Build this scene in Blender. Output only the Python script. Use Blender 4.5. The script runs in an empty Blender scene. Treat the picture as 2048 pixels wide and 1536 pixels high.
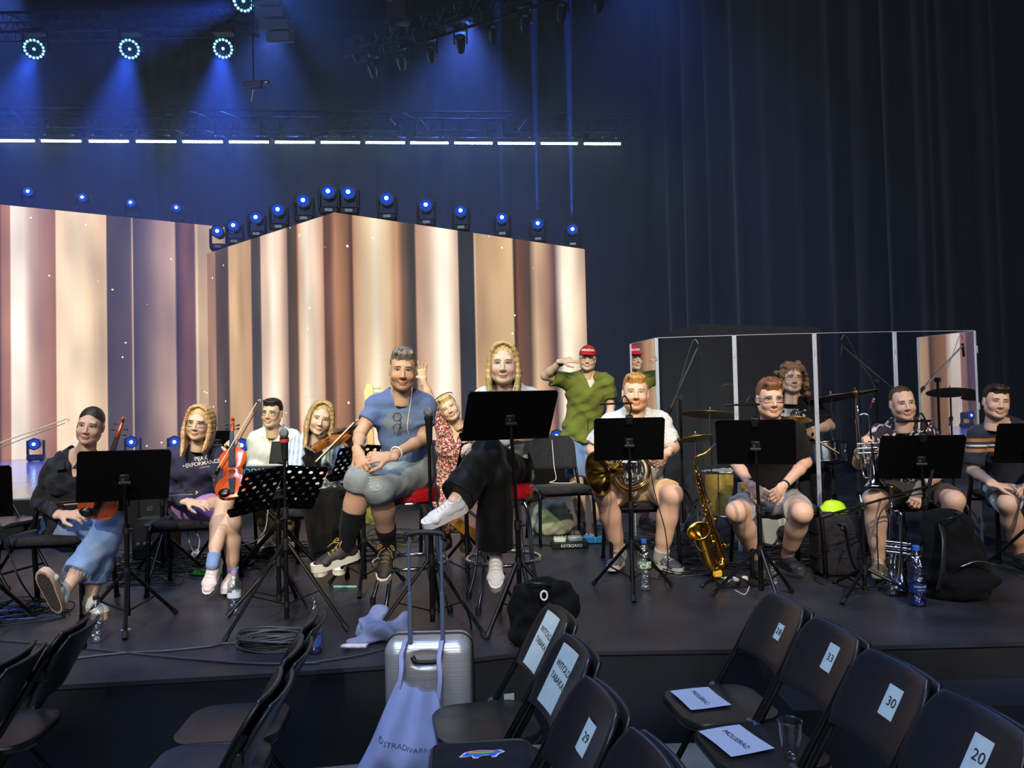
import bpy, math, random
import numpy as np
from mathutils import Vector, Matrix
R = math.radians
scene = bpy.context.scene
COL = scene.collection

# ------------------------------------------------------------------ camera
# world: stage floor z = 0, hall floor z = -0.45, camera looks along +Y
FPX = 1540.0
PITCH, ROLL = R(1.5), R(1.3)
CAM = Vector((0, 0, 1.2))
_f = Vector((0, math.cos(PITCH), math.sin(PITCH)))
_r0 = Vector((1, 0, 0)); _u0 = Vector((0, -math.sin(PITCH), math.cos(PITCH)))
_up = _u0 * math.cos(ROLL) + _r0 * math.sin(ROLL)
_rt = _r0 * math.cos(ROLL) - _u0 * math.sin(ROLL)
cam_data = bpy.data.cameras.new('camera'); cam_data.sensor_width = 36.0
cam_data.lens = FPX / 2048 * 36.0; cam_data.clip_end = 200
cam = bpy.data.objects.new('camera', cam_data); COL.objects.link(cam)
m3 = Matrix((_rt, _up, -_f)).transposed()
cam.matrix_world = Matrix.Translation(CAM) @ m3.to_4x4()
scene.camera = cam

# ------------------------------------------------------------------ world, view
world = bpy.data.worlds.new('world'); scene.world = world; world.use_nodes = True
world.node_tree.nodes['Background'].inputs[0].default_value = (0.010, 0.013, 0.026, 1)
world.node_tree.nodes['Background'].inputs[1].default_value = 0.7
scene.view_settings.view_transform = 'Standard'; scene.view_settings.look = 'None'
scene.view_settings.gamma = 1.0; scene.view_settings.use_curve_mapping = False
scene.view_settings.exposure = 0.0
scene.cycles.use_denoising = True; scene.cycles.use_adaptive_sampling = True; scene.cycles.adaptive_threshold = 0.05; scene.cycles.adaptive_min_samples = 16
scene.cycles.max_bounces = 5; scene.cycles.diffuse_bounces = 2; scene.cycles.glossy_bounces = 3; scene.cycles.transparent_max_bounces = 16
scene.cycles.volume_bounces = 0; scene.cycles.sample_clamp_indirect = 4.0
scene.cycles.caustics_reflective = False; scene.cycles.caustics_refractive = False

# ------------------------------------------------------------------ stage lamps of the hall and an added fill
def spot(name, loc, target, power, color, angle, blend=0.3, radius=0.12):
    d = bpy.data.lights.new(name, 'SPOT'); d.energy = power; d.color = color
    d.spot_size = R(angle); d.spot_blend = blend; d.shadow_soft_size = radius
    o = bpy.data.objects.new(name, d); COL.objects.link(o); o.location = loc
    o.rotation_euler = (Vector(target) - Vector(loc)).to_track_quat('-Z', 'Y').to_euler()
    return o
# warm front-of-house key spots, high behind the camera
spot('key_spot', (-3.0, -9.0, 10.2), (-2.75, 6.1, 0.95), 6600, (1.0, 0.86, 0.66), 17.5, 0.25, 0.10)
spot('key_spot', (0.4, -9.0, 10.2), (0.0, 6.1, 0.95), 5600, (1.0, 0.84, 0.62), 17.5, 0.25, 0.10)
spot('key_spot', (3.2, -9.0, 10.2), (2.95, 6.1, 0.95), 7400, (1.0, 0.81, 0.57), 17.5, 0.25, 0.10)
# yellow-green front light reaching the back row
spot('back_row_spot', (-6.5, -5.0, 9.5), (0.0, 7.0, 1.1), 3300, (0.86, 1.0, 0.50), 17, 0.5, 0.15)
# soft cool wash above the hall
def area(name, loc, target, power, color, sx, sy):
    d = bpy.data.lights.new(name, 'AREA'); d.energy = power; d.color = color
    d.shape = 'RECTANGLE'; d.size = sx; d.size_y = sy
    o = bpy.data.objects.new(name, d); COL.objects.link(o); o.location = loc
    o.rotation_euler = (Vector(target) - Vector(loc)).to_track_quat('-Z', 'Y').to_euler()
    return o
area('hall_wash', (-2.0, 2.5, 8.5), (0, 3.0, 0), 560, (0.52, 0.68, 1.0), 5, 2)
area('front_fill', (0.5, -7.0, 6.5), (0.3, 4.5, 0.5), 420, (0.86, 0.93, 1.0), 7, 3)  # soft area fill added behind the camera to lift the shadows

# ------------------------------------------------------------------ helpers
def ray(px, py):
    d = _f + _rt * ((px - 1024) / FPX) - _up * ((py - 768) / FPX)
    return d / d.y
def P(px, py, Y): return CAM + ray(px, py) * Y
def G(px, py, z=0.0):
    d = ray(px, py); return CAM + d * ((z - CAM.z) / d.z)
def lin(c):
    c = c / 255.0
    return c / 12.92 if c <= 0.04045 else ((c + 0.055) / 1.055) ** 2.4
def hexc(h):
    if isinstance(h, (tuple, list)): return tuple(h[:3]) + (1.0,)
    h = h.lstrip('#'); return tuple(lin(int(h[i:i + 2], 16)) for i in (0, 2, 4)) + (1.0,)
V = Vector
rng = random.Random(7)

MATS = {}
def mat(name, color='#808080', rough=0.6, metal=0.0, noise=0.0, nscale=30.0, bump=0.0, bscale=60.0,
        emit=None, es=1.0, spec=0.5, sheen=0.0, stretch=None, color2=None, coat=0.0, trans=0.0):
    if name in MATS: return MATS[name]
    m = bpy.data.materials.new(name); m.use_nodes = True; MATS[name] = m
    nt = m.node_tree; n = nt.nodes; l = nt.links; b = n['Principled BSDF']
    b.inputs['Base Color'].default_value = hexc(color); b.inputs['Roughness'].default_value = rough
    b.inputs['Metallic'].default_value = metal; b.inputs['Specular IOR Level'].default_value = spec
    b.inputs['Coat Weight'].default_value = coat; b.inputs['Coat Roughness'].default_value = 0.08
    b.inputs['Transmission Weight'].default_value = trans
    if sheen: b.inputs['Sheen Weight'].default_value = sheen
    if emit: b.inputs['Emission Color'].default_value = hexc(emit); b.inputs['Emission Strength'].default_value = es
    tc = n.new('ShaderNodeTexCoord'); mp = n.new('ShaderNodeMapping'); l.new(tc.outputs['Object'], mp.inputs[0])
    if stretch: mp.inputs['Scale'].default_value = stretch
    if noise or color2:
        tx = n.new('ShaderNodeTexNoise'); tx.inputs['Scale'].default_value = nscale; tx.inputs['Detail'].default_value = 4
        l.new(mp.outputs[0], tx.inputs[0]); mx = n.new('ShaderNodeMix'); mx.data_type = 'RGBA'
        rp = n.new('ShaderNodeMapRange'); rp.inputs[1].default_value = 0.35; rp.inputs[2].default_value = 0.65
        l.new(tx.outputs['Fac'], rp.inputs[0]); l.new(rp.outputs[0], mx.inputs[0])
        c = hexc(color); c2 = hexc(color2) if color2 else tuple(min(1, x * (1 + noise * 1.4)) for x in c[:3]) + (1,)
        mx.inputs[6].default_value = c if color2 else tuple(x * (1 - noise) for x in c[:3]) + (1,)
        mx.inputs[7].default_value = c2; l.new(mx.outputs[2], b.inputs['Base Color'])
    if bump:
        t2 = n.new('ShaderNodeTexNoise'); t2.inputs['Scale'].default_value = bscale; t2.inputs['Detail'].default_value = 3
        l.new(mp.outputs[0], t2.inputs[0]); bp = n.new('ShaderNodeBump'); bp.inputs['Strength'].default_value = bump
        bp.inputs['Distance'].default_value = 0.01; l.new(t2.outputs['Fac'], bp.inputs['Height']); l.new(bp.outputs[0], b.inputs['Normal'])
    return m
def emat(name, color, strength):
    if name in MATS: return MATS[name]
    m = bpy.data.materials.new(name); m.use_nodes = True; MATS[name] = m
    nt = m.node_tree; nt.nodes.clear(); e = nt.nodes.new('ShaderNodeEmission'); o = nt.nodes.new('ShaderNodeOutputMaterial')
    e.inputs[0].default_value = hexc(color); e.inputs[1].default_value = strength; nt.links.new(e.outputs[0], o.inputs[0])
    return m
def clearmat(name, tint, gloss, rough=0.02, graz=0.75, gcol='#ffffff', bump=0.0):
    """thin clear plastic: tinted see-through with a reflection that grows towards grazing view"""
    if name in MATS: return MATS[name]
    m = bpy.data.materials.new(name); m.use_nodes = True; MATS[name] = m
    nt = m.node_tree; nt.nodes.clear(); n = nt.nodes; l = nt.links
    t = n.new('ShaderNodeBsdfTransparent'); g = n.new('ShaderNodeBsdfGlossy'); f = n.new('ShaderNodeLayerWeight'); f.inputs[0].default_value = .5
    pw = n.new('ShaderNodeMath'); pw.operation = 'POWER'; pw.inputs[1].default_value = 3.5
    mx = n.new('ShaderNodeMixShader'); o = n.new('ShaderNodeOutputMaterial'); ma = n.new('ShaderNodeMath'); ma.operation = 'MULTIPLY_ADD'
    ma.use_clamp = True; ma.inputs[1].default_value = graz; ma.inputs[2].default_value = gloss
    t.inputs[0].default_value = hexc(tint); g.inputs[0].default_value = hexc(gcol); g.inputs['Roughness'].default_value = rough
    if bump:
        tx = n.new('ShaderNodeTexNoise'); tx.inputs['Scale'].default_value = 45; bp = n.new('ShaderNodeBump'); bp.inputs['Strength'].default_value = bump; bp.inputs['Distance'].default_value = .02
        tc = n.new('ShaderNodeTexCoord'); l.new(tc.outputs['Object'], tx.inputs[0]); l.new(tx.outputs['Fac'], bp.inputs['Height']); l.new(bp.outputs[0], g.inputs['Normal'])
    l.new(f.outputs['Facing'], pw.inputs[0]); l.new(pw.outputs[0], ma.inputs[0]); l.new(ma.outputs[0], mx.inputs[0]); l.new(t.outputs[0], mx.inputs[1]); l.new(g.outputs[0], mx.inputs[2])
    l.new(mx.outputs[0], o.inputs[0])
    return m

def tag(o, label=None, cat=None, group=None, kind=None):
    if label: o['label'] = label
    if cat: o['category'] = cat
    if group: o['group'] = group
    if kind: o['kind'] = kind
    return o
def thing(name, label, cat, loc=(0, 0, 0), rz=0.0, group=None, kind=None):
    o = bpy.data.objects.new(name, None); COL.objects.link(o); o.location = loc; o.rotation_euler = (0, 0, rz)
    o.empty_display_size = 0.1
    return tag(o, label, cat, group, kind)
def dup(root, loc=None, rz=None, label=None, group=None, scale=None):
    r = root.copy(); COL.objects.link(r)
    if loc is not None: r.location = loc
    if rz is not None: r.rotation_euler = (0, 0, rz)
    if scale: r.scale = (scale,) * 3
    if label: r['label'] = label
    if group: r['group'] = group
    for ch in list(root.children):
        c = ch.copy(); COL.objects.link(c); c.parent = r
        for g in list(ch.children):
            d = g.copy(); COL.objects.link(d); d.parent = c
    return r
def frame(d, hint=(0, 0, 1)):
    d = V(d).normalized(); h = V(hint)
    if abs(d.dot(h.normalized())) > 0.98: h = V((0, 1, 0)) if abs(d.y) < 0.9 else V((1, 0, 0))
    a = d.cross(h).normalized(); b = a.cross(d).normalized()
    return a, b, d
def axes(x, y, z, o=(0, 0, 0)):
    m = Matrix((V(x), V(y), V(z))).transposed().to_4x4(); m.translation = V(o); return m
def rotz(a, o=(0, 0, 0)): return Matrix.Translation(V(o)) @ Matrix.Rotation(a, 4, 'Z')

class MB:
    """collects shapes into one mesh"""
    def __init__(s, M=None): s.v = []; s.f = []; s.M = M
    def add(s, vs, fs, M=None):
        o = len(s.v); M2 = M if M is not None else None
        for p in vs:
            p = V(p)
            if M2 is not None: p = M2 @ p
            if s.M is not None: p = s.M @ p
            s.v.append(p)
        s.f += [tuple(i + o for i in f) for f in fs]; return s
    def box(s, c, size, M=None, b=0.0):
        x, y, z = [k / 2 for k in size]; c = V(c)
        if b <= 0:
            vs = [c + V((sx * x, sy * y, sz * z)) for sz in (-1, 1) for sy in (-1, 1) for sx in (-1, 1)]
            fs = [(0, 2, 3, 1), (4, 5, 7, 6), (0, 1, 5, 4), (2, 6, 7, 3), (0, 4, 6, 2), (1, 3, 7, 5)]
            return s.add(vs, fs, M)
        b = min(b, x * .95, y * .95, z * .95)
        vs = []; idx = {}
        for sz in (-1, 1):
            for sy in (-1, 1):
                for sx in (-1, 1):
                    for ax in range(3):
                        q = [sx * (x - b), sy * (y - b), sz * (z - b)]; q[ax] = (sx * x, sy * y, sz * z)[ax]
                        idx[(sx, sy, sz, ax)] = len(vs); vs.append(c + V(q))
        fs = []
        for sx in (-1, 1): fs.append([idx[(sx, a, d, 0)] for a, d in ((-1, -1), (1, -1), (1, 1), (-1, 1))][::sx])
        for sy in (-1, 1): fs.append([idx[(a, sy, d, 1)] for a, d in ((-1, -1), (1, -1), (1, 1), (-1, 1))][::-sy])
        for sz in (-1, 1): fs.append([idx[(a, d, sz, 2)] for a, d in ((-1, -1), (1, -1), (1, 1), (-1, 1))][::sz])
        for sx in (-1, 1):
            for sy in (-1, 1):
                q = [idx[(sx, sy, -1, 0)], idx[(sx, sy, -1, 1)], idx[(sx, sy, 1, 1)], idx[(sx, sy, 1, 0)]]; fs.append(q[::sx * sy])
                q = [idx[(sx, -1, sy, 0)], idx[(sx, -1, sy, 2)], idx[(sx, 1, sy, 2)], idx[(sx, 1, sy, 0)]]; fs.append(q[::-sx * sy])
                q = [idx[(-1, sx, sy, 1)], idx[(-1, sx, sy, 2)], idx[(1, sx, sy, 2)], idx[(1, sx, sy, 1)]]; fs.append(q[::sx * sy])
                for sz in (-1, 1):
                    q = [idx[(sx, sy, sz, 0)], idx[(sx, sy, sz, 1)], idx[(sx, sy, sz, 2)]]; fs.append(q[::sx * sy * sz])
        return s.add(vs, [tuple(f) for f in fs], M)
    def tube(s, pts, r, n=8, closed=False, M=None, caps=True, hint=(0, 0, 1), flat=1.0):
        pts = [V(p) for p in pts]; k = len(pts); rs = r if isinstance(r, (list, tuple)) else [r] * k
        vs = []; fs = []; pa = None
        for i, p in enumerate(pts):
            if closed: d = pts[(i + 1) % k] - pts[i - 1]
            else: d = pts[min(i + 1, k - 1)] - pts[max(i - 1, 0)]
            if d.length < 1e-9: d = V((0, 0, 1))
            d.normalize()
            if pa is None: a, b, _ = frame(d, hint)
            else:
                a = (pa - d * pa.dot(d)); a = a.normalized() if a.length > 1e-6 else frame(d)[0]; b = a.cross(d).normalized()
            pa = a
            for j in range(n):
                t = 2 * math.pi * j / n; vs.append(p + (a * math.cos(t) + b * math.sin(t) * flat) * rs[i])
        for i in range(k if closed else k - 1):
            for j in range(n):
                a0 = i * n + j; a1 = i * n + (j + 1) % n; c = ((i + 1) % k) * n
                fs.append((a0, c + j, c + (j + 1) % n, a1))
        if caps and not closed: fs.append(tuple(range(n))); fs.append(tuple((k - 1) * n + j for j in range(n))[::-1])
        return s.add(vs, fs, M)
    def cyl(s, a, b, r, r2=None, n=12, M=None): return s.tube([a, b], [r, r if r2 is None else r2], n, M=M)
    def lathe(s, prof, n=24, M=None, cap=True):
        vs = []; fs = []; k = len(prof)
        for r, z in prof:
            for j in range(n): t = 2 * math.pi * j / n; vs.append((r * math.cos(t), r * math.sin(t), z))
        for i in range(k - 1):
            for j in range(n): fs.append((i * n + j, i * n + (j + 1) % n, (i + 1) * n + (j + 1) % n, (i + 1) * n + j))
        if cap:
            if prof[0][0] > 1e-5: fs.append(tuple(range(n))[::-1])
            if prof[-1][0] > 1e-5: fs.append(tuple((k - 1) * n + j for j in range(n)))
        return s.add(vs, fs, M)
    def ell(s, c, r, n=12, m=8, M=None):
        c = V(c); r = V(r) if not isinstance(r, (int, float)) else V((r, r, r))
        prof = [(math.sin(math.pi * i / m), -math.cos(math.pi * i / m)) for i in range(m + 1)]
        vs = []; fs = []
        for q, z in prof:
            for j in range(n): t = 2 * math.pi * j / n; vs.append(c + V((r.x * q * math.cos(t), r.y * q * math.sin(t), r.z * z)))
        for i in range(m):
            for j in range(n): fs.append((i * n + j, i * n + (j + 1) % n, (i + 1) * n + (j + 1) % n, (i + 1) * n + j))
        return s.add(vs, fs, M)
    def prism(s, out, z0, z1, M=None, inset=0.0):
        """outline in xy extruded z0..z1; inset rounds the rim a little"""
        k = len(out); cx = sum(p[0] for p in out) / k; cy = sum(p[1] for p in out) / k
        vs = []; lay = [(z0, 1), (z1, 1)]
        if inset:
            lay = [(z0, 1 - inset), (z0 + (z1 - z0) * .2, 1), (z1 - (z1 - z0) * .2, 1), (z1, 1 - inset)]
        for z, q in lay: vs += [(cx + (x - cx) * q, cy + (y - cy) * q, z) for x, y in out]
        fs = [tuple(range(k))[::-1], tuple((len(lay) - 1) * k + i for i in range(k))]
        for L in range(len(lay) - 1):
            fs += [(L * k + i, L * k + (i + 1) % k, (L + 1) * k + (i + 1) % k, (L + 1) * k + i) for i in range(k)]
        return s.add(vs, fs, M)
    def grid(s, fn, nu, nv, M=None, closed_u=False):
        vs = [fn(i / (nu if closed_u else nu - 1), j / (nv - 1)) for i in range(nu) for j in range(nv)]; fs = []
        for i in range(nu if closed_u else nu - 1):
            for j in range(nv - 1):
                a = i * nv + j; b = ((i + 1) % nu) * nv + j; fs.append((a, b, b + 1, a + 1))
        return s.add(vs, fs, M)
    def build(s, name, m, parent=None, smooth=40, label=None):
        me = bpy.data.meshes.new(name); me.from_pydata([tuple(p) for p in s.v], [], s.f); me.update()
        return link_mesh(name, me, m, parent, smooth, label)
def link_mesh(name, me, m, parent=None, smooth=40, label=None):
    if m is not None: me.materials.append(m if not isinstance(m, str) else MATS[m])
    if smooth:
        me.shade_smooth()
        if smooth < 180: me.set_sharp_from_angle(angle=R(smooth))
    o = bpy.data.objects.new(name, me); COL.objects.link(o)
    if parent is not None:
        o.parent = parent
        if parent.parent is None and parent.type == 'EMPTY':   # parts are modelled in world space when their thing stands elsewhere
            o.matrix_parent_inverse = (Matrix.Translation(parent.location) @ parent.rotation_euler.to_matrix().to_4x4()).inverted()
    if label: o['label'] = label
    if name.endswith('lettering'): o['kind'] = 'stuff'
    return o
def structure(o, label=None, cat=None): o['kind'] = 'structure'; return tag(o, label, cat)
def bez(pts, n=10):
    """Catmull-Rom through points"""
    pts = [V(p) for p in pts]; out = []; q = [pts[0] * 2 - pts[1]] + pts + [pts[-1] * 2 - pts[-2]]
    for i in range(1, len(q) - 2):
        for k in range(n):
            t = k / n; a, b, c, d = q[i - 1], q[i], q[i + 1], q[i + 2]
            out.append(0.5 * ((2 * b) + (c - a) * t + (2 * a - 5 * b + 4 * c - d) * t * t + (3 * b - a - 3 * c + d) * t ** 3))
    out.append(pts[-1]); return out
def rrect(w, h, r, n=5):
    out = []
    for cx, cy, a0 in ((w / 2 - r, h / 2 - r, 0), (-w / 2 + r, h / 2 - r, 90), (-w / 2 + r, -h / 2 + r, 180), (w / 2 - r, -h / 2 + r, 270)):
        for k in range(n + 1):
            a = R(a0 + 90 * k / n); out.append((cx + r * math.cos(a), cy + r * math.sin(a)))
    return out
def text_flat(txt, size, align='CENTER', sp=1.0, bold=0.0):
    cu = bpy.data.curves.new('lettering', 'FONT'); cu.body = txt; cu.size = size; cu.align_x = align; cu.align_y = 'CENTER'
    cu.space_line = sp; cu.offset = bold; cu.resolution_u = 3
    ob = bpy.data.objects.new('lettering', cu); COL.objects.link(ob)
    dg = bpy.context.evaluated_depsgraph_get(); me = ob.evaluated_get(dg).to_mesh()
    vs = [tuple(v.co) for v in me.vertices]; fs = [tuple(p.vertices) for p in me.polygons]
    ob.evaluated_get(dg).to_mesh_clear(); bpy.data.objects.remove(ob); bpy.data.curves.remove(cu)
    return vs, fs
def lettering(txt, size, M, m, parent, name='lettering', sp=1.0, bold=0.0, fn=None):
    vs, fs = text_flat(txt, size, sp=sp, bold=bold); b = MB()
    if fn: vs = [fn(x, y) for x, y, z in vs]
    b.add(vs, fs, M); return b.build(name, m, parent, smooth=0)
ORD = ['first', 'second', 'third', 'fourth', 'fifth', 'sixth', 'seventh', 'eighth', 'ninth', 'tenth', 'eleventh', 'twelfth', 'thirteenth', 'fourteenth', 'fifteenth']

# ------------------------------------------------------------------ materials of the setting
M_STAGE = mat('stage_marley', '#282a33', 0.42, noise=0.35, nscale=1.6, bump=0.12, bscale=90, spec=0.4)
M_SKIRT = mat('stage_skirt', '#0b1220', 0.8, noise=0.3, nscale=3, bump=0.2, bscale=15)
M_HALL = mat('hall_floor', '#7d7f80', 0.5, noise=0.12, nscale=4, bump=0.05)
M_MAIN = mat('main_stage_gloss', '#8f9aa8', 0.12, noise=0.1, nscale=5, bump=0.5, bscale=9, spec=0.8)
M_DRAPE = mat('black_drape', '#17191e', 0.95, noise=0.2, nscale=8, sheen=0.3, stretch=(1, 1, .1))
M_BLK = mat('black_metal', '#0d0d10', 0.38, metal=0.3, noise=0.2, nscale=40)
M_BLKM = mat('black_matte', '#0c0c0f', 0.6, bump=0.05, bscale=200)
M_CHROME = mat('chrome', '#c9ccd2', 0.13, metal=1.0, noise=0.05)
M_STEEL = mat('steel_grey', '#8b9098', 0.32, metal=0.9, noise=0.1)
M_ALU = mat('truss_aluminium', '#2a2e37', 0.4, metal=0.7, noise=0.15)

# ------------------------------------------------------------------ floors
def slab(name, out, z0, z1, m): return structure(MB().prism(out, z0, z1).build(name, m, smooth=0))
slab('floor', [(-14, -12), (14, -12), (14, 22), (-14, 22)], -0.55, -0.45, M_HALL)
ed = [G(*p) for p in ((-60, 1380), (100, 1371), (565, 1345), (932, 1318), (1045, 1304), (1432, 1299))]
out = [(-7.5, ed[0].y - .35)] + [(p.x, p.y) for p in ed] + [(ed[-1].x + .02, ed[-1].y + 0.0), (9, ed[-1].y + .05), (9, 16), (-7.5, 16)]
slab('floor_stage', out, -0.02, 0.0, M_STAGE)
sk = MB()
fr = [(-7.5, ed[0].y - .35)] + [(p.x, p.y) for p in ed] + [(9, ed[-1].y + .05)]
for (x0, y0), (x1, y1) in zip(fr[:-1], fr[1:]):
    sk.add([(x0, y0 + .015, -.45), (x1, y1 + .015, -.45), (x1, y1 + .015, -.02), (x0, y0 + .015, -.02)], [(0, 1, 2, 3)])
structure(sk.build('wall_stage_front', M_SKIRT, smooth=0))
slab('trim_1', [(ed[-1].x + .25, ed[-1].y - .32), (9, ed[-1].y - .28), (9, ed[-1].y), (ed[-1].x + .25, ed[-1].y)], -0.45, -0.17, M_SKIRT)
# raised glossy show stage in front of the screens
ms = [(-9, 7.3), (-4.6, 7.55), (-3.2, 8.6), (-1.2, 9.3), (0.2, 10.6), (2.2, 12.2), (2.6, 19), (-14, 19), (-14, 7.2)]
slab('floor_show_stage', ms, 0.02, 0.39, M_MAIN)
sk = MB()
for (x0, y0), (x1, y1) in zip(ms[:5], ms[1:6]):
    sk.add([(x0, y0 - .012, .0), (x1, y1 - .012, .0), (x1, y1 - .012, .375), (x0, y0 - .012, .375)], [(0, 1, 2, 3)])
structure(sk.build('wall_show_stage_front', M_BLKM, smooth=0))

# ------------------------------------------------------------------ drapes
def drape(name, pts, z0, z1, amp, wl, seed):
    r = random.Random(seed); path = bez([(x, y, 0) for x, y in pts], 40); L = [0]
    for a, b in zip(path[:-1], path[1:]): L.append(L[-1] + (b - a).length)
    n = int(L[-1] / wl * 7); ph = [r.uniform(0, 6.3) for _ in range(6)]
    def fn(u, v):
        s = u * L[-1]; i = max(0, min(len(path) - 2, int(u * (len(path) - 1)))); t = (path[i + 1] - path[i]).normalized()
        k = u * (len(path) - 1) - i; p = path[i].lerp(path[i + 1], min(1, k)); nrm = V((t.y, -t.x, 0))
        w = math.sin(s / wl * 6.28 + ph[0] + 1.3 * math.sin(s * 0.9 + ph[1])) + .45 * math.sin(s / wl * 11 + ph[2] + v * 1.5)
        w *= .55 + .45 * math.sin(s * 1.1 + ph[3])
        q = p + nrm * (amp * w * (1 - .35 * v)); return (q.x, q.y, z0 + (z1 - z0) * v)
    return structure(MB().grid(fn, n, 9).build(name, M_DRAPE, smooth=180))
drape('wall_back', [(-15, 19.2), (-5, 19.3), (4, 19.2), (9, 18.5)], -.45, 11, .10, .7, 1)
drape('wall_right', [(3.4, 17.5), (5.2, 13.2), (7.6, 11.2), (11.5, 10.4)], -.45, 11, .16, .62, 4)
structure(MB().box((0, 12, 11.2), (34, 30, .2)).build('ceiling', M_BLKM, smooth=0))
# dark scenery flat behind the drum kit
fl = MB(); a, b, c = P(1322, 668, 9.6), P(1398, 648, 9.2), P(1640, 655, 9.4)
for q, w in ((a, b), (b, c)):
    d = (w - q); nrm = V((-d.y, d.x, 0)).normalized() * .05
    vs = [V((q.x, q.y, 0)), V((w.x, w.y, 0)), w.copy(), q.copy()]
    fl.add(vs + [k + nrm for k in vs], [(0, 1, 2, 3), (7, 6, 5, 4), (3, 2, 6, 7), (0, 3, 7, 4), (1, 5, 6, 2)])
structure(fl.build('wall_scenery_flat', mat('flat_grey', '#1b1d23', .8, noise=.1), smooth=0))

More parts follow.
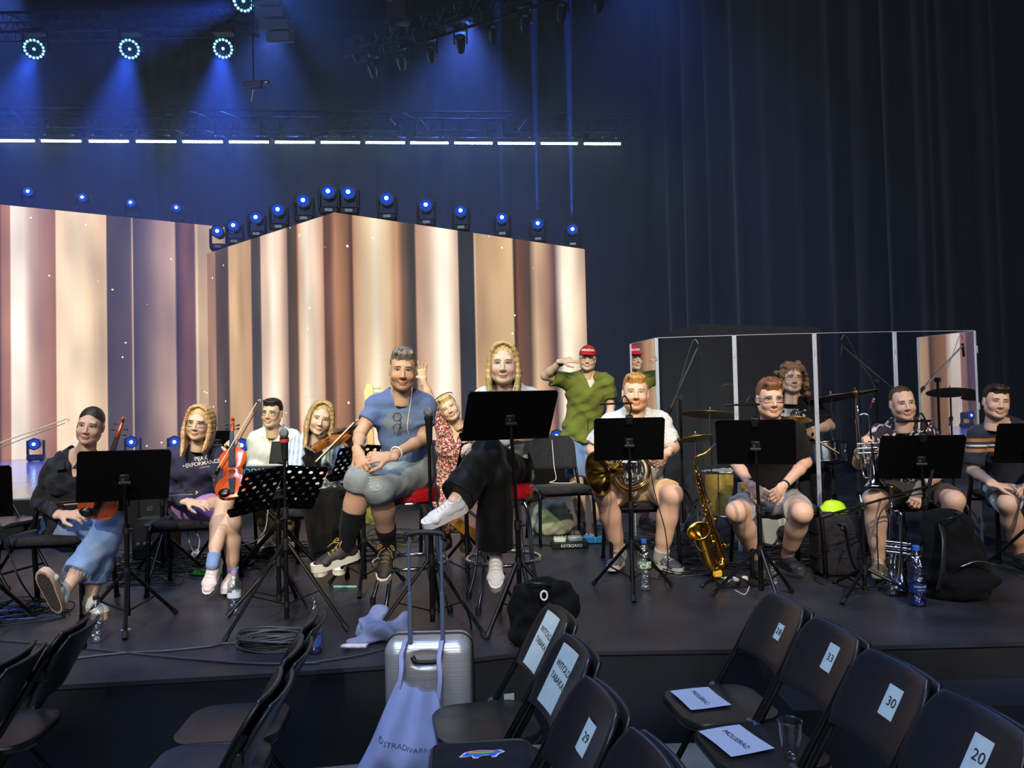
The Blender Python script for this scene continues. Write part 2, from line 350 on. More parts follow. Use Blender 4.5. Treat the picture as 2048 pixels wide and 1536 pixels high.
# ------------------------------------------------------------------ LED screens
def led_wall(name, label, faces, zb):
    t = thing(name, label, 'led screen', (faces[0][0][0], faces[0][0][1], zb))
    for (ax, ay), (bx, by), zt, stops in faces:
        A = V((ax, ay, 0)); B = V((bx, by, 0)); D = B - A; L = D.length; d = D / L; nrm = V((d.y, -d.x, 0))
        m = bpy.data.materials.new(name + '_picture'); m.use_nodes = True; nt = m.node_tree; nt.nodes.clear(); n = nt.nodes; l = nt.links
        at = n.new('ShaderNodeAttribute'); at.attribute_name = 'wallpos'; sx = n.new('ShaderNodeSeparateXYZ'); l.new(at.outputs['Vector'], sx.inputs[0])
        rp = n.new('ShaderNodeValToRGB'); el = rp.color_ramp.elements; rp.color_ramp.interpolation = 'LINEAR'
        pos = []
        for px, hx in stops:
            r_ = ray(px, 600); k = (A.x - r_.x * A.y)  # intersection of the sight line with the wall's plan line
            u = -(A.x - r_.x * A.y) / (D.x - r_.x * D.y); pos.append((min(1, max(0, u)), hx))
        pos.sort(key=lambda q: q[0])
        for i, (u, hx) in enumerate(pos):
            e = el[i] if i < 2 else el.new(u)
            e.position = u; e.color = hexc(hx)
        l.new(sx.outputs[0], rp.inputs[0])
        # soft brightness drift of the picture along its height, fine pixel rows and sparkles
        mp = n.new('ShaderNodeMapping'); mp.inputs['Scale'].default_value = (9, .55, 1); l.new(at.outputs['Vector'], mp.inputs[0])
        no = n.new('ShaderNodeTexNoise'); no.inputs['Scale'].default_value = 1.0; no.inputs['Detail'].default_value = 1; l.new(mp.outputs[0], no.inputs[0])
        mr = n.new('ShaderNodeMapRange'); mr.inputs[1].default_value = .3; mr.inputs[2].default_value = .7; mr.inputs[3].default_value = .74; mr.inputs[4].default_value = 1.16
        l.new(no.outputs['Fac'], mr.inputs[0])
        mu = n.new('ShaderNodeMix'); mu.data_type = 'RGBA'; mu.blend_type = 'MULTIPLY'; mu.inputs[0].default_value = 1
        l.new(rp.outputs[0], mu.inputs[6]); l.new(mr.outputs[0], mu.inputs[7])
        mp2 = n.new('ShaderNodeMapping'); mp2.inputs['Scale'].default_value = (L * 4.6, 4.6, 1); l.new(at.outputs['Vector'], mp2.inputs[0])
        vo = n.new('ShaderNodeTexVoronoi'); vo.inputs['Scale'].default_value = 1.0; l.new(mp2.outputs[0], vo.inputs[0])
        lt = n.new('ShaderNodeMath'); lt.operation = 'LESS_THAN'; lt.inputs[1].default_value = .08; l.new(vo.outputs['Distance'], lt.inputs[0])
        sp = n.new('ShaderNodeSeparateColor'); l.new(vo.outputs['Color'], sp.inputs[0])
        gt = n.new('ShaderNodeMath'); gt.operation = 'GREATER_THAN'; gt.inputs[1].default_value = .6; l.new(sp.outputs[0], gt.inputs[0])
        an = n.new('ShaderNodeMath'); an.operation = 'MULTIPLY'; l.new(lt.outputs[0], an.inputs[0]); l.new(gt.outputs[0], an.inputs[1])
        m2 = n.new('ShaderNodeMix'); m2.data_type = 'RGBA'; l.new(an.outputs[0], m2.inputs[0]); l.new(mu.outputs[2], m2.inputs[6]); m2.inputs[7].default_value = (1.3, 1.1, .75, 1); warm = n.new('ShaderNodeMix'); warm.data_type = 'RGBA'; warm.blend_type = 'MULTIPLY'; warm.inputs[0].default_value = 1; warm.inputs[7].default_value = (1.0, .95, .86, 1); l.new(m2.outputs[2], warm.inputs[6])
        em = n.new('ShaderNodeEmission'); em.inputs[1].default_value = 1.2; gm = n.new('ShaderNodeGamma'); gm.inputs[1].default_value = 1.15; l.new(warm.outputs[2], gm.inputs[0]); hs_ = n.new('ShaderNodeHueSaturation'); hs_.inputs['Saturation'].default_value = .84; l.new(gm.outputs[0], hs_.inputs['Color']); l.new(hs_.outputs[0], em.inputs[0])
        ou = n.new('ShaderNodeOutputMaterial'); l.new(em.outputs[0], ou.inputs[0])
        # cabinet tiles of the screen, each with a hairline joint
        nu = max(2, round(L / .5)); nv = max(2, round((zt - zb) / .5))
        bk = MB(); q = nrm * -.09
        bk.add([A + q + V((0, 0, zb)), B + q + V((0, 0, zb)), B + q + V((0, 0, zt)), A + q + V((0, 0, zt)), A - nrm * .006 + V((0, 0, zb)), B - nrm * .006 + V((0, 0, zb)), B - nrm * .006 + V((0, 0, zt)), A - nrm * .006 + V((0, 0, zt))],
               [(0, 3, 2, 1), (4, 5, 6, 7), (3, 7, 6, 2), (0, 1, 5, 4), (0, 4, 7, 3), (1, 2, 6, 5)])
        bk.build('screen_frame', M_BLKM, t, smooth=0)
        for i in range(nu):
            for j in range(nv):
                g = .0005; u0, u1 = i / nu + g / L, (i + 1) / nu - g / L; v0, v1 = zb + (zt - zb) * j / nv + g, zb + (zt - zb) * (j + 1) / nv - g
                me = bpy.data.meshes.new('screen_panel'); c = [(u0, v0), (u1, v0), (u1, v1), (u0, v1)]
                vs = [A + D * u + V((0, 0, v)) for u, v in c] + [A + D * u - nrm * .006 + V((0, 0, v)) for u, v in c]
                me.from_pydata([tuple(p) for p in vs], [], [(0, 1, 2, 3), (0, 4, 5, 1), (1, 5, 6, 2), (2, 6, 7, 3), (3, 7, 4, 0)])
                a_ = me.attributes.new('wallpos', 'FLOAT_VECTOR', 'POINT')
                for k, (u, v) in enumerate(c * 2): a_.data[k].vector = (u, v, 0)
                link_mesh('screen_panel', me, m, t, smooth=0)
    return t
def xy(px, Y): r_ = ray(px, 600); return (r_.x * Y, Y)
LW0, LW1 = xy(-130, 13.6), xy(457, 16.3); HL = 3.9
led_wall('led_screen_wall', 'tall LED screen wall with golden curtain picture behind the violinists', [(LW0, LW1, 1.2 + HL, [
    (-130, '#c9a184'), (0, '#6b4a3c'), (4, '#b07a52'), (20, '#b98259'), (22, '#fff4ea'), (48, '#fff2e6'), (62, '#d8b7a3'), (80, '#b99079'), (97, '#b07c55'), (112, '#a06a44'),
    (113, '#f6d9b0'), (150, '#ffe9c8'), (180, '#f3d9ae'), (205, '#d9ba90'), (213, '#e0bf95'), (214, '#564e48'), (250, '#5c524c'), (263, '#665a54'), (265, '#f0d2ae'), (267, '#544c50'), (290, '#75655f'),
    (318, '#a88c7d'), (350, '#c2a28c'), (353, '#4a3630'), (372, '#8a5c48'), (390, '#7e5a50'), (393, '#ffe2bd'), (398, '#c9ad85'), (440, '#c4a47e'), (457, '#8a6a5c')])], .39)
C0, C1, C2 = xy(415, 12.65), xy(671, 10.16), xy(1172, 13.0); HB = 2.6
led_wall('led_screen_block', 'corner block of two LED screens with golden curtain picture behind the stools', [
    (C0, C1, 1.2 + HB, [(415, '#a67f66'), (430, '#b48a70'), (433, '#6a5854'), (456, '#5c5054'), (459, '#d6b083'), (485, '#cda87c'), (502, '#bf9572'), (504, '#54525e'), (521, '#5c5862'), (523, '#dcb8a4'), (545, '#fff0e4'), (560, '#eccfbc'), (574, '#ad8e80'),
        (577, '#5a5054'), (594, '#6a5550'), (597, '#c98d64'), (600, '#e2c0aa'), (615, '#fff1e2'), (628, '#f2d9c6'), (646, '#c89c80'), (650, '#6a4a4a'), (662, '#7a554c'), (671, '#b07c60')]),
    (C1, C2, 1.2 + HB, [(671, '#b98258'), (695, '#94684f'), (705, '#5a444c'), (709, '#c89a74'), (738, '#ead3b0'), (752, '#fbeed6'), (778, '#e2c096'), (791, '#b89268'), (793, '#d39a70'), (806, '#7e5e4e'), (820, '#4e4c50'), (831, '#48444c'), (834, '#c09780'), (860, '#e2c3ae'),
        (880, '#fff8ec'), (895, '#fff3e6'), (917, '#d2b4a2'), (919, '#3a3e4c'), (949, '#3c4250'), (951, '#f0d0a8'), (954, '#c8a27a'), (1000, '#ccaa7e'), (1026, '#dcbc8c'), (1029, '#2c2428'), (1036, '#82503a'), (1060, '#5e4e4a'), (1073, '#dcb896'), (1095, '#b88c70'), (1110, '#70525c'), (1127, '#fff4e4'), (1140, '#fff0de'), (1172, '#bc9c7c')])], .39)

# ------------------------------------------------------------------ lighting rig
M_BLUE = emat('lamp_blue_lens', '#1a50e0', .8)
M_BLUEC = emat('lamp_blue_core', '#9fdcff', 9.0)
M_BATT = emat('batten_diode', '#e2fff6', 48.0)
for m_ in (M_BLUE, M_BLUEC): m_.cycles.emission_sampling = 'NONE'
M_DARKLENS = mat('dark_lens', '#5d6675', 0.15, metal=.4)
def make_head(on=True):
    t = thing('moving_head_light', 'x', 'stage light')
    MB().box((0, 0, .05), (.26, .22, .10), b=.02).build('base', M_BLKM, t)
    for s in (-1, 1):
        MB().box((s * .125, 0, .22), (.035, .09, .27), b=.012).build('yoke_arm', M_BLK, t)
    h = MB(); Mh = axes((1, 0, 0), (0, 0, 1), (0, -1, 0), (0, 0, .29))
    h.lathe([(.0, -.13), (.07, -.13), (.09, -.10), (.095, .0), (.098, .10), (.108, .12), (.108, .15), (.09, .15), (.088, .135), (.0, .135)], 8, Mh)
    hd = h.build('lamp_head', M_BLK, t)
    MB().lathe([(.0, .137), (.082, .137), (.075, .15), (.045, .158), (.0, .16)], 16, Mh).build('lens', M_BLUE, hd)
    MB().lathe([(.0, .161), (.028, .1605), (.016, .168), (.0, .17)], 12, Mh).build('lamp_core', M_BLUEC, hd)
    MB().box((0, -.115, .05), (.10, .012, .04)).build('display', M_DARKLENS, t)
    for s in (-1, 1): MB().box((s * .09, 0, -.005), (.04, .14, .012)).build('foot', M_BLKM, t)
    return t
mh0 = make_head(); heads = 0
def place_head(px, py_lens, Y, z, label, grp):
    """stands on z at depth Y"""
    global heads
    q = P(px, py_lens, Y); loc = (q.x, Y, z + .011); rz = math.atan2(-q.x, q.y) * -1.0
    o = mh0 if heads == 0 else dup(mh0)
    heads += 1
    o.location = loc; o.rotation_euler = (0, 0, rz * -.6); o['label'] = label; o['group'] = grp
def wall_y(A, B, px):
    r_ = ray(px, 500); u = -(A[0] - r_.x * A[1]) / ((B[0] - A[0]) - r_.x * (B[1] - A[1])); return A[1] + (B[1] - A[1]) * u
for i, px in enumerate((60, 168, 264, 355)):
    place_head(px, 400, wall_y(LW0, LW1, px) + .12, 1.2 + HL, 'blue moving head light on top of the left screen wall, %s from left' % ORD[i], 'moving heads on the left screen')
for i, px in enumerate((437, 469, 514, 558, 609, 659)):
    place_head(px, 440, wall_y(C0, C1, px) + .13, 1.2 + HB, 'blue moving head light on the block\'s left top edge, %s from left' % ORD[i], 'moving heads on the screen block')
for i, px in enumerate((699, 775, 853, 922, 1004, 1075, 1144)):
    place_head(px, 440, wall_y(C1, C2, px) + .13, 1.2 + HB, 'blue moving head light on the block\'s right top edge, %s from left' % ORD[i], 'moving heads on the screen block')
for i, (px, Y) in enumerate(((72, 13.6), (266, 13.6), (352, 13.2), (441, 12.3), (486, 11.4), (1113, 12.1))):
    place_head(px, 880, Y, .39, 'blue moving head light standing on the show stage floor, %s from left' % ORD[i], 'moving heads on the stage floor')

def truss(name, label, a, b, s=.29, n=14, grp=None):
    a, b = V(a), V(b); t = thing(name, label, 'truss', a, group=grp); x, y, d = frame(b - a)
    cs = [x * (s / 2 * i) + y * (s / 2 * j) for i, j in ((1, 1), (-1, 1), (-1, -1), (1, -1))]
    for c in cs: MB().cyl(a + c, b + c, .025, n=8).build('chord', M_ALU, t)
    L = (b - a)
    for k in range(n):
        p0 = a + L * (k / n); p1 = a + L * ((k + .5) / n); p2 = a + L * ((k + 1) / n)
        for f in range(4):
            c0, c1 = cs[f], cs[(f + 1) % 4]; MB().tube([p0 + c0, p1 + c1, p2 + c0], .011, 5).build('brace', M_ALU, t)
    return t
# row of LED battens under a truss
BY = lambda px: 5.55 * 1540 / (557 - 34 * (px / 1200.0))
q0, q1 = P(-70, 240, BY(-70)), P(1262, 244, BY(1262))
truss('lighting_truss', 'long dim truss above the row of white LED battens', (q0.x, q0.y + .1, 7.15), (q1.x, q1.y + .1, 7.15), .4, 22)
xs = [-9, 83, 178, 272, 365, 458, 550, 641, 731, 820, 908, 995, 1081, 1167]; ws = [79, 80, 80, 81, 81, 80, 80, 79, 79, 77, 77, 75, 74, 74]
for i, (x, w) in enumerate(zip(xs, ws)):
    a, b = P(x, 275, BY(x)), P(x + w, 276, BY(x + w)); a.z = b.z = 6.72
    t = thing('led_batten', 'bright white LED batten in the hanging row, %s from left' % ORD[i], 'stage light', (a + b) / 2, group='row of white LED battens')
    u, v, d = frame(b - a); Mx = axes(d, V((0, 0, 1)).cross(d), (0, 0, 1), (a + b) / 2)
    L = (b - a).length
    MB().box((0, 0, .07), (L + .06, .09, .10), Mx, b=.015).build('housing', M_BLK, t)
    for s in (-.35, .35): MB().box((s * L, .06, .25), (.05, .36, .30), Mx).build('bracket', M_BLKM, t)
    md = MB()
    for k in range(18): md.ell(((k + .5) / 18 * L - L / 2, -.012, .004), (.019, .03, .026), 6, 4, Mx)
    o = md.build('diode_row', M_BATT, t); o['kind'] = 'stuff'
# wash lights with rings of diodes
M_RING = emat('wash_ring_diode', '#58c4ff', 9.0)
M_RING.cycles.emission_sampling = 'NONE'
def wash(px, py, Y, tgt, label):
    c = P(px, py, Y); t = thing('wash_light', label, 'stage light', c, group='blue ring wash lights')
    d = (V(tgt) - c).normalized(); a, b, d = frame(d); Mx = axes(a, b, d, c)
    MB(Mx).lathe([(0, -.2), (.11, -.2), (.17, -.14), (.19, -.02), (.19, .0), (.165, .005), (0, .0)], 20).build('lamp_head', M_BLKM, t)
    m = MB(Mx)
    for k in range(16): th = k / 16 * 6.2832; m.ell((.148 * math.cos(th), .148 * math.sin(th), .006), .022, 8, 5)
    m.ell((0, 0, .006), .026, 8, 5); o = m.build('diode_ring', M_RING, t); o['kind'] = 'stuff'
    for s in (-1, 1): MB().box(c + V((s * .22, .05, .13)), (.035, .07, .34), b=.01).build('yoke_arm', M_BLKM, t)
    MB().box(c + V((0, .05, .33)), (.40, .2, .10), b=.02).build('base', M_BLKM, t)
    return c
WASH = [(68, 98, 13.6, 'blue ring wash light hanging at the far left'), (259, 98, 13.6, 'blue ring wash light hanging in the middle of three'), (446, 97, 13.6, 'blue ring wash light hanging rightmost of three in line'), (487, 2, 12.4, 'blue ring wash light hanging highest, cut by the top edge')]
WPOS = []
for px, py, Y, lb in WASH:
    c = wash(px, py, Y, P(px + (400 - px) * .1 + 160, 560, 5.0) if py > 50 else P(0, 300, 6), lb); WPOS.append((px, c))
q0, q1 = P(-80, 45, 13.9), P(512, 40, 13.9)
truss('lighting_truss', 'blue-lit truss carrying the ring wash lights at upper left', (q0.x, 13.9, 8.3), (q1.x, 13.9, 8.3), .35, 12)
# dark diagonal truss with unlit lamps
dz = 6.45
def dY(px, py): return dz * 1540 / ((831 - px * .0226) - py)
a, b = P(700, 102, dY(700, 102)), P(1110, -30, dY(1110, -30)); b = a + (b - a) * 1.3
truss('lighting_truss', 'dark diagonal truss with unlit lamps at upper centre', a, b, .3, 16)
for i, (px, py) in enumerate(((746, 139), (803, 122), (862, 106), (921, 87), (987, 66), (1050, 45), (1123, 24), (1198, 2))):
    Y = dY(px, py - 38); c = P(px, py, Y)
    t = thing('hanging_spotlight', 'unlit spotlight hanging under the diagonal truss, %s from left' % ORD[i], 'stage light', c, group='unlit lamps under the diagonal truss')
    Mx = axes((1, 0, 0), (0, .5, .866), (0, -.866, .5), c)
    MB(Mx).lathe([(0, -.16), (.06, -.16), (.085, -.05), (.09, .10), (.09, .12), (.075, .12), (.0, .11)], 12).build('lamp_head', M_BLK, t)
    MB(Mx).lathe([(0, .112), (.06, .115), (.03, .13), (0, .135)], 12).build('lens', M_DARKLENS, t)
    for s in (-1, 1): MB().box(c + V((s * .11, 0, .12)), (.025, .05, .26), b=.006).build('yoke_arm', M_BLK, t)
    MB().box(c + V((0, 0, .28)), (.25, .15, .09), b=.015).build('base', M_BLK, t)
# line array of loudspeakers and hanging pieces in the dark
t = thing('line_array', 'grey line array of loudspeakers hanging at the top', 'loudspeaker', P(548, 40, 12.5))
for k, (x, y, w) in enumerate(((537, 8, 52), (545, 30, 56), (553, 52, 60), (561, 74, 46))):
    c = P(x, y, 12.5 - k * .06); w = w / 1540 * 12.5
    MB(Matrix.Translation(c) @ Matrix.Rotation(R(8 + 5 * k), 4, 'X')).box((0, 0, 0), (w, .35, .165), b=.02).build('cabinet', mat('cabinet_grey', '#5a6272', .6), t)
t = thing('chain_hoist', 'dark chain hoist above the diagonal truss', 'hoist', P(795, 25, 13.6)); c = P(795, 20, 13.6)
MB().box(c, (.42, .3, .5), b=.04).build('motor', M_BLKM, t); MB().cyl(c, c + V((0, 0, 2)), .015).build('chain', M_STEEL, t); MB().box(c + V((-.12, -.16, .1)), (.1, .03, .08)).build('badge', mat('red_badge', '#8a3038', .6), t)
t = thing('hanging_camera', 'small camera rig hanging on a thin pole at upper left', 'camera', P(507, 170, 12)); c = P(507, 170, 12)
MB().cyl(c, c + V((0, 0, 2.2)), .012).build('pole', M_BLK, t); MB().box(c, (.3, .12, .1), b=.02).build('camera_body', M_STEEL, t)
MB().ell(c + V((.18, 0, .03)), (.09, .05, .05)).build('camera_head', M_STEEL, t); MB().cyl(c + V((-.03, -.02, -.28)), c + V((.0, -.02, -.08)), .022).build('microphone', M_STEEL, t)

# ------------------------------------------------------------------ haze in the show lights, the lamps' own beams, added blue spots
hz = MB().box((-3.6, 13.6, 5.2), (21.4, 10.9, 9.5)).build('haze', None, smooth=0)
m = bpy.data.materials.new('stage_haze'); m.use_nodes = True; nt = m.node_tree; nt.nodes.clear()
vs = nt.nodes.new('ShaderNodeVolumeScatter'); vs.inputs['Density'].default_value = .020; vs.inputs['Color'].default_value = (.72, .84, 1, 1); vs.inputs['Anisotropy'].default_value = .3
oo = nt.nodes.new('ShaderNodeOutputMaterial'); nt.links.new(vs.outputs[0], oo.inputs['Volume']); hz.data.materials.append(m)
tag(hz, 'thin bluish haze hanging around the screens and lamps', 'haze', kind='stuff')
for i, (px, c) in enumerate(WPOS):
    if i < 3: spot('wash_fill_beam', c + V((0, -.05, -.06)), c + V((.3 * (i - 1), -1.2, -4.2)), 3300, (.04, .13, 1.0), 44, .6, .12)
    else: spot('wash_fill_beam', c + V((-.05, -.05, -.06)), c + V((-5, -.4, -1.6)), 3600, (.04, .13, 1.0), 34, .6, .12)
# unseen blue spots added above the screens to brighten the haze
for x, y, pw in ((-9.5, 14.5, 800), (-5.0, 16.5, 900), (-0.8, 16.5, 1500), (2.6, 13.6, 420)):
    spot('wash_fill_beam', (x, y, 9.6), (x - .6, y - 1.6, 1.0), pw * 1.35, (.10, .21, 1.0), 80, .9, .2)
for px, pw in ((1004, 25000), (1075, 60000), (1144, 85000)):
    Y = wall_y(C1, C2, px) + .13; q = P(px, 440, Y); spot('head_beam', (q.x, Y, 1.2 + HB + .46), (q.x + .02, Y, 12), pw, (.05, .15, 1.0), 2.6, .2, .02)
spot('back_beam', (-4.5, 14.2, 9.4), (0.2, 2.6, -.1), 1500, (.10, .25, 1.0), 24, .5, .15)

# ------------------------------------------------------------------ soft-body modelling: distance fields turned into meshes
NP = lambda p: np.array(tuple(p), dtype=np.float32)
def unit(v): v = np.asarray(v, dtype=np.float32); return v / (np.linalg.norm(v) + 1e-9)
class Sdf:
    def __init__(s, lo, hi, h):
        s.lo = np.asarray(lo, np.float32) - 3 * h; s.h = h
        s.n = np.ceil((np.asarray(hi) + 3 * h - s.lo) / h).astype(int) + 1; s.f = np.full(tuple(s.n), .5, np.float32)
    def win(s, lo, hi):
        i0 = np.clip(np.floor((np.asarray(lo) - s.lo) / s.h).astype(int), 0, s.n - 1); i1 = np.clip(np.ceil((np.asarray(hi) - s.lo) / s.h).astype(int) + 1, i0 + 1, s.n)
        sl = tuple(slice(a, b) for a, b in zip(i0, i1))
        ax = [s.lo[k] + s.h * np.arange(i0[k], i1[k], dtype=np.float32) for k in range(3)]
        return sl, ax[0][:, None, None], ax[1][None, :, None], ax[2][None, None, :]
    def mix(s, sl, d, k, op):
        a = s.f[sl]
        if op == '+':
            if k > 0: h = np.maximum(k - np.abs(a - d), 0) / k; s.f[sl] = np.minimum(a, d) - h * h * k * .25
            else: s.f[sl] = np.minimum(a, d)
        else:
            d = -d
            if k > 0: h = np.maximum(k - np.abs(a - d), 0) / k; s.f[sl] = np.maximum(a, d) + h * h * k * .25
            else: s.f[sl] = np.maximum(a, d)
    def cone(s, a, b, ra, rb=None, k=.02, op='+', flat=False):
        rb = ra if rb is None else rb; a = NP(a); b = NP(b); m = max(ra, rb) + k + 2 * s.h
        sl, X, Y, Z = s.win(np.minimum(a, b) - m, np.maximum(a, b) + m); ba = b - a; L2 = float(ba @ ba) + 1e-12
        px, py, pz = X - a[0], Y - a[1], Z - a[2]; tt = (px * ba[0] + py * ba[1] + pz * ba[2]) / L2; t = np.clip(tt, 0, 1)
        d = np.sqrt((px - ba[0] * t) ** 2 + (py - ba[1] * t) ** 2 + (pz - ba[2] * t) ** 2) - (ra + (rb - ra) * t)
        if flat: d = np.maximum(d, (tt - 1) * math.sqrt(L2))
        s.mix(sl, d, k, op); return s
    def etube(s, a, b, wa, wb, side, k=.03, op='+', flat=False):
        a = NP(a); b = NP(b); m = max(wa + wb) + k + 2 * s.h
        sl, X, Y, Z = s.win(np.minimum(a, b) - m, np.maximum(a, b) + m); ba = b - a; L = float(np.linalg.norm(ba)) + 1e-9; dr = ba / L
        sd = NP(side); sd = unit(sd - dr * (sd @ dr)); dp = np.cross(dr, sd)
        px, py, pz = X - a[0], Y - a[1], Z - a[2]; al = px * dr[0] + py * dr[1] + pz * dr[2]; t = np.clip(al / L, 0, 1); ov = al - t * L
        w = wa[0] + (wb[0] - wa[0]) * t; q = wa[1] + (wb[1] - wa[1]) * t; mn = np.minimum(w, q)
        S_ = px * sd[0] + py * sd[1] + pz * sd[2]; U_ = px * dp[0] + py * dp[1] + pz * dp[2]
        d = (np.sqrt((S_ / w) ** 2 + (U_ / q) ** 2 + (ov / mn) ** 2) - 1) * mn
        if flat: d = np.maximum(d, al - L)
        s.mix(sl, d, k, op); return s
    def ell(s, c, r, k=.02, op='+', Rm=None):
        c = NP(c); r = np.asarray(r if not isinstance(r, (int, float)) else (r, r, r), np.float32); m = float(r.max()) + k + 2 * s.h
        sl, X, Y, Z = s.win(c - m, c + m); x, y, z = X - c[0], Y - c[1], Z - c[2]
        if Rm is not None: # rows of Rm are the ellipsoid's axes
            A = [NP(v) for v in Rm]; x, y, z = [x * v[0] + y * v[1] + z * v[2] for v in A]
        k0 = np.sqrt((x / r[0]) ** 2 + (y / r[1]) ** 2 + (z / r[2]) ** 2); k1 = np.sqrt((x / r[0] ** 2) ** 2 + (y / r[1] ** 2) ** 2 + (z / r[2] ** 2) ** 2) + 1e-9
        s.mix(sl, k0 * (k0 - 1) / k1 if k0.min() > .05 else np.where(k0 < .05, -float(r.min()), k0 * (k0 - 1) / k1), k, op); return s
    def plane(s, p, n, k=.005):
        """remove everything on the side n points to"""
        p = NP(p); n = unit(NP(n)); sl, X, Y, Z = s.win(s.lo, s.lo + s.n * s.h)
        s.mix(sl, -((X - p[0]) * n[0] + (Y - p[1]) * n[1] + (Z - p[2]) * n[2]), k, '-'); return s
    def wrinkle(s, amp, wl, seed=0, stretch=(1, 1, 1)):
        r = random.Random(seed); i = np.argwhere(np.abs(s.f) < 4 * s.h + amp); p = (s.lo + i * s.h) * np.asarray(stretch, np.float32)
        v = 0; wp = np.sin(p @ np.array([r.uniform(-1, 1) for _ in range(3)]) * (3.0 / wl) + r.uniform(0, 6)) * .9
        for q in range(4):
            d = unit([r.uniform(-1, 1), r.uniform(-1, 1), r.uniform(-1.2, 1.2)]); ph = p @ d * (6.283 / (wl * r.uniform(.6, 1.6))) + r.uniform(0, 6) + wp * 1.4
            v = v + (1 - np.abs(np.sin(ph * .5)) * 2) * .5 + np.sin(ph) * .3
        s.f[i[:, 0], i[:, 1], i[:, 2]] -= (amp * v / 2).astype(np.float32); return s
    def ridges(s, fn, amp):
        i = np.argwhere(np.abs(s.f) < 3 * s.h + amp); p = s.lo + i * s.h; s.f[i[:, 0], i[:, 1], i[:, 2]] -= (amp * fn(p)).astype(np.float32); return s
    def val(s, p):
        i = np.clip(np.round((np.asarray(p) - s.lo) / s.h).astype(int), 0, s.n - 1); return s.f[tuple(i)]
    def cast(s, o, d, L=.4, step=None):
        """first surface point along a ray from o"""
        o = NP(o); d = unit(NP(d)); st = step or s.h * .5; ts = np.arange(0, L, st, dtype=np.float32); p = o + ts[:, None] * d
        g = (p - s.lo) / s.h; i = np.clip(np.floor(g).astype(int), 0, s.n - 2); w = np.clip(g - i, 0, 1); f = 0
        for a in (0, 1):
            for b in (0, 1):
                for c in (0, 1):
                    f = f + s.f[i[:, 0] + a, i[:, 1] + b, i[:, 2] + c] * (w[:, 0] if a else 1 - w[:, 0]) * (w[:, 1] if b else 1 - w[:, 1]) * (w[:, 2] if c else 1 - w[:, 2])
        k = np.argmax(f < 0); return V(p[k]) if f[k] < 0 else None
    def mesh(s):
        f = s.f; neg = f < 0; c = np.zeros(tuple(s.n - 1), np.uint8)
        O = [(a, b, d) for a in (0, 1) for b in (0, 1) for d in (0, 1)]; nn = s.n - 1
        cut = lambda A, o: A[o[0]:o[0] + nn[0], o[1]:o[1] + nn[1], o[2]:o[2] + nn[2]]
        for o in O: c += cut(neg, o)
        act = (c > 0) & (c < 8); ids = np.argwhere(act); idx = np.full(tuple(nn), -1, np.int32); idx[act] = np.arange(len(ids))
        vals = [cut(f, o)[act] for o in O]; pos = np.zeros((len(ids), 3), np.float32); cnt = np.zeros(len(ids), np.float32)
        for i in range(8):
            for j in range(i + 1, 8):
                if sum(abs(O[i][q] - O[j][q]) for q in range(3)) != 1: continue
                a, b = vals[i], vals[j]; m = (a < 0) != (b < 0); t = a[m] / (a[m] - b[m])
                pos[m] += np.array(O[i], np.float32) + t[:, None] * (np.array(O[j], np.float32) - np.array(O[i], np.float32)); cnt[m] += 1
        vs = s.lo + (ids + pos / cnt[:, None]) * s.h; F = []
        for ax in range(3):
            u, w = [(1, 2), (2, 0), (0, 1)][ax]; a = [slice(1, -1)] * 3; b = [slice(1, -1)] * 3; a[ax] = slice(0, -1); b[ax] = slice(1, None)
            na, nb = neg[tuple(a)], neg[tuple(b)]; e = np.argwhere(na != nb); fl = na[tuple(e.T)]; e = e + 1; e[:, ax] -= 1
            eu = np.zeros(3, int); eu[u] = 1; ew = np.zeros(3, int); ew[w] = 1
            q = np.stack([idx[tuple((e - eu - ew).T)], idx[tuple((e - ew).T)], idx[tuple(e.T)], idx[tuple((e - eu).T)]], 1)
            q[~fl] = q[~fl][:, ::-1]; F.append(q)
        F = np.concatenate(F); F = F[(F >= 0).all(1)]
        return vs, F
def np_mesh(name, parts, m, parent=None, tints=None, smooth=180, M=None, label=None):
    vs = np.concatenate([p[0] for p in parts]); off = np.cumsum([0] + [len(p[0]) for p in parts[:-1]]); fs = np.concatenate([p[1] + o for p, o in zip(parts, off)])
    me = bpy.data.meshes.new(name); me.vertices.add(len(vs)); me.vertices.foreach_set('co', vs.astype(np.float32).ravel())
    me.loops.add(fs.size); me.loops.foreach_set('vertex_index', fs.astype(np.int32).ravel()); me.polygons.add(len(fs))
    me.polygons.foreach_set('loop_start', np.arange(0, fs.size, 4, dtype=np.int32)); me.update(calc_edges=True); me.validate()
    if tints is not None:
        a = me.color_attributes.new('tint', 'FLOAT_COLOR', 'POINT'); a.data.foreach_set('color', np.concatenate(tints).astype(np.float32).ravel())
    return link_mesh(name, me, m, parent, smooth, label)
def xf(vf, Mx):
    A = np.array(Mx, dtype=np.float32); return vf[0] @ A[:3, :3].T + A[:3, 3], vf[1]

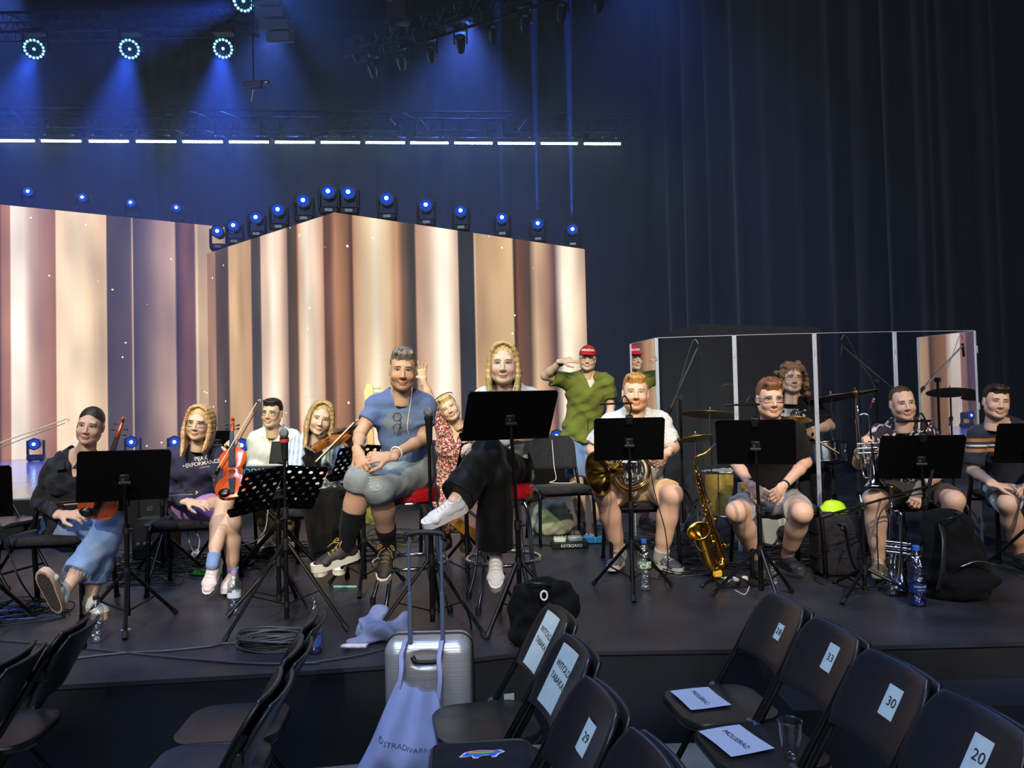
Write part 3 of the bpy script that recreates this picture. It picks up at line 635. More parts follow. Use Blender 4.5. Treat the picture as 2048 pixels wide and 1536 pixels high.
# ------------------------------------------------------------------ people: one continuous body, clothes and hair as its parts
def skin_mat(hx):
    nm = 'skin_' + hx.strip('#')
    if nm in MATS: return MATS[nm]
    m = mat(nm, hx, .52, bump=.06, bscale=180, spec=.35); nt = m.node_tree; b = nt.nodes['Principled BSDF']
    a = nt.nodes.new('ShaderNodeAttribute'); a.attribute_name = 'tint'; mx = nt.nodes.new('ShaderNodeMix'); mx.data_type = 'RGBA'; mx.blend_type = 'MULTIPLY'
    mx.inputs[0].default_value = 1; mx.inputs[6].default_value = hexc(hx); nt.links.new(a.outputs['Color'], mx.inputs[7]); nt.links.new(mx.outputs[2], b.inputs['Base Color'])
    b.inputs['Subsurface Weight'].default_value = 0.0
    return m
def hair_mat(hx, hx2=None): return mat('hair_' + hx.strip('#'), hx, .45, color2=hx2 or hx, nscale=60, bump=.55, bscale=140, stretch=(1, 1, .12), spec=.5)
def cloth(nm, hx, hx2=None, **k):
    a = dict(rough=.9, bump=.2, bscale=260, sheen=.05, nscale=14, spec=.15); a.update(k); return mat(nm, hx, color2=hx2, **a) if hx2 else mat(nm, hx, noise=.12, **a)
def head_sdf(S):
    """local head: +Y is the face, +Z up, origin between the eyes' level and the ears"""
    w = S.get('w', 1.0); jw = S.get('jaw', 1.0); s = Sdf((-.10, -.13, -.20), (.10, .13, .13), .0034)
    s.ell((0, -.016, .032), (.075 * w, .094, .086), 0)
    s.ell((0, .022, -.022), (.064 * w, .068, .078), .03)
    s.cone((-.03 * jw, .012, -.07), (.03 * jw, .012, -.07), .037, k=.03)
    for q in (-1, 1):
        s.cone((q * .05 * jw * w, -.004, -.052), (q * .02 * jw, .056, -.094), .017, .015, .03)
        s.ell((q * .037, .060, -.036), (.024, .021, .022), .022)
    s.ell((0, .069, -.099), (.023 * jw, .017, .016), .018)
    s.cone((-.034, .074, .020), (.034, .074, .020), .0125, k=.018)
    s.cone((0, .085, .008), (0, .104, -.034), .0065, .0105, .011)
    for q in (-1, 1): s.ell((q * .0115, .094, -.0385), (.0075, .0095, .0065), .007)
    for q in (-1, 1): s.ell((q * .031, .1, .0), (.0165, .018, .0105), .012, '-')
    s.ell((0, .083, -.0655), (.021, .0105, .0055), .008); s.ell((0, .081, -.0765), (.0175, .0105, .0062), .008)
    for q in (-1, 1):
        s.ell((q * .077 * w, -.012, -.008), (.0085, .018, .031), .008); s.ell((q * .088 * w, -.006, -.006), (.008, .010, .018), .006, '-')
    s.cone((0, -.022, -.05), (0, -.034, -.19), .050 * S.get('nw', 1), .054 * S.get('nw', 1), .025)
    return s
def make_head(S, c, fwd, up, root, skin):
    y = unit(NP(fwd)); z = NP(up); x = unit(np.cross(y, z)); z = np.cross(x, y); M = axes(x, y, z, c); hs = S.get('hscale', 1.0) * .94; M = M @ Matrix.Diagonal((hs, hs, hs, 1))
    s = head_sdf(S); vf = s.mesh(); L = vf[0]; t = np.ones((len(L), 4), np.float32)
    sm = S.get('smile', .4)
    lip = np.clip(1.5 * np.exp(-((L[:, 0] / .024) ** 4 + ((L[:, 2] + .0715 - sm * (L[:, 0] / .024) ** 2 * .005) / .0095) ** 2)) - .3, 0, 1) * (L[:, 1] > .06)
    lc = np.array(S.get('lip', (.86, .52, .52)), np.float32); t[:, :3] *= 1 - lip[:, None] * (1 - lc)
    ck = np.exp(-(((np.abs(L[:, 0]) - .04) / .022) ** 2 + ((L[:, 2] + .036) / .02) ** 2)) * (L[:, 1] > .02); t[:, :3] *= 1 - ck[:, None] * np.array([.0, .12, .12]) * S.get('blush', 1)
    if 'beard' in S:
        col, st = S['beard']; mk = np.clip((-.036 - L[:, 2] + .015 * (L[:, 1] < .02)) / .012, 0, 1) * np.clip((L[:, 1] - .0) / .02, 0, 1) * (L[:, 2] > -.125) * (1 - lip) * st
        t[:, :3] = t[:, :3] * (1 - mk[:, None]) + np.array(col, np.float32) * mk[:, None]
    body = xf(vf, M)
    def surf(px, pz, o=0.0):
        h = s.cast((px, .14, pz), (0, -1, 0), .2); return V((px, (h.y if h else .08) + o, pz))
    def part(mb, nm, m, par=root, **k): mb.v = [M @ p for p in mb.v]; return mb.build(nm, m, par, **k)
    # eyes
    op = S.get('eye', .8)
    for q in (-1, 1):
        e = surf(q * .031, -.001); b = MB(); b.ell(e + V((0, -.0045, 0)), (.0135, .0085, .0058 * op + .0014), 12, 8)
        eo = part(b, 'eye', mat('eye_white', '#d8d4cf', .25), smooth=180)
        gx = S.get('gaze', 0) * .003
        b = MB(); b.ell(e + V((gx, .0008, .0005)), (.0056, .0042, .0056 * min(1, op + .1)), 10, 6); io = part(b, 'iris', mat('iris_' + S.get('iris', '#3a2a1c').strip('#'), S.get('iris', '#3a2a1c'), .15), eo, smooth=180)
        b = MB(); pts = [surf(q * .031 + u * .0155, -.001 + .0062 * op * (1 - u * u) + .0012, .0012) for u in (-1, -.6, -.2, .2, .6, 1)]
        b.tube(pts, [.0008, .0016, .002, .002, .0016, .0008] if not S.get('lash') else [.0012, .0022, .0028, .0028, .0024, .0014], 5); part(b, 'eyelid', mat('lash_dark', '#241812', .7), smooth=180)
        b = MB(); bt = S.get('brow_t', 1.0); pts = [surf(q * (.012 + u * .036), .0175 + .006 * math.sin(min(1, u * 1.15) * 2.4) - .004 * u + S.get('brow_z', 0), .0008) for u in (0, .2, .4, .6, .8, 1)]
        b.tube(pts, [.0022 * bt, .0034 * bt, .0036 * bt, .0032 * bt, .0024 * bt, .001], 6, flat=1.0); part(b, 'eyebrow', hair_mat(S.get('browc', S['hairc'])), smooth=180)
    # mouth
    us = [-1, -.66, -.33, 0, .33, .66, 1]; wd = .023 + .005 * sm
    if S.get('teeth'):
        b = MB(); fn = lambda a, v: surf((a * 2 - 1) * wd * .92, -.0695 + sm * (a * 2 - 1) ** 2 * .008 - (.0085 * (1 - (a * 2 - 1) ** 2) + .001) * v, .0016)
        b.grid(fn, 11, 3); part(b, 'teeth', mat('teeth_white', '#f2ece2', .3), smooth=180)
        for o in (0, -1):
            b = MB(); b.tube([surf(u * wd, -.0695 + sm * u * u * .008 + o * .0095 * (1 - u * u), .0016) for u in us], [.0008, .0018, .0022, .0024, .0022, .0018, .0008], 5); part(b, 'lip', mat('lip_skin', '#a4605a', .5), smooth=180)
    else:
        b = MB(); b.tube([surf(u * wd, -.0712 + sm * u * u * .007, .0004) for u in us], [.0006, .0011, .0013, .0013, .0013, .0011, .0006], 5); part(b, 'mouth', mat('mouth_line', '#5a2c28', .6), smooth=180)
    if 'glasses' in S:
        g = S['glasses']; b = MB(); z0 = -.004; lw, lh = g.get('size', (.024, .018)); yo = max(surf(.031, z0).y, surf(.031 + lw * .7, z0).y, surf(.02, z0).y) + .006
        for q in (-1, 1):
            lp = [V((q * .033 + lx, yo - .25 * abs(lx) * (1 if lx * q > 0 else 0), z0 + lz)) for lx, lz in rrect(lw * 2, lh * 2, min(lw, lh) * g.get('round', .55), 4)]
            b.tube(lp, g.get('t', .0016), 5, closed=True)
            b.tube([V((q * (.033 + lw), yo - .006, z0 + .006)), V((q * .077, .03, .004)), V((q * .080, -.012, .006)), V((q * .079, -.03, -.012))], g.get('t', .0016), 5)
        b.tube([V((-.012, yo, .0)), V((0, yo + .002, .003)), V((.012, yo, .0))], g.get('t', .0016), 5)
        go = part(b, 'glasses', g['m'], smooth=180)
        for q in (-1, 1):
            b = MB(); b.prism([(q * .033 + lx * .95, lz * .95) for lx, lz in rrect(lw * 2, lh * 2, min(lw, lh) * g.get('round', .55), 4)], -.0005, .0005, axes((1, 0, 0), (0, 0, 1), (0, -1, 0), (0, yo - .002, z0))); part(b, 'lens', clearmat('glasses_lens', '#f6f8f8', .03, .02, .6), go)
    if S.get('hair'):
        st = S['hair']; h = Sdf((-.13, -.17, (min(S.get('len', (-.3, -.3))) - .03) if st == 'long' else -.18), (.13, .15, .17), S.get('hres', .0042)); rr = random.Random(S.get('seed', 3))
        v = S.get('hvol', 1.0); ww = S.get('w', 1.0)
        if st == 'short':
            h.ell((0, -.020, .040), (.079 * ww, .097, .086), 0); h.ell((0, .008, .092), (.062 * ww, .076, .028 * v), .03)
            for _ in range(40):
                a, e = rr.uniform(-1, 1), rr.uniform(-1, 1); q = max(0, 1 - a * a * .8 - e * e * .6) ** .5
                h.cone((a * .052 * ww, .002 + e * .06, .092 + .022 * v * q), (a * .055 * ww + rr.uniform(-.012, .012), .018 + e * .066, .094 + (.028 + .012 * rr.random()) * v * q), .010, .004, .010)
            h.ell((0, .132, -.018), (.074, .095, .088), .010, '-'); h.ell((0, .02, -.085), (.12, .095, .075), .006, '-')
            for q in (-1, 1): h.ell((q * .085, -.008, -.012), (.03, .024, .036), .006, '-'); h.ell((q * .07, .075, .045), (.03, .045, .035), .012, '-')
            h.ridges(lambda p: np.sin(p[:, 0] * 420 + np.sin(p[:, 1] * 60) * 2) * np.sin(p[:, 1] * 160 + p[:, 0] * 90), .0015)
        elif st == 'buzz':
            h.ell((0, -.018, .033), (.0765 * ww, .0950, .0872), 0); h.ell((0, .118, .012), (.066, .088, .086), .01, '-'); h.ell((0, .02, -.085), (.12, .095, .075), .006, '-')
            for q in (-1, 1): h.ell((q * .085, -.008, -.012), (.03, .024, .036), .006, '-'); h.ell((q * .062, .075, .055), (.03, .05, .04), .01, '-')
        elif st == 'slick':
            h.ell((0, -.020, .035), (.0778 * ww, .0975, .0880), 0); h.ell((0, .126, -.016), (.066, .100, .098), .012, '-'); h.ell((0, .03, -.10), (.12, .085, .085), .006, '-')
            for q in (-1, 1): h.ell((q * .085, -.004, -.014), (.03, .022, .034), .006, '-'); h.cone((q * .072, .012, .01), (q * .078, .006, -.085), .003, .0012, .004)
            h.ell((0, -.12, -.02), (.035, .035, .04), .012); h.cone((0, .08, .118), (0, -.02, .128), .004, k=.006, op='-')
            h.cone((0, -.10, -.03), (.0, -.10, -.16), .022, .012, .02)
        elif st == 'long':
            h.ell((0, -.020, .036), (.0795 * ww, .098, .0885), 0); h.ell((0, .138, -.036 + S.get('forehead', .030)), (.070, .098, .100), .006, '-'); h.ell((0, .05, -.10), (.066, .085, .09), .006, '-')
            fx = S.get('fwdx', .055); hb = S.get('len', (-.30, -.30))
            for q in (-1, 1):
                ln = hb[0 if q < 0 else 1]
                for k in range(21): # overlapping locks from the parting down to the chest
                    a = k / 20; y0 = .054 - .127 * a; x1 = .080 + .004 * math.sin(a * 3); y1 = .040 - .125 * a; e = ln * rr.uniform(.80, 1.0) if y1 > -.03 else ln * .9
                    wv = rr.uniform(-.008, .008); path = bez([(q * .006, y0, .122 - 1.4 * y0 * y0 - .010 * (a > .7)), (q * .050, y0 * 1.02 + .004, .100 - 1.0 * y0 * y0), (q * (x1 - .002), y1, .02), (q * (x1 + .003 + wv), y1 + .006 + wv, -.08), (q * (x1 - .004 - wv), y1 + .4 * fx * (y1 > -.04), -.08 + (e + .08) * .55), (q * (x1 - .012 + wv), y1 + fx * .8 * (y1 > -.04), e)], 3)
                    n_ = len(path)
                    for i_ in range(n_ - 1):
                        f_ = i_ / n_; r0 = .0074 * (1 - .5 * max(0, f_ - .5) / .5); r0 *= min(1, .45 + f_ * 2.2); h.cone(path[i_], path[i_ + 1], r0, r0, .013)
            for q in (-1, 1):
                ln = hb[0 if q < 0 else 1]; h.etube((q * .074, -.016, .02), (q * .080, -.012, -.10), (.020, .003), (.054, .010), (0, 1, 0), .014); h.etube((q * .080, -.008, -.10), (q * .074, .012 + fx * .3, ln * .9), (.054, .011), (.030, .008), (0, 1, 0), .012)
            h.ell((0, .140, -.030 + S.get('forehead', .030)), (.066, .100, .098), .012, '-'); h.ell((0, .06, -.075), (.060, .07, .06), .01, '-')
            h.etube((0, -.075, .05), (0, -.080, min(hb) * .75), (.072, .034), (.066, .022), (1, 0, 0), .02)
            h.ridges(lambda p: np.sin(p[:, 0] * 420 + p[:, 1] * 380 + np.sin(p[:, 2] * 26) * 1.2), .0018)
        elif st == 'curly':
            h.ell((0, -.024, .044), (.085, .10, .090), 0); h.ell((0, .135, -.045), (.068, .095, .100), .006, '-')
            for _ in range(150):
                th = rr.uniform(-2.5, 2.5); zz = rr.uniform(-.15, .12); rad = .092 + .030 * (zz < .03) * rr.random()
                x_, y_ = rad * math.sin(th), -rad * math.cos(th) * 1.05 - .01
                if y_ > .035 and zz < .055: continue
                k_ = 1 if zz < .06 else (.75 if zz < .09 else .5); h.ell((x_ * k_, y_ * k_, zz + .01), rr.uniform(.014, .024), .008)
            h.ridges(lambda p: np.sin(p[:, 0] * 260 + np.sin(p[:, 2] * 120) * 2.2 + p[:, 1] * 150), .0035)
        ho = np_mesh('hair', [xf(h.mesh(), M)], hair_mat(S['hairc'], S.get('hairc2')), root)
    return body, t, M, surf
def make_hand(w, d, n, q, curl=(25, 30, 20), spread=.10, thumb=(.75, .25), sz=1.0, point=None):
    """w wrist, d finger direction, n palm normal, q = +1/-1 thumb side along n x d"""
    w = V(w); d = V(d).normalized(); n = V(n); n = (n - d * n.dot(d)).normalized(); sd = n.cross(d) * q
    T = lambda a, b, c: w + (d * a + sd * b + n * c) * sz
    P_ = [w]; segs = []
    for i, (o, L) in enumerate(((.031, .070), (.010, .078), (-.011, .072), (-.031, .056))):
        cu = curl if point is None or i not in point else point[i]
        p = T(.086 - .004 * abs(i - 1), o, 0); ang = 0; r0 = .0098 - .0006 * (i == 3); dir0 = (d + sd * (o / .031) * spread).normalized()
        for j, (fr, r1) in enumerate(((.46, .0088), (.30, .0080), (.24, .0068))):
            ang += R(cu[j]); dj = dir0 * math.cos(ang) + n * math.sin(ang); p2 = p + dj * (L * fr * sz); segs.append((p, p2, r0 * sz, r1 * sz)); p = p2; r0 = r1
        P_.append(p)
    p = T(.022, .026, .004); dj = (d * .62 + sd * thumb[0] + n * thumb[1]).normalized(); p2 = p + dj * .040 * sz; d2 = (d * .9 + sd * thumb[0] * .35 + n * thumb[1] * 1.3).normalized(); p3 = p2 + d2 * .030 * sz; p4 = p3 + d2 * .024 * sz
    segs += [(p, p2, .0145 * sz, .0108 * sz), (p2, p3, .0106 * sz, .0095 * sz), (p3, p4, .0095 * sz, .0075 * sz)]
    allp = np.array([tuple(a) for s_ in segs for a in s_[:2]] + [tuple(w - d * .03)])
    s = Sdf(allp.min(0) - .02, allp.max(0) + .02, .0032)
    s.etube(w - d * .035, w + d * .012, (.027 * sz, .020 * sz), (.028 * sz, .018 * sz), sd, 0); s.etube(w + d * .01, T(.078, 0, 0), (.031 * sz, .017 * sz), (.039 * sz, .0125 * sz), sd, .015)
    for a, b, ra, rb in segs: s.cone(a, b, ra, rb, .006)
    return s.mesh()
def make_shoe(ank, toe, upv, st, root, scale=1.0):
    ank, toe = V(ank), V(toe); d = (toe - ank); upv = V(upv)
    # the foot runs from the heel under the ankle to the toe
    L = .27 * scale; up = upv.normalized(); fw = st.get('fw') or d.normalized(); fw = V(fw).normalized(); up = (up - fw * up.dot(fw)).normalized(); sd = fw.cross(up); heel = ank - up * (.075 * scale) - fw * (.055 * scale)
    T = lambda a, b, c: heel + (fw * a + sd * b + up * c) * scale
    pts = np.array([tuple(T(a, b, c)) for a in (-.03, .29) for b in (-.06, .06) for c in (-.03, .16)])
    s = Sdf(pts.min(0), pts.max(0), .0048)
    s.etube(T(.028, 0, .034), T(.10, 0, .036), (.034 * scale, .032 * scale), (.037 * scale, .036 * scale), sd, 0)
    s.etube(T(.10, 0, .034), T(.19, 0, .026), (.038 * scale, .036 * scale), (.046 * scale, .026 * scale), sd, .02)
    s.etube(T(.19, 0, .026), T(.232, 0, .022), (.046 * scale, .026 * scale), (.034 * scale, .020 * scale), sd, .02)
    s.etube(T(.045, 0, .045), T(.052, 0, st.get('high', .088)), (.036 * scale, .042 * scale), (.035 * scale, .044 * scale), sd, .02, flat=True)
    s.etube(T(.075, 0, .07), T(.165, 0, .047), (.022 * scale, .018 * scale), (.026 * scale, .014 * scale), sd, .02)
    so = np_mesh('shoe', [s.mesh()], st['m'], root)
    out = [(.268, 0), (.258, .026), (.225, .043), (.18, .047), (.12, .041), (.06, .038), (.015, .033), (-.008, .016), (-.013, 0)]; out += [(x, -y) for x, y in out[-2:0:-1]]
    b = MB(axes(fw * scale, -sd * scale, up * scale, heel)); b.prism(out[::-1], -.012, st.get('sole', .022)); b.build('sole', st['ms'], so, smooth=50); b = MB(axes(fw * scale, -sd * scale, up * scale, heel)); b.prism([(.126 + (x - .126) * .9, y * .82) for x, y in out[::-1]], -.0155, -.0115); b.build('tread', mat('shoe_tread', '#4a443f', .8, bump=.9, bscale=120), so, smooth=50)
    if 'cap' in st:
        b = MB(axes(fw * scale, sd * scale, up * scale, heel)); b.ell((.235, 0, .024), (.036, .040, .021), 12, 8); b.build('toe_cap', st['cap'], so, smooth=180)
    lm = st.get('lace')
    if lm:
        b = MB()
        for k in range(4):
            a = .09 + k * .023
            h = s.cast(T(a, 0, .2), -up, .25); h = h if h else T(a, 0, .08); e0 = s.cast(T(a + .004, .024, .2), -up, .25) or h; e1 = s.cast(T(a + .004, -.024, .2), -up, .25) or h
            b.tube([e0 + up * .002, h + up * .004, e1 + up * .002], .0034, 5)
        if st.get('bow'):
            h = s.cast(T(.088, 0, .2), -up, .25) or T(.088, 0, .1)
            for q in (-1, 1): b.tube(bez([h, h + sd * q * .035 + up * .018, h + sd * q * .05 + fw * .02 - up * .002, h + sd * q * .02 + up * .01, h], 5), .0028, 5); b.tube(bez([h, h + sd * q * .03 + fw * .03, h + sd * q * .045 + fw * .06 - up * .02], 5), .0026, 5)
        b.build('laces', lm, so, smooth=180)
    if 'stripe' in st:
        for q in (-1, 1):
            b = MB(); c0 = [s.cast(T(a, q * .12, c), -sd * q, .2) for a, c in ((.06, .035), (.09, .045), (.12, .05), (.135, .058), (.15, .035), (.12, .032), (.09, .028), (.06, .026))]
            if all(c0): b.add([p + sd * q * .0015 for p in c0], [tuple(range(8)) if q < 0 else tuple(range(8))[::-1]]); b.build('side_patch', st['stripe'], so, smooth=0)
    return so
AUDIT = []
def person(label, S):
    g = lambda k: P(*S[k]) if isinstance(S[k], tuple) and len(S[k]) == 3 and S[k][0] > 12 or isinstance(S[k], tuple) and S.get('px') else S[k]
    PP = lambda t: P(*t) if isinstance(t, tuple) else V(t)
    pel, nk, hd = PP(S['pel']), PP(S['nk']), PP(S['hd']); fem = S.get('fem', False); bk = S.get('bulk', 1.0)
    ya = R(S.get('shyaw', 0)); sd = V((math.cos(ya), math.sin(ya), S.get('shtilt', 0))).normalized(); hy = R(S.get('hipyaw', S.get('shyaw', 0))); hs = V((math.cos(hy), math.sin(hy), 0))
    sw = S.get('sw', .138 if fem else .155); sz = nk + V((0, 0, -.068))
    J = dict(sa=sz - sd * sw, sb=sz + sd * sw, ha=pel - hs * .085, hb=pel + hs * .085)
    for k in ('sa', 'sb', 'ha', 'hb', 'ea', 'eb', 'wa', 'wb', 'ka', 'kb', 'aa', 'ab', 'ta', 'tb'):
        if k in S: J[k] = PP(S[k])
    base = V((pel.x, pel.y, S.get('base', 0.0))); root = thing('person', label, 'person', base); skin = skin_mat(S.get('skin', '#c99a7c'))
    waist = pel.lerp(nk, .38); chest = pel.lerp(nk, .70)
    if 'bend' in S: waist = waist + V(S['bend']); chest = chest + V(S['bend']) * .8
    pw, pd = (.158, .118) if fem else (.160, .118); ww_, wd_ = (.118, .092) if fem else (.142, .108); cw, cd = (.140, .108) if fem else (.166, .118)
    pw, pd, ww_, wd_, cw, cd = [x * bk for x in (pw, pd, ww_, wd_, cw, cd)]
    top = nk + (waist - nk).normalized() * .055
    ar = S.get('ar', (.047, .040, .027) if not fem else (.041, .035, .024)); lr = S.get('lr', (.080, .060, .038) if not fem else (.078, .056, .034))
    yw, pt, rl = [R(a) for a in S.get('face', (0, 0, 0))]; fwd = V((math.sin(yw) * math.cos(pt), -math.cos(yw) * math.cos(pt), math.sin(pt))); upv = (V((0, 0, 1)) * math.cos(rl) + V((math.cos(yw), math.sin(yw), 0)) * math.sin(rl)); upv = (upv - fwd * upv.dot(fwd)).normalized()
    allj = [pel, nk, hd] + list(J.values()); A = np.array([tuple(p) for p in allj]); lo = A.min(0) - .2; hi = A.max(0) + .2
    def torso(s, e, t0=True, hem=None):
        s.etube(pel, waist, (pw + e, pd + e), (ww_ + e, wd_ + e), hs, .03); s.etube(waist, chest, (ww_ + e, wd_ + e), (cw + e, cd + e), sd, .03)
        s.etube(chest, top, (cw + e, cd + e), (cw * .86 + e, cd * .68 + e), sd, .04)
        s.etube(top, nk, (cw * .74 + e, cd * .66 + e), (.062 + e, .058 + e), sd, .05)
        for k in ('sa', 'sb'): s.cone(top.lerp(nk, .35), J[k], .042 + e * .6, ar[0] + .002 + e * .8, .05)
        if fem and S.get('bust', 1):
            f = sd.cross(V((0, 0, 1))); f = f if f.y < 0 else -f
            for q in (-1, 1): s.ell(chest + sd * q * .066 + f * (cd * .70) + V((0, 0, -.012)), (.058 + e * .7, .052 + e * .7, .058 + e * .7), .035)
        if S.get('belly'):
            f = hs.cross(V((0, 0, 1))); f = f if f.y < 0 else -f; s.ell(waist + f * .05 + V((0, 0, -.02)), (.15 + e, .13 + e, .15 + e), .05)
    # ---- body
    s = Sdf(lo, hi, .0085); torso(s, -.002)
    s.cone(nk + V((0, 0, -.02)), hd - V(upv) * .075 - fwd * .022, .056 * S.get('nw', 1), .051 * S.get('nw', 1), .03)
    for q in 'ab':
        if 'e' + q in J:
            s.cone(J['s' + q], J['e' + q], ar[0], ar[1], .03); s.ell(J['s' + q].lerp(J['e' + q], .45), ar[0] * .98, .03)
            if 'w' + q in J:
                e_, w_ = J['e' + q], J['w' + q]; s.cone(e_, e_.lerp(w_, .3), ar[1] * .92, ar[1] * .98, .02); s.cone(e_.lerp(w_, .3), w_, ar[1] * .96, ar[2], .02)
        if 'k' + q in J:
            s.cone(J['h' + q], J['k' + q], lr[0], lr[1] * .94, .03)
            if 'a' + q in J:
                k_, a_ = J['k' + q], J['a' + q]; ab = (a_ - k_).normalized(); fr_ = (J['k' + q] - J['h' + q]); bkv = -(fr_ - ab * fr_.dot(ab)); bkv = bkv.normalized() if bkv.length > .05 else V((0, 1, 0))
                s.cone(k_, a_, lr[1] * .86, lr[2], .02); s.cone(k_.lerp(a_, .16) + bkv * .006, k_.lerp(a_, .36) + bkv * .016, lr[1] * .70, lr[1] * .84, .05); s.cone(k_.lerp(a_, .36) + bkv * .016, k_.lerp(a_, .7) + bkv * .004, lr[1] * .80, lr[2], .05); s.ell(k_ - bkv * .016, lr[1] * .72, .05)
    head, tint, HM, surf = make_head(S, hd, fwd, upv, root, skin); parts = [s.mesh()]; tints = [np.ones((len(parts[0][0]), 4), np.float32)]; parts.append(head); tints.append(tint)
    for q in 'ab':
        if 'hand' + q in S:
            H = dict(S['hand' + q]); hv = make_hand(J['w' + q], V(H.pop('d')), V(H.pop('n')), H.pop('q'), **H); parts.append(hv); tints.append(np.ones((len(hv[0]), 4), np.float32))
    np_mesh('body', parts, skin, root, tints)
    # ---- clothes
    C = {}
    for c in S.get('clothes', ()):
        kd = c['kind']; e = c.get('e', .012); s = Sdf(lo, hi, c.get('res', .0075))
        if kd == 'top':
            torso(s, e)
            hem = c.get('hem', .06); hemv = (pel - waist).normalized()
            if hem > 0: s.etube(pel, pel + hemv * hem, (pw + e + c.get('flare', 0), pd + e + c.get('flare', 0)), (pw + e + c.get('flare', .0) * 1.5, pd + e + c.get('flare', 0) * 1.5), hs, .03, flat=True)
            s.plane(pel + hemv * hem, hemv)
            if c.get('collar', 0): s.cone(nk + V((0, 0, -.03)), nk.lerp(hd, c['collar']), .066, .060, .03, flat=True)
            for q in 'ab':
                sl = c.get('sleeve', .5); a_, b_ = J['s' + q], J.get('e' + q)
                if b_ is None: continue
                lo_ = c.get('loose', .014)
                if sl <= 1: s.cone(a_, a_.lerp(b_, sl), ar[0] + lo_, ar[0] * (1 - sl) + ar[1] * sl + lo_ + c.get('cuff', .006), .03, flat=True)
                else:
                    s.cone(a_, b_, ar[0] + lo_, ar[1] + lo_, .03); w_ = J.get('w' + q)
                    if w_ is not None: s.cone(b_, b_.lerp(w_, sl - 1), ar[1] + lo_, ar[2] + lo_ * .9 + .004, .02, flat=True)
            f = sd.cross(V((0, 0, 1))); f = f if f.y < 0 else -f
            vn = c.get('neck', ('crew', 0))
            s.cone(nk + V((0, 0, .02)), nk + V((0, 0, .15)), .062, .075, .01, '-')
            if vn[0] == 'v':
                s.etube(nk + f * .10 + V((0, 0, .03)), nk + f * .12 - V((0, 0, vn[1])), (.055, .075), (.008, .06), sd, .006, '-')
            elif vn[0] == 'scoop': s.ell(nk + f * .09 + V((0, 0, -.01)), (.085, .08, vn[1]), .006, '-')
            elif vn[0] == 'open': s.etube(nk + f * .11 + V((0, 0, .05)), nk + f * .13 - V((0, 0, vn[1])), (.07, .085), (.075, .07), sd, .006, '-')
            for fn in c.get('extra', ()): fn(s, locals())
        elif kd == 'bottom':
            s.etube(pel + (waist - pel).normalized() * .07, pel, (pw * .97 + e, pd * .97 + e), (pw + e, pd + e), hs, .03)
            for q in 'ab':
                if 'k' + q not in J: continue
                h_, k_ = J['h' + q], J['k' + q]; L = c.get('len', .7); lo_ = c.get('loose', .018)
                if L <= 1: s.cone(h_, h_.lerp(k_, L), lr[0] + lo_ * .7, lr[0] * (1 - L) + lr[1] * L + lo_ + .006, .03, flat=True)
                else:
                    a_ = J['a' + q]; wl = c.get('wide', 0); s.cone(h_, k_, lr[0] + lo_ * .7, lr[1] + lo_ + wl * .4, .03); s.cone(k_, k_.lerp(a_, L - 1), lr[1] + lo_ + wl * .4, (lr[1] + lr[2]) / 2 + lo_ + wl, .03, flat=True)
            for fn in c.get('extra', ()): fn(s, locals())
        if c.get('wr', .006): s.wrinkle(c.get('wr', .006), c.get('wl', .09), c.get('seed', 1), c.get('ws', (1, 1, 1)))
        o = np_mesh(c.get('name', 'shirt' if kd == 'top' else 'trousers'), [s.mesh()], c['m'], root, label=c.get('label')); C[c.get('name', kd)] = (s, o)
    for q in 'ab':
        if 'sock' + q in S:
            m_, f0 = S['sock' + q]; k_, a_ = J['k' + q], J['a' + q]; s = Sdf(np.minimum(NP(k_), NP(a_)) - .1, np.maximum(NP(k_), NP(a_)) + .12, .006); ab = (a_ - k_).normalized(); fr_ = (k_ - J['h' + q]); bkv = -(fr_ - ab * fr_.dot(ab)); bkv = bkv.normalized() if bkv.length > .05 else V((0, 1, 0)); e = .007
            s.cone(k_, a_ + ab * .02, lr[1] * .86 + e, lr[2] + e, .02); s.cone(k_.lerp(a_, .16) + bkv * .006, k_.lerp(a_, .36) + bkv * .016, lr[1] * .70 + e, lr[1] * .84 + e, .05); s.cone(k_.lerp(a_, .36) + bkv * .016, k_.lerp(a_, .7) + bkv * .004, lr[1] * .80 + e, lr[2] + e, .05)
            s.plane(k_.lerp(a_, f0), k_ - a_); np_mesh('sock', [s.mesh()], m_, root)
        if 'shoe' in S and 't' + q in J and 'a' + q in J:
            st = dict(S['shoe'])
            if 'fw' + q in S: st['fw'] = S['fw' + q]
            make_shoe(J['a' + q], J['t' + q], V(S['su' + q]) if 'su' + q in S else (J['k' + q] - J['a' + q]), st, root, S.get('shoesize', 1.0))
    ln = lambda a, b: round((J[a] - J[b]).length, 2) if a in J and b in J else None
    AUDIT.append((label[:26], 'torso %.2f neck-head %.2f' % ((pel - nk).length, (nk - hd).length), 'uarm', ln('sa', 'ea'), ln('sb', 'eb'), 'farm', ln('ea', 'wa'), ln('eb', 'wb'), 'thigh', ln('ha', 'ka'), ln('hb', 'kb'), 'shin', ln('ka', 'aa'), ln('kb', 'ab'), 'pelz %.2f' % pel.z))
    return root, J, C, HM, surf

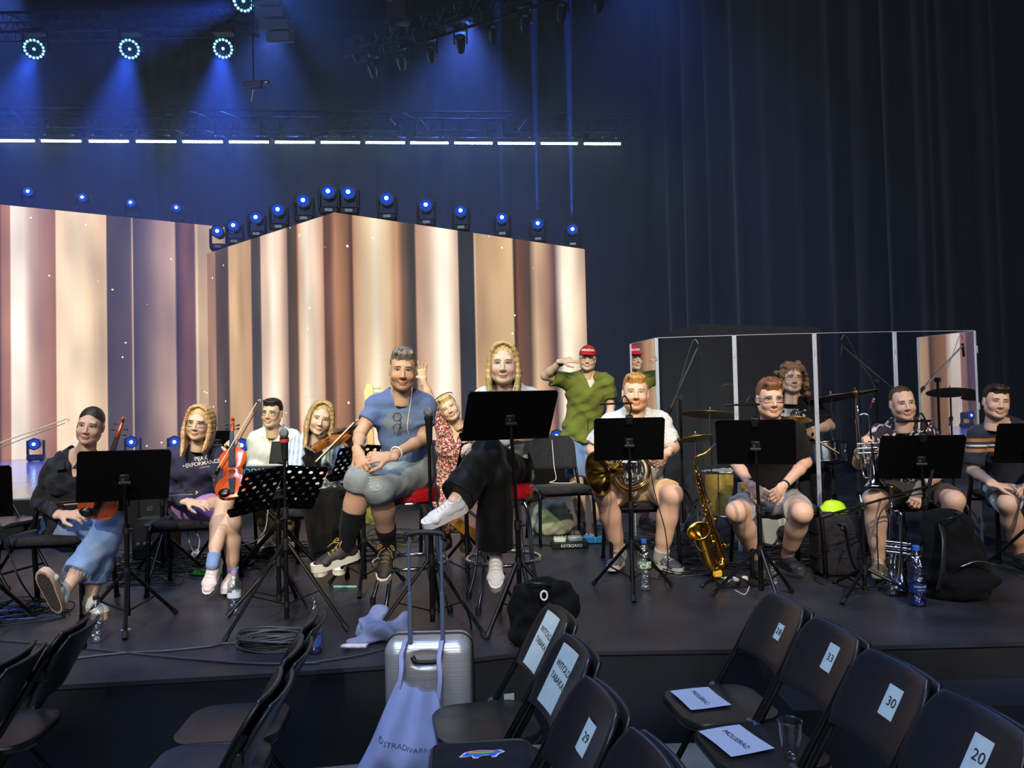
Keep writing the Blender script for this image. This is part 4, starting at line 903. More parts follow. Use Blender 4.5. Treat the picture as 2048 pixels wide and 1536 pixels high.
def pat(name, kind, cols, scale=20.0, rough=.85, **kw):
    """printed cloth"""
    if name in MATS: return MATS[name]
    m = mat(name, cols[0], rough, bump=.2, bscale=260, sheen=.1); nt = m.node_tree; n = nt.nodes; l = nt.links; b = n['Principled BSDF']
    tc = n.new('ShaderNodeTexCoord'); rp = n.new('ShaderNodeValToRGB'); rp.color_ramp.interpolation = 'CONSTANT'; el = rp.color_ramp.elements
    pos = kw.get('pos') or [i / len(cols) for i in range(len(cols))]
    for i, (p_, c) in enumerate(zip(pos, cols)):
        e = el[i] if i < 2 else el.new(p_)
        e.position = p_; e.color = hexc(c)
    if kind == 'voronoi':
        v = n.new('ShaderNodeTexVoronoi'); v.inputs['Scale'].default_value = scale; l.new(tc.outputs['Object'], v.inputs[0]); s_ = n.new('ShaderNodeSeparateColor'); l.new(v.outputs['Color'], s_.inputs[0]); l.new(s_.outputs[0], rp.inputs[0])
    elif kind == 'noise':
        v = n.new('ShaderNodeTexNoise'); v.inputs['Scale'].default_value = scale; v.inputs['Detail'].default_value = kw.get('detail', 2); v.inputs['Distortion'].default_value = kw.get('dist', 1.0); l.new(tc.outputs['Object'], v.inputs[0]); l.new(v.outputs['Fac'], rp.inputs[0])
    elif kind == 'bands':
        w = n.new('ShaderNodeTexWave'); w.bands_direction = kw.get('dir', 'X'); w.inputs['Scale'].default_value = scale; w.inputs['Distortion'].default_value = kw.get('dist', 1.2); w.inputs['Detail'].default_value = 1; l.new(tc.outputs['Object'], w.inputs[0]); l.new(w.outputs['Fac'], rp.inputs[0])
    elif kind == 'height':
        sx = n.new('ShaderNodeSeparateXYZ'); l.new(tc.outputs['Object'], sx.inputs[0]); mr = n.new('ShaderNodeMapRange'); mr.inputs[1].default_value, mr.inputs[2].default_value = kw['z']; l.new(sx.outputs[2], mr.inputs[0]); l.new(mr.outputs[0], rp.inputs[0])
    l.new(rp.outputs[0], b.inputs['Base Color']); return m
def decal(sdf, px, py, Y, off=.003):
    """a point on a cloth surface seen at that place"""
    o = P(px, py, Y - .35); d = ray(px, py); h = sdf.cast(o, d, .7); return (h if h else P(px, py, Y)) - V(d).normalized() * off
def decal_text(sdf, txt, px, py, Y, wpx, ang, m, root, name='lettering', bold=.0, sc=1.0):
    vs, fs = text_flat(txt, 1.0, bold=bold); w = max(v[0] for v in vs) - min(v[0] for v in vs); k = wpx / w; c, s_ = math.cos(R(ang)), math.sin(R(ang))
    b = MB(); b.add([decal(sdf, px + (x * c - y * s_ * sc) * k, py - (x * s_ + y * c * sc) * k, Y) for x, y, z in vs], fs); return b.build(name, m, root, smooth=0)
def decal_poly(sdf, pts, Y, m, root, name='print', off=.003):
    b = MB(); k = len(pts); cx = sum(p[0] for p in pts) / k; cy = sum(p[1] for p in pts) / k; vs = [decal(sdf, cx, cy, Y, off)]; n = 6
    pts = [(pts[i][0] + (pts[(i + 1) % k][0] - pts[i][0]) * j / 3, pts[i][1] + (pts[(i + 1) % k][1] - pts[i][1]) * j / 3) for i in range(k) for j in range(3)]; k = len(pts)
    for q in range(1, n + 1): vs += [decal(sdf, cx + (x - cx) * q / n, cy + (y - cy) * q / n, Y, off) for x, y in pts]
    fs = [(0, 1 + i, 1 + (i + 1) % k) for i in range(k)] + [(1 + (q - 1) * k + i, 1 + q * k + i, 1 + q * k + (i + 1) % k, 1 + (q - 1) * k + (i + 1) % k) for q in range(1, n) for i in range(k)]
    b.add(vs, fs); return b.build(name, m, root, smooth=180)
def decal_line(sdf, pts, Y, r, m, root, name='seam'):
    b = MB(); b.tube([decal(sdf, x, y, Y, .001) for x, y in pts], r, 5); return b.build(name, m, root, smooth=180)
def cuffring(J, a, b, f, r, t, m, root, name='bracelet', w=1):
    A, B = J[a], J[b]; d = (B - A).normalized(); c = A.lerp(B, f); x, y, z = frame(d); mb = MB()
    for k in range(w): mb.tube([c + d * (k * t * 2.2) + (x * math.cos(i / 16 * 6.2832) + y * math.sin(i / 16 * 6.2832)) * r for i in range(16)], t, 6, closed=True)
    return mb.build(name, m, root, smooth=180)

# ------------------------------------------------------------------ the band
SH = lambda nm, up, sl, **k: dict(m=mat('shoe_' + nm, up, .6, bump=.1), ms=mat('sole_' + nm, sl, .6), **k)
LACEW = mat('lace_white', '#e6e2d8', .8); LACEY = mat('lace_yellow', '#b58a3c', .7)
M_FRAME = mat('glasses_black', '#15130f', .3); M_FRAMEM = mat('glasses_metal', '#6d665c', .3, metal=.8)
DENIM = cloth('denim_blue', '#5f7fae', '#7e9bc4', nscale=9, bump=.35)
UPZ = (0, 0, 1)
def lap(f=.6, r=.10):
    """cloth spanning between the thighs"""
    def fn(s, L): s.etube(L['pel'], L['pel'].lerp((L['J']['ka'] + L['J']['kb']) / 2, f), (L['pw'], L['pd'] * .8), (r, .075), L['hs'], .04)
    return fn
# saxophone player
p_sax = person('man in black short-sleeved shirt and grey shorts with clasped hands beside saxophone', dict(
    pel=(1545, 1000, 5.42), nk=(1543, 846, 5.18), hd=(1540, 797, 5.06), face=(-2, -4, 0), sw=.160, hscale=1.12, skin='#d8b09a',
    ea=(1474, 930, 5.2), wa=(1503, 972, 4.98), eb=(1611, 925, 5.2), wb=(1566, 973, 4.98),
    handa=dict(d=(.55, -.3, -.45), n=(.5, .75, -.3), q=1, curl=(35, 40, 25)), handb=dict(d=(-.6, -.32, -.45), n=(-.5, .75, -.3), q=-1, curl=(35, 40, 25)),
    ka=(1473, 1022, 4.95), kb=(1604, 1024, 4.95), aa=(1514, 1118, 5.3), ab=(1574, 1112, 5.3), ta=(1503, 1150, 5.08), tb=(1592, 1146, 5.08),
    fwa=(-.12, -1, 0), fwb=(.15, -1, 0), sua=UPZ, sub=UPZ, lr=(.086, .066, .041),
    hair='short', hairc='#7a5233', hairc2='#94683f', hvol=1.25, beard=((.80, .66, .55), .35), smile=.1, glasses=dict(m=M_FRAME, size=(.026, .016), t=.0019), jaw=1.08, iris='#4a5a60',
    shoe=SH('navy', '#1c2230', '#2a2a2c', lace=mat('lace_dark', '#2d2f36')), clothes=[
        dict(kind='top', m=cloth('black_shirt', '#1b1a1d'), sleeve=.78, loose=.018, hem=.04, collar=.2, neck=('v', .05), seed=3, e=.014),
        dict(kind='bottom', name='shorts', m=cloth('grey_denim', '#8d8b90', '#a5a2a6', nscale=25), len=.80, loose=.022, seed=4, e=.016, extra=[lap(.45)])]))
cuffring(p_sax[1], 'eb', 'wb', .93, .031, .007, M_BLKM, p_sax[0], 'watch'); cuffring(p_sax[1], 'ea', 'wa', .86, .033, .003, M_BLKM, p_sax[0], 'bracelet', 2)
# man on the bar stool
p_stool = person('man in blue T-shirt and ripped denim shorts sitting on a red bar stool', dict(
    pel=(815, 950, 4.64), nk=(802, 788, 4.52), hd=(806, 739, 4.42), face=(8, -6, 3), sw=.142, bulk=.88, ar=(.043, .036, .025), shtilt=-.04, skin='#c49a80', w=.94, hscale=1.08,
    ea=(720, 868, 4.45), wa=(716, 906, 4.2), eb=(848, 878, 4.5), wb=(778, 914, 4.18),
    handa=dict(d=(.25, -.35, -.55), n=(.35, .55, -.55), q=1, curl=(30, 35, 25)), handb=dict(d=(-.9, -.1, .02), n=(-.1, .7, -.6), q=-1, curl=(22, 28, 22)),
    ka=(718, 962, 4.2), kb=(757, 980, 4.22), aa=(693, 1092, 4.28), ab=(777, 1090, 4.47), ta=(636, 1116, 4.14), tb=(766, 1165, 4.3),
    fwa=(-.85, -.5, -.18), sua=(-.1, -.2, 1), fwb=(-.12, -.72, -.75), sub=(0, -.7, .6), hipyaw=-10,
    hair='short', hairc='#8b857c', hairc2='#57504a', hvol=1.0, brow_t=.9, browc='#3d3128', beard=((.62, .52, .45), .55), smile=.55, jaw=.95, eye=.75,
    shoe=SH('black_boot', '#2a2622', '#e6e2d6', lace=LACEY, bow=1, high=.11, sole=.03), socka=(cloth('black_sock', '#131316'), .45), sockb=(cloth('black_sock', '#131316'), .66), clothes=[
        dict(kind='top', m=cloth('blue_tee', '#566894', '#6478a2', nscale=5), sleeve=.58, loose=.020, hem=.03, neck=('v', .07), seed=5, e=.018, wr=.009, wl=.11),
        dict(kind='bottom', name='shorts', m=cloth('denim_shorts', '#7d878c', '#969e9e', nscale=12), len=1.10, loose=.020, seed=6, e=.022, extra=[lap(.4)])]))
r_, J_, C_ = p_stool[:3]
cuffring(J_, 'eb', 'wb', .80, .036, .005, mat('white_beads', '#e2ddd2', .5), r_); cuffring(J_, 'ea', 'wa', .9, .033, .007, M_BLKM, r_, 'watch')
decal_poly(C_['top'][0], [(764, 845), (775, 828), (790, 824), (806, 826), (822, 834), (824, 846), (812, 860), (795, 866), (778, 862)], 4.45, cloth('tee_print_grey', '#6f7683'), r_)
sg = MB()
for zz in (833, 855):
    c = decal(C_['top'][0], 794, zz, 4.45, .012); sg.tube([c + V((math.cos(i / 12 * 6.283) * .024, 0, math.sin(i / 12 * 6.283) * .024)) for i in range(12)], .002, 5, closed=True)
sg.tube([decal(C_['top'][0], 794, 824, 4.45, .010), decal(C_['top'][0], 802, 845, 4.45, .014), decal(C_['top'][0], 796, 868, 4.45, .012)], .002, 5); sg.build('hanging_glasses', M_FRAMEM, r_, smooth=180)
w_ = MB(); w_.tube(bez([P(822, 742, 4.45), P(824, 775, 4.40), decal(C_['top'][0], 822, 800, 4.4, .004), decal(C_['top'][0], 815, 850, 4.4, .004), decal(C_['top'][0], 818, 870, 4.4, .004)], 8), .0022, 5); w_.build('earphone_cord', LACEW, r_, smooth=180)
# ripped knee: frayed white threads
rp_ = MB()
for k in range(9): rp_.tube([decal(C_['shorts'][0], 738 + (k % 2) * 2, 955 + k * 3, 4.2, .002), decal(C_['shorts'][0], 752, 957 + k * 3, 4.2, .003), decal(C_['shorts'][0], 766 - (k % 3), 955 + k * 3, 4.2, .002)], .0018, 4)
rp_.build('frayed_threads', mat('fray_white', '#d8d2c6', .9), r_, smooth=180)

# violinist with the dark denim jacket
p_w1 = person('woman in black denim jacket and cropped blue jeans with crossed legs at far left', dict(fem=True,
    pel=(143, 1062, 4.82), nk=(160, 912, 4.66), hd=(181, 851, 4.54), face=(14, -3, 9), sw=.140, skin='#dab49c', hscale=.98, w=.95, jaw=.92, shyaw=4, hipyaw=18,
    ea=(80, 1003, 4.75), wa=(124, 1030, 4.5), eb=(240, 1002, 4.72), wb=(236, 940, 4.55),
    handa=dict(d=(.95, -.15, .06), n=(.05, .5, -.85), q=1, curl=(18, 30, 25)), handb=dict(d=(-.15, -.2, .95), n=(-.8, -.5, 0), q=-1, curl=(35, 50, 40)),
    ka=(222, 1052, 4.6), aa=(127, 1186, 4.30), ta=(118, 1190, 4.2), kb=(207, 1084, 4.55), ab=(181, 1196, 4.5), tb=(243, 1220, 4.36),
    fwa=(-.12, -.40, .9), sua=(.05, .9, .42), fwb=(.72, -.66, -.02), sub=UPZ,
    hair='slick', hairc='#33261f', hairc2='#4a382c', lash=1, smile=.3, eye=.9, lip=(.8, .42, .45), brow_t=.8, nw=.86,
    shoe=SH('retro_white', '#d9dcd4', '#d7b59c', lace=LACEW, stripe=mat('shoe_teal', '#2f8f86'), sole=.03), clothes=[
        dict(kind='top', name='jacket', m=cloth('black_denim', '#26272e', '#34353d', nscale=9, bump=.4), sleeve=1.9, loose=.020, hem=.03, collar=.35, neck=('v', .10), seed=8, e=.022, wr=.010, wl=.10),
        dict(kind='bottom', name='jeans', m=cloth('jeans_pale', '#6f8fc4', '#94add6', nscale=8), len=1.72, loose=.020, wide=.018, seed=9, e=.016, wr=.008, wl=.11)]))
r_, J_, C_ = p_w1[:3]; js = C_['jacket'][0]
seam = mat('seam_grey', '#4a4b54', .8)
for pts in ([(113, 935), (125, 931), (152, 934)], [(113, 935), (114, 941), (132, 946), (151, 941), (152, 934)], [(118, 943), (123, 985)], [(146, 944), (143, 990)], [(163, 935), (158, 1010)], [(166, 935), (161, 1010)]): decal_line(js, pts, 4.6, .0022, seam, r_)
b = MB()
for k in range(5): b.ell(decal(js, 160 - k, 945 + k * 14, 4.55, .003), .006, 8, 5)
b.build('buttons', M_STEEL, r_)['kind'] = 'stuff'
for q in (-1, 1):
    nk_ = P(160, 912, 4.66); b = MB(); f0 = nk_ + V((q * .012, -.112, -.055)); b.add([nk_ + V((q * .055, -.05, .015)), nk_ + V((q * .085, -.07, -.01)), f0 + V((q * .07, -.005, -.02)), f0 + V((q * .012, -.012, -.012)), nk_ + V((q * .052, -.075, .0))], [(0, 1, 2, 3, 4)])
    o = b.build('collar_wing', MATS['black_denim'], r_, smooth=0); md = o.modifiers.new('thick', 'SOLIDIFY'); md.thickness = .006
b = MB(); b.tube([decal(js, 122, 900, 4.6, .004), decal(js, 140, 920, 4.6, .004), decal(js, 162, 945, 4.6, .004)], .0025, 5); b.build('bag_strap', LACEW, r_)
fr = MB(); rr_ = random.Random(2)
for k in range(26):
    a = rr_.uniform(0, 6.28); c = J_['ka'].lerp(J_['aa'], .715); x, y, z = frame(J_['aa'] - J_['ka']); p0 = c + (x * math.cos(a) + y * math.sin(a)) * .078; fr.tube([p0, p0 + z * rr_.uniform(.01, .04) + V((rr_.uniform(-.01, .01), 0, 0))], .0013, 3)
fr.build('frayed_hem', mat('fray_blue', '#b9c8e2', .9), r_)['kind'] = 'stuff'

# violinist with glasses
p_w2 = person('woman with glasses in navy sweatshirt and purple skirt holding up a violin', dict(fem=True,
    pel=(396, 1020, 5.34), nk=(390, 892, 5.14), hd=(398, 845, 5.02), face=(6, -4, 8), sw=.138, skin='#dab69f', hscale=1.0, jaw=.95, hipyaw=14,
    ea=(336, 985, 5.2), wa=(376, 1004, 4.98), eb=(446, 976, 5.15), wb=(478, 914, 4.92),
    handa=dict(d=(.95, -.2, -.08), n=(0, .35, -.9), q=1, curl=(12, 22, 18)), handb=dict(d=(-.25, -.15, .9), n=(-.75, .4, .1), q=-1, curl=(45, 60, 40)),
    ka=(449, 1006, 5.1), aa=(426, 1124, 4.92), ta=(420, 1176, 4.78), kb=(466, 1045, 5.06), ab=(464, 1147, 5.15), tb=(470, 1182, 4.95),
    fwa=(-.1, -.55, -.8), sua=(0, -.75, .5), fwb=(.1, -1, -.05), sub=UPZ, lr=(.076, .054, .033),
    hair='long', hairc='#b08a5c', hairc2='#d4b284', len=(-.21, -.24), forehead=.020, smile=.35, eye=.7, brow_t=.8, browc='#8a6a48', glasses=dict(m=M_FRAME, size=(.027, .020), t=.0018), nw=.85,
    shoe=SH('pink_white', '#e8dcdc', '#ded6d6', lace=LACEW, high=.10), shoesize=.92, socka=(cloth('blue_sock', '#7d97c8'), .86), sockb=(cloth('blue_sock', '#7d97c8'), .86), clothes=[
        dict(kind='bottom', name='skirt', m=cloth('purple_skirt', '#b183d6', '#c39ae2', nscale=6), len=.72, loose=.016, seed=12, e=.014, extra=[lap(.68, .085)]),
        dict(kind='top', name='sweatshirt', m=cloth('navy_sweat', '#35364f', '#3f405a', nscale=10), sleeve=1.93, loose=.022, hem=.04, collar=.12, neck=('crew', 0), seed=13, e=.022, wr=.010, wl=.11)]))
r_, J_, C_ = p_w2[:3]; sw_ = C_['sweatshirt'][0]; wt = mat('print_white', '#e6e6ea', .8)
decal_text(sw_, 'PEAK', 402, 917, 5.1, 27, 8, wt, r_, bold=.02); decal_text(sw_, 'PERFORMANCE', 403, 927, 5.1, 76, 9, wt, r_, bold=.02); decal_text(sw_, 'ORIGINAL', 409, 934, 5.1, 21, 10, wt, r_)

# keyboard player
p_key = person('smiling man with glasses in white shirt behind the keyboard', dict(
    pel=(548, 992, 6.5), nk=(549, 862, 6.4), hd=(544, 826, 6.3), face=(-4, 0, 3), sw=.148, skin='#d6b496', hscale=1.05,
    ea=(508, 930, 6.42), wa=(528, 950, 6.12), eb=(597, 926, 6.42), wb=(575, 948, 6.12), handa=dict(d=(.2, -1, -.1), n=(0, 0, -1), q=-1, curl=(20, 25, 20)), handb=dict(d=(-.2, -1, -.1), n=(0, 0, -1), q=1, curl=(20, 25, 20)),
    ka=(522, 1006, 6.06), kb=(584, 1006, 6.06), aa=(541, 1066, 6.4), ab=(585, 1066, 6.4), ta=(538, 1086, 6.2), tb=(590, 1086, 6.2), fwa=(-.1, -1, 0), fwb=(.1, -1, 0), sua=UPZ, sub=UPZ,
    hair='short', hairc='#26201c', hairc2='#3a302a', hvol=.7, smile=.9, teeth=1, eye=.55, glasses=dict(m=M_FRAMEM, size=(.025, .019), t=.0015),
    shoe=SH('white_trainer', '#dcdcd6', '#c9c9c4', lace=LACEW), clothes=[
        dict(kind='top', m=cloth('white_shirt', '#d3d8d2', '#e2e6de', nscale=12), sleeve=1.4, loose=.026, hem=.04, collar=.35, neck=('v', .09), seed=21, e=.02, wr=.009),
        dict(kind='bottom', m=cloth('beige_trousers', '#a49878'), len=1.85, loose=.02, seed=22, e=.014)]))
# viola player
p_vla = person('woman in blue striped shirt and black wide trousers playing the viola', dict(fem=True,
    pel=(643, 1000, 5.78), nk=(630, 875, 5.6), hd=(642, 836, 5.48), face=(14, -6, 12), sw=.128, skin='#d6b6a0', hscale=1.06, 
    ea=(588, 955, 5.5), wa=(625, 944, 5.28), eb=(690, 945, 5.45), wb=(705, 890, 5.25), handa=dict(d=(.5, -.3, -.1), n=(.1, .4, -.8), q=1, curl=(40, 45, 30)), handb=dict(d=(-.1, -.1, .95), n=(-.7, .6, 0), q=-1, curl=(40, 50, 40)),
    ka=(628, 1004, 5.36), kb=(676, 1002, 5.36), aa=(650, 1110, 5.42), ab=(679, 1108, 5.42), ta=(653, 1160, 5.22), tb=(692, 1156, 5.24), fwa=(.02, -1, -.12), fwb=(.2, -1, -.1), sua=UPZ, sub=UPZ,
    hair='long', hairc='#a08458', hairc2='#c4aa7a', len=(-.17, -.22), smile=.15, brow_t=.8, browc='#6a5238', nw=.85,
    shoe=SH('canvas_cream', '#d9d6c6', '#e4e0d2', lace=LACEW, cap=mat('toe_rubber', '#e6e2d6', .5)), clothes=[
        dict(kind='top', name='top', m=cloth('black_top', '#17171a'), sleeve=.1, loose=.004, hem=.02, neck=('scoop', .09), seed=23, e=.008),
        dict(kind='top', name='striped_shirt', m=pat('blue_stripes', 'bands', ['#e4e8ee', '#5f83c0', '#e4e8ee', '#87a4d2'], 9.5, pos=[0, .45, .7, .86]), sleeve=1.55, loose=.034, hem=.05, neck=('open', .55), seed=24, e=.022, wr=.012, wl=.09, flare=.02),
        dict(kind='bottom', m=cloth('black_wide', '#131315'), len=1.95, loose=.02, wide=.035, seed=25, e=.012, extra=[lap(.5)], ws=(1, 1, .3))]))
# woman in the floral dress
p_flo = person('blonde woman in red floral dress leaning sideways with one arm raised', dict(fem=True,
    pel=(905, 985, 6.5), nk=(912, 852, 6.4), hd=(898, 816, 6.3), face=(2, 0, -27), sw=.130, shtilt=.18, skin='#dcba9e', hscale=1.0,
    sa=(889, 860, 6.4), ea=(858, 792, 6.45), wa=(846, 760, 6.42), eb=(938, 935, 6.4), wb=(925, 965, 6.15), handa=dict(d=(-.12, -.1, .98), n=(.1, -.95, .0), q=1, curl=(6, 10, 8), spread=.35, thumb=(1.1, .1)), handb=dict(d=(-.4, -.7, -.1), n=(0, .3, -.9), q=-1),
    ka=(888, 1000, 6.1), kb=(925, 1002, 6.1), aa=(893, 1074, 6.22), ab=(930, 1074, 6.22), ta=(886, 1096, 6.02), tb=(935, 1096, 6.02), fwa=(-.3, -1, 0), fwb=(.1, -1, 0), sua=UPZ, sub=UPZ,
    hair='short', hairc='#c4a465', hairc2='#dcc088', hvol=.8, smile=.6, eye=.5, brow_t=.6, browc='#a8884f', nw=.85,
    shoe=SH('brown_soft', '#6a5a4c', '#3a322c'), clothes=[
        dict(kind='top', name='dress', m=pat('floral_print', 'voronoi', ['#3a2a2c', '#a83f4c', '#d9c4a4', '#c97a78', '#4a3430', '#d8b8a0', '#8a3440'], 105), sleeve=.75, loose=.028, hem=.06, neck=('v', .12), seed=31, e=.016, wr=.010),
        dict(kind='bottom', name='dress_skirt', m=MATS['floral_print'], len=1.45, loose=.03, wide=.05, seed=32, e=.02, wr=.012, extra=[lap(.95, .17), lambda s, L: s.etube((L['J']['ka'] + L['J']['kb']) / 2, (L['J']['ka'] + L['J']['kb']) / 2 + V((0, .06, -.24)), (.17, .08), (.19, .10), L['hs'], .05, flat=True)])]))
b = MB(); HM = p_flo[3]
b.v = []; b.tube([HM @ V((.085 * math.cos(a), -.01 + .03 * math.sin(a), .10 + .03 * math.sin(a))) for a in [i / 8 * 3.14 for i in range(9)]], .004, 6); b.build('hair_sunglasses', M_FRAME, p_flo[0], smooth=180)
# singer on the bar stool
p_sing = person('blonde woman with long hair in white top and black trousers on a bar stool', dict(fem=True,
    pel=(1010, 948, 4.70), nk=(1013, 774, 4.58), hd=(1007, 727, 4.48), face=(-2, -2, 1), sw=.142, skin='#e6c4b2', hscale=1.08, w=1.02, jaw=1.02,
    ea=(944, 868, 4.6), wa=(968, 893, 4.34), eb=(1078, 866, 4.6), wb=(1002, 888, 4.36), handa=dict(d=(-.75, -.45, .0), n=(.2, .5, -.8), q=-1, curl=(20, 35, 30)), handb=dict(d=(-.9, -.2, 0), n=(0, .4, -.9), q=-1, curl=(20, 25, 20)),
    kb=(975, 908, 4.30), ab=(908, 1002, 4.06), tb=(866, 1030, 3.98), ka=(990, 955, 4.28), aa=(991, 1108, 4.34), ta=(990, 1160, 4.14),
    fwb=(-.92, -.3, -.34), sub=(-.25, -.45, .85), fwa=(.0, -.75, -.66), sua=(0, -.6, .75),
    hair='long', hairc='#bf9c62', hairc2='#d9bf8c', len=(-.27, -.27), smile=.45, lash=1, eye=.85, lip=(.82, .42, .44), brow_t=.9, browc='#94713f', nw=.88, iris='#4f6a78', hbot=-.30,
    shoe=SH('white_leather', '#e6e6ea', '#ececee', lace=LACEW, sole=.03), shoesize=.94, clothes=[
        dict(kind='top', m=cloth('white_top', '#d9d9dc'), sleeve=.62, loose=.018, hem=.03, neck=('scoop', .06), seed=41, e=.014),
        dict(kind='bottom', m=cloth('black_satin', '#101012', rough=.55, bump=.04), len=1.92, loose=.020, wide=.042, seed=42, e=.014, wr=.008, wl=.14, ws=(1, 1, .5))]))
w_ = MB(); HM = p_sing[3]; w_.tube(bez([HM @ V((-.079, .005, -.012)), HM @ V((-.082, .03, -.05)), HM @ V((-.06, .05, -.14)), HM @ V((-.05, .07, -.24)), P(1019, 785, 4.40)], 8), .0022, 5); w_.build('earphone_cord', LACEW, p_sing[0], smooth=180)
b = MB(); b.ell(HM @ V((-.080, .006, -.010)), .007, 8, 6); b.build('earphone', LACEW, p_sing[0], smooth=180)
# saluting man
p_sal = person('standing man in olive shirt and red cap saluting with two fingers', dict(
    pel=(1164, 866, 7.36), nk=(1178, 750, 7.3), hd=(1175, 718, 7.22), face=(-6, 0, 4), sw=.158, skin='#d6b49c', hscale=1.02,
    sa=(1141, 764, 7.3), ea=(1090, 752, 7.2), wa=(1124, 722, 7.06), eb=(1222, 812, 7.3), wb=(1216, 862, 7.2), handa=dict(d=(.97, -.05, .12), n=(.05, .7, -.6), q=1, curl=(70, 75, 45), point={0: (8, 6, 4), 1: (12, 10, 8)}),
    handb=dict(d=(0, -.2, -1), n=(-1, 0, 0), q=1), ka=(1153, 962, 7.2), kb=(1194, 962, 7.22), aa=(1163, 1043, 7.24), ab=(1193, 1043, 7.3), ta=(1152, 1062, 7.0), tb=(1199, 1062, 7.05), fwa=(-.3, -1, 0), fwb=(.15, -1, 0), sua=UPZ, sub=UPZ,
    smile=.9, teeth=1, eye=.5, hairc='#5a4030', glasses=dict(m=M_FRAMEM, size=(.023, .021), round=.95, t=.0015), nw=.95,
    shoe=SH('dark_trainer', '#34363c', '#8d8d8d', lace=LACEW), clothes=[
        dict(kind='top', name='undershirt', m=cloth('white_under', '#d0cfc4'), sleeve=.2, loose=.004, hem=.0, neck=('scoop', .035), seed=50, e=.006, wr=.002),
        dict(kind='top', m=cloth('olive_shirt', '#616a2c', '#717a38', nscale=8), sleeve=.72, loose=.034, hem=.07, collar=.2, neck=('v', .12), seed=51, e=.03, wr=.012, wl=.12, flare=.012),
        dict(kind='bottom', name='shorts', m=DENIM, len=.95, loose=.034, seed=52, e=.02)]))
r_, J_, C_, HM, _ = p_sal; cuffring(J_, 'ea', 'wa', .86, .034, .004, M_BLKM, r_, 'bracelet', 3); os_ = C_['top'][0]
for pts in ([(1178, 772), (1177, 810), (1175, 866)], [(1193, 790), (1208, 788)], [(1193, 790), (1195, 812), (1207, 811), (1208, 788)]): decal_line(os_, pts, 7.2, .003, mat('olive_seam', '#545d20', .8), r_)
cp = Sdf((-.11, -.13, .0), (.11, .21, .16), .0045); cp.ell((0, -.012, .046), (.084, .102, .092), 0); cp.plane((0, 0, .034), (0, .18, -1)); cp.etube((0, .06, .042), (0, .135, .036), (.066, .008), (.055, .006), (1, 0, 0), .008); cp.ell((0, -.012, .03), (.076, .094, .088), 0, '-')
np_mesh('cap', [xf(cp.mesh(), HM)], cloth('red_cap', '#a3202c'), r_)
vs_, fs_ = text_flat('ARBUZIARA', .027, bold=.0008); b = MB()
def capfn(x, y): a = x / .086; h = cp.cast(V((math.sin(a) * .25, -.012 + math.cos(a) * .25, .082 + y)), (-math.sin(a), -math.cos(a), 0), .3); return HM @ ((h if h else V((0, .1, .08))) + V((math.sin(a), math.cos(a), .2)) * .002)
b.add([capfn(-x, y) for x, y, z in vs_], fs_); b.build('cap_lettering', mat('print_white', '#e6e6ea'), r_, smooth=0)
# horn player
p_horn = person('bearded man in white patterned shirt and khaki shorts holding a French horn', dict(
    pel=(1275, 985, 5.76), nk=(1270, 828, 5.48), hd=(1271, 786, 5.34), face=(-6, 3, 2), sw=.176, bulk=1.14, belly=1, skin='#deb49e', hscale=1.16, w=1.04, jaw=1.12,
    ea=(1186, 900, 5.5), wa=(1212, 938, 5.36), eb=(1345, 894, 5.46), wb=(1334, 906, 5.2), handa=dict(d=(.6, -.2, -.2), n=(.5, .3, -.6), q=1, curl=(30, 30, 20)), handb=dict(d=(-.65, -.15, -.55), n=(-.35, .6, .2), q=-1, curl=(25, 45, 30)),
    ka=(1209, 988, 5.34), kb=(1344, 988, 5.34), aa=(1238, 1106, 5.56), ab=(1322, 1112, 5.52), ta=(1208, 1142, 5.38), tb=(1366, 1148, 5.36), fwa=(-.45, -1, 0), fwb=(.65, -1, 0), sua=UPZ, sub=UPZ, lr=(.094, .074, .046), ar=(.055, .047, .031), nw=1.15,
    hair='short', hairc='#a5743f', hairc2='#c08d52', hvol=1.0, beard=((.80, .58, .36), .8), smile=.55, eye=.45, browc='#a87c4c', shoe=SH('grey_runner', '#4b4e55', '#c4c2bc', lace=LACEW, stripe=mat('shoe_white', '#dcdcdc')), socka=(cloth('grey_sock', '#9a9a9a'), .88), sockb=(cloth('grey_sock', '#9a9a9a'), .88), clothes=[
        dict(kind='top', m=pat('white_print', 'noise', ['#e6e4e6', '#8d93ac', '#ebe9e9', '#a4a6b6', '#e8e6e6'], 55, pos=[0, .42, .46, .56, .60]), sleeve=.85, loose=.026, hem=.05, collar=.15, neck=('v', .05), seed=61, e=.02, wr=.009),
        dict(kind='bottom', name='shorts', m=cloth('khaki_shorts', '#c4a27e', '#d0b08c', nscale=8), len=.84, loose=.022, seed=62, e=.016, extra=[lap(.4)])]))
cuffring(p_horn[1], 'eb', 'wb', .9, .036, .008, M_STEEL, p_horn[0], 'watch')
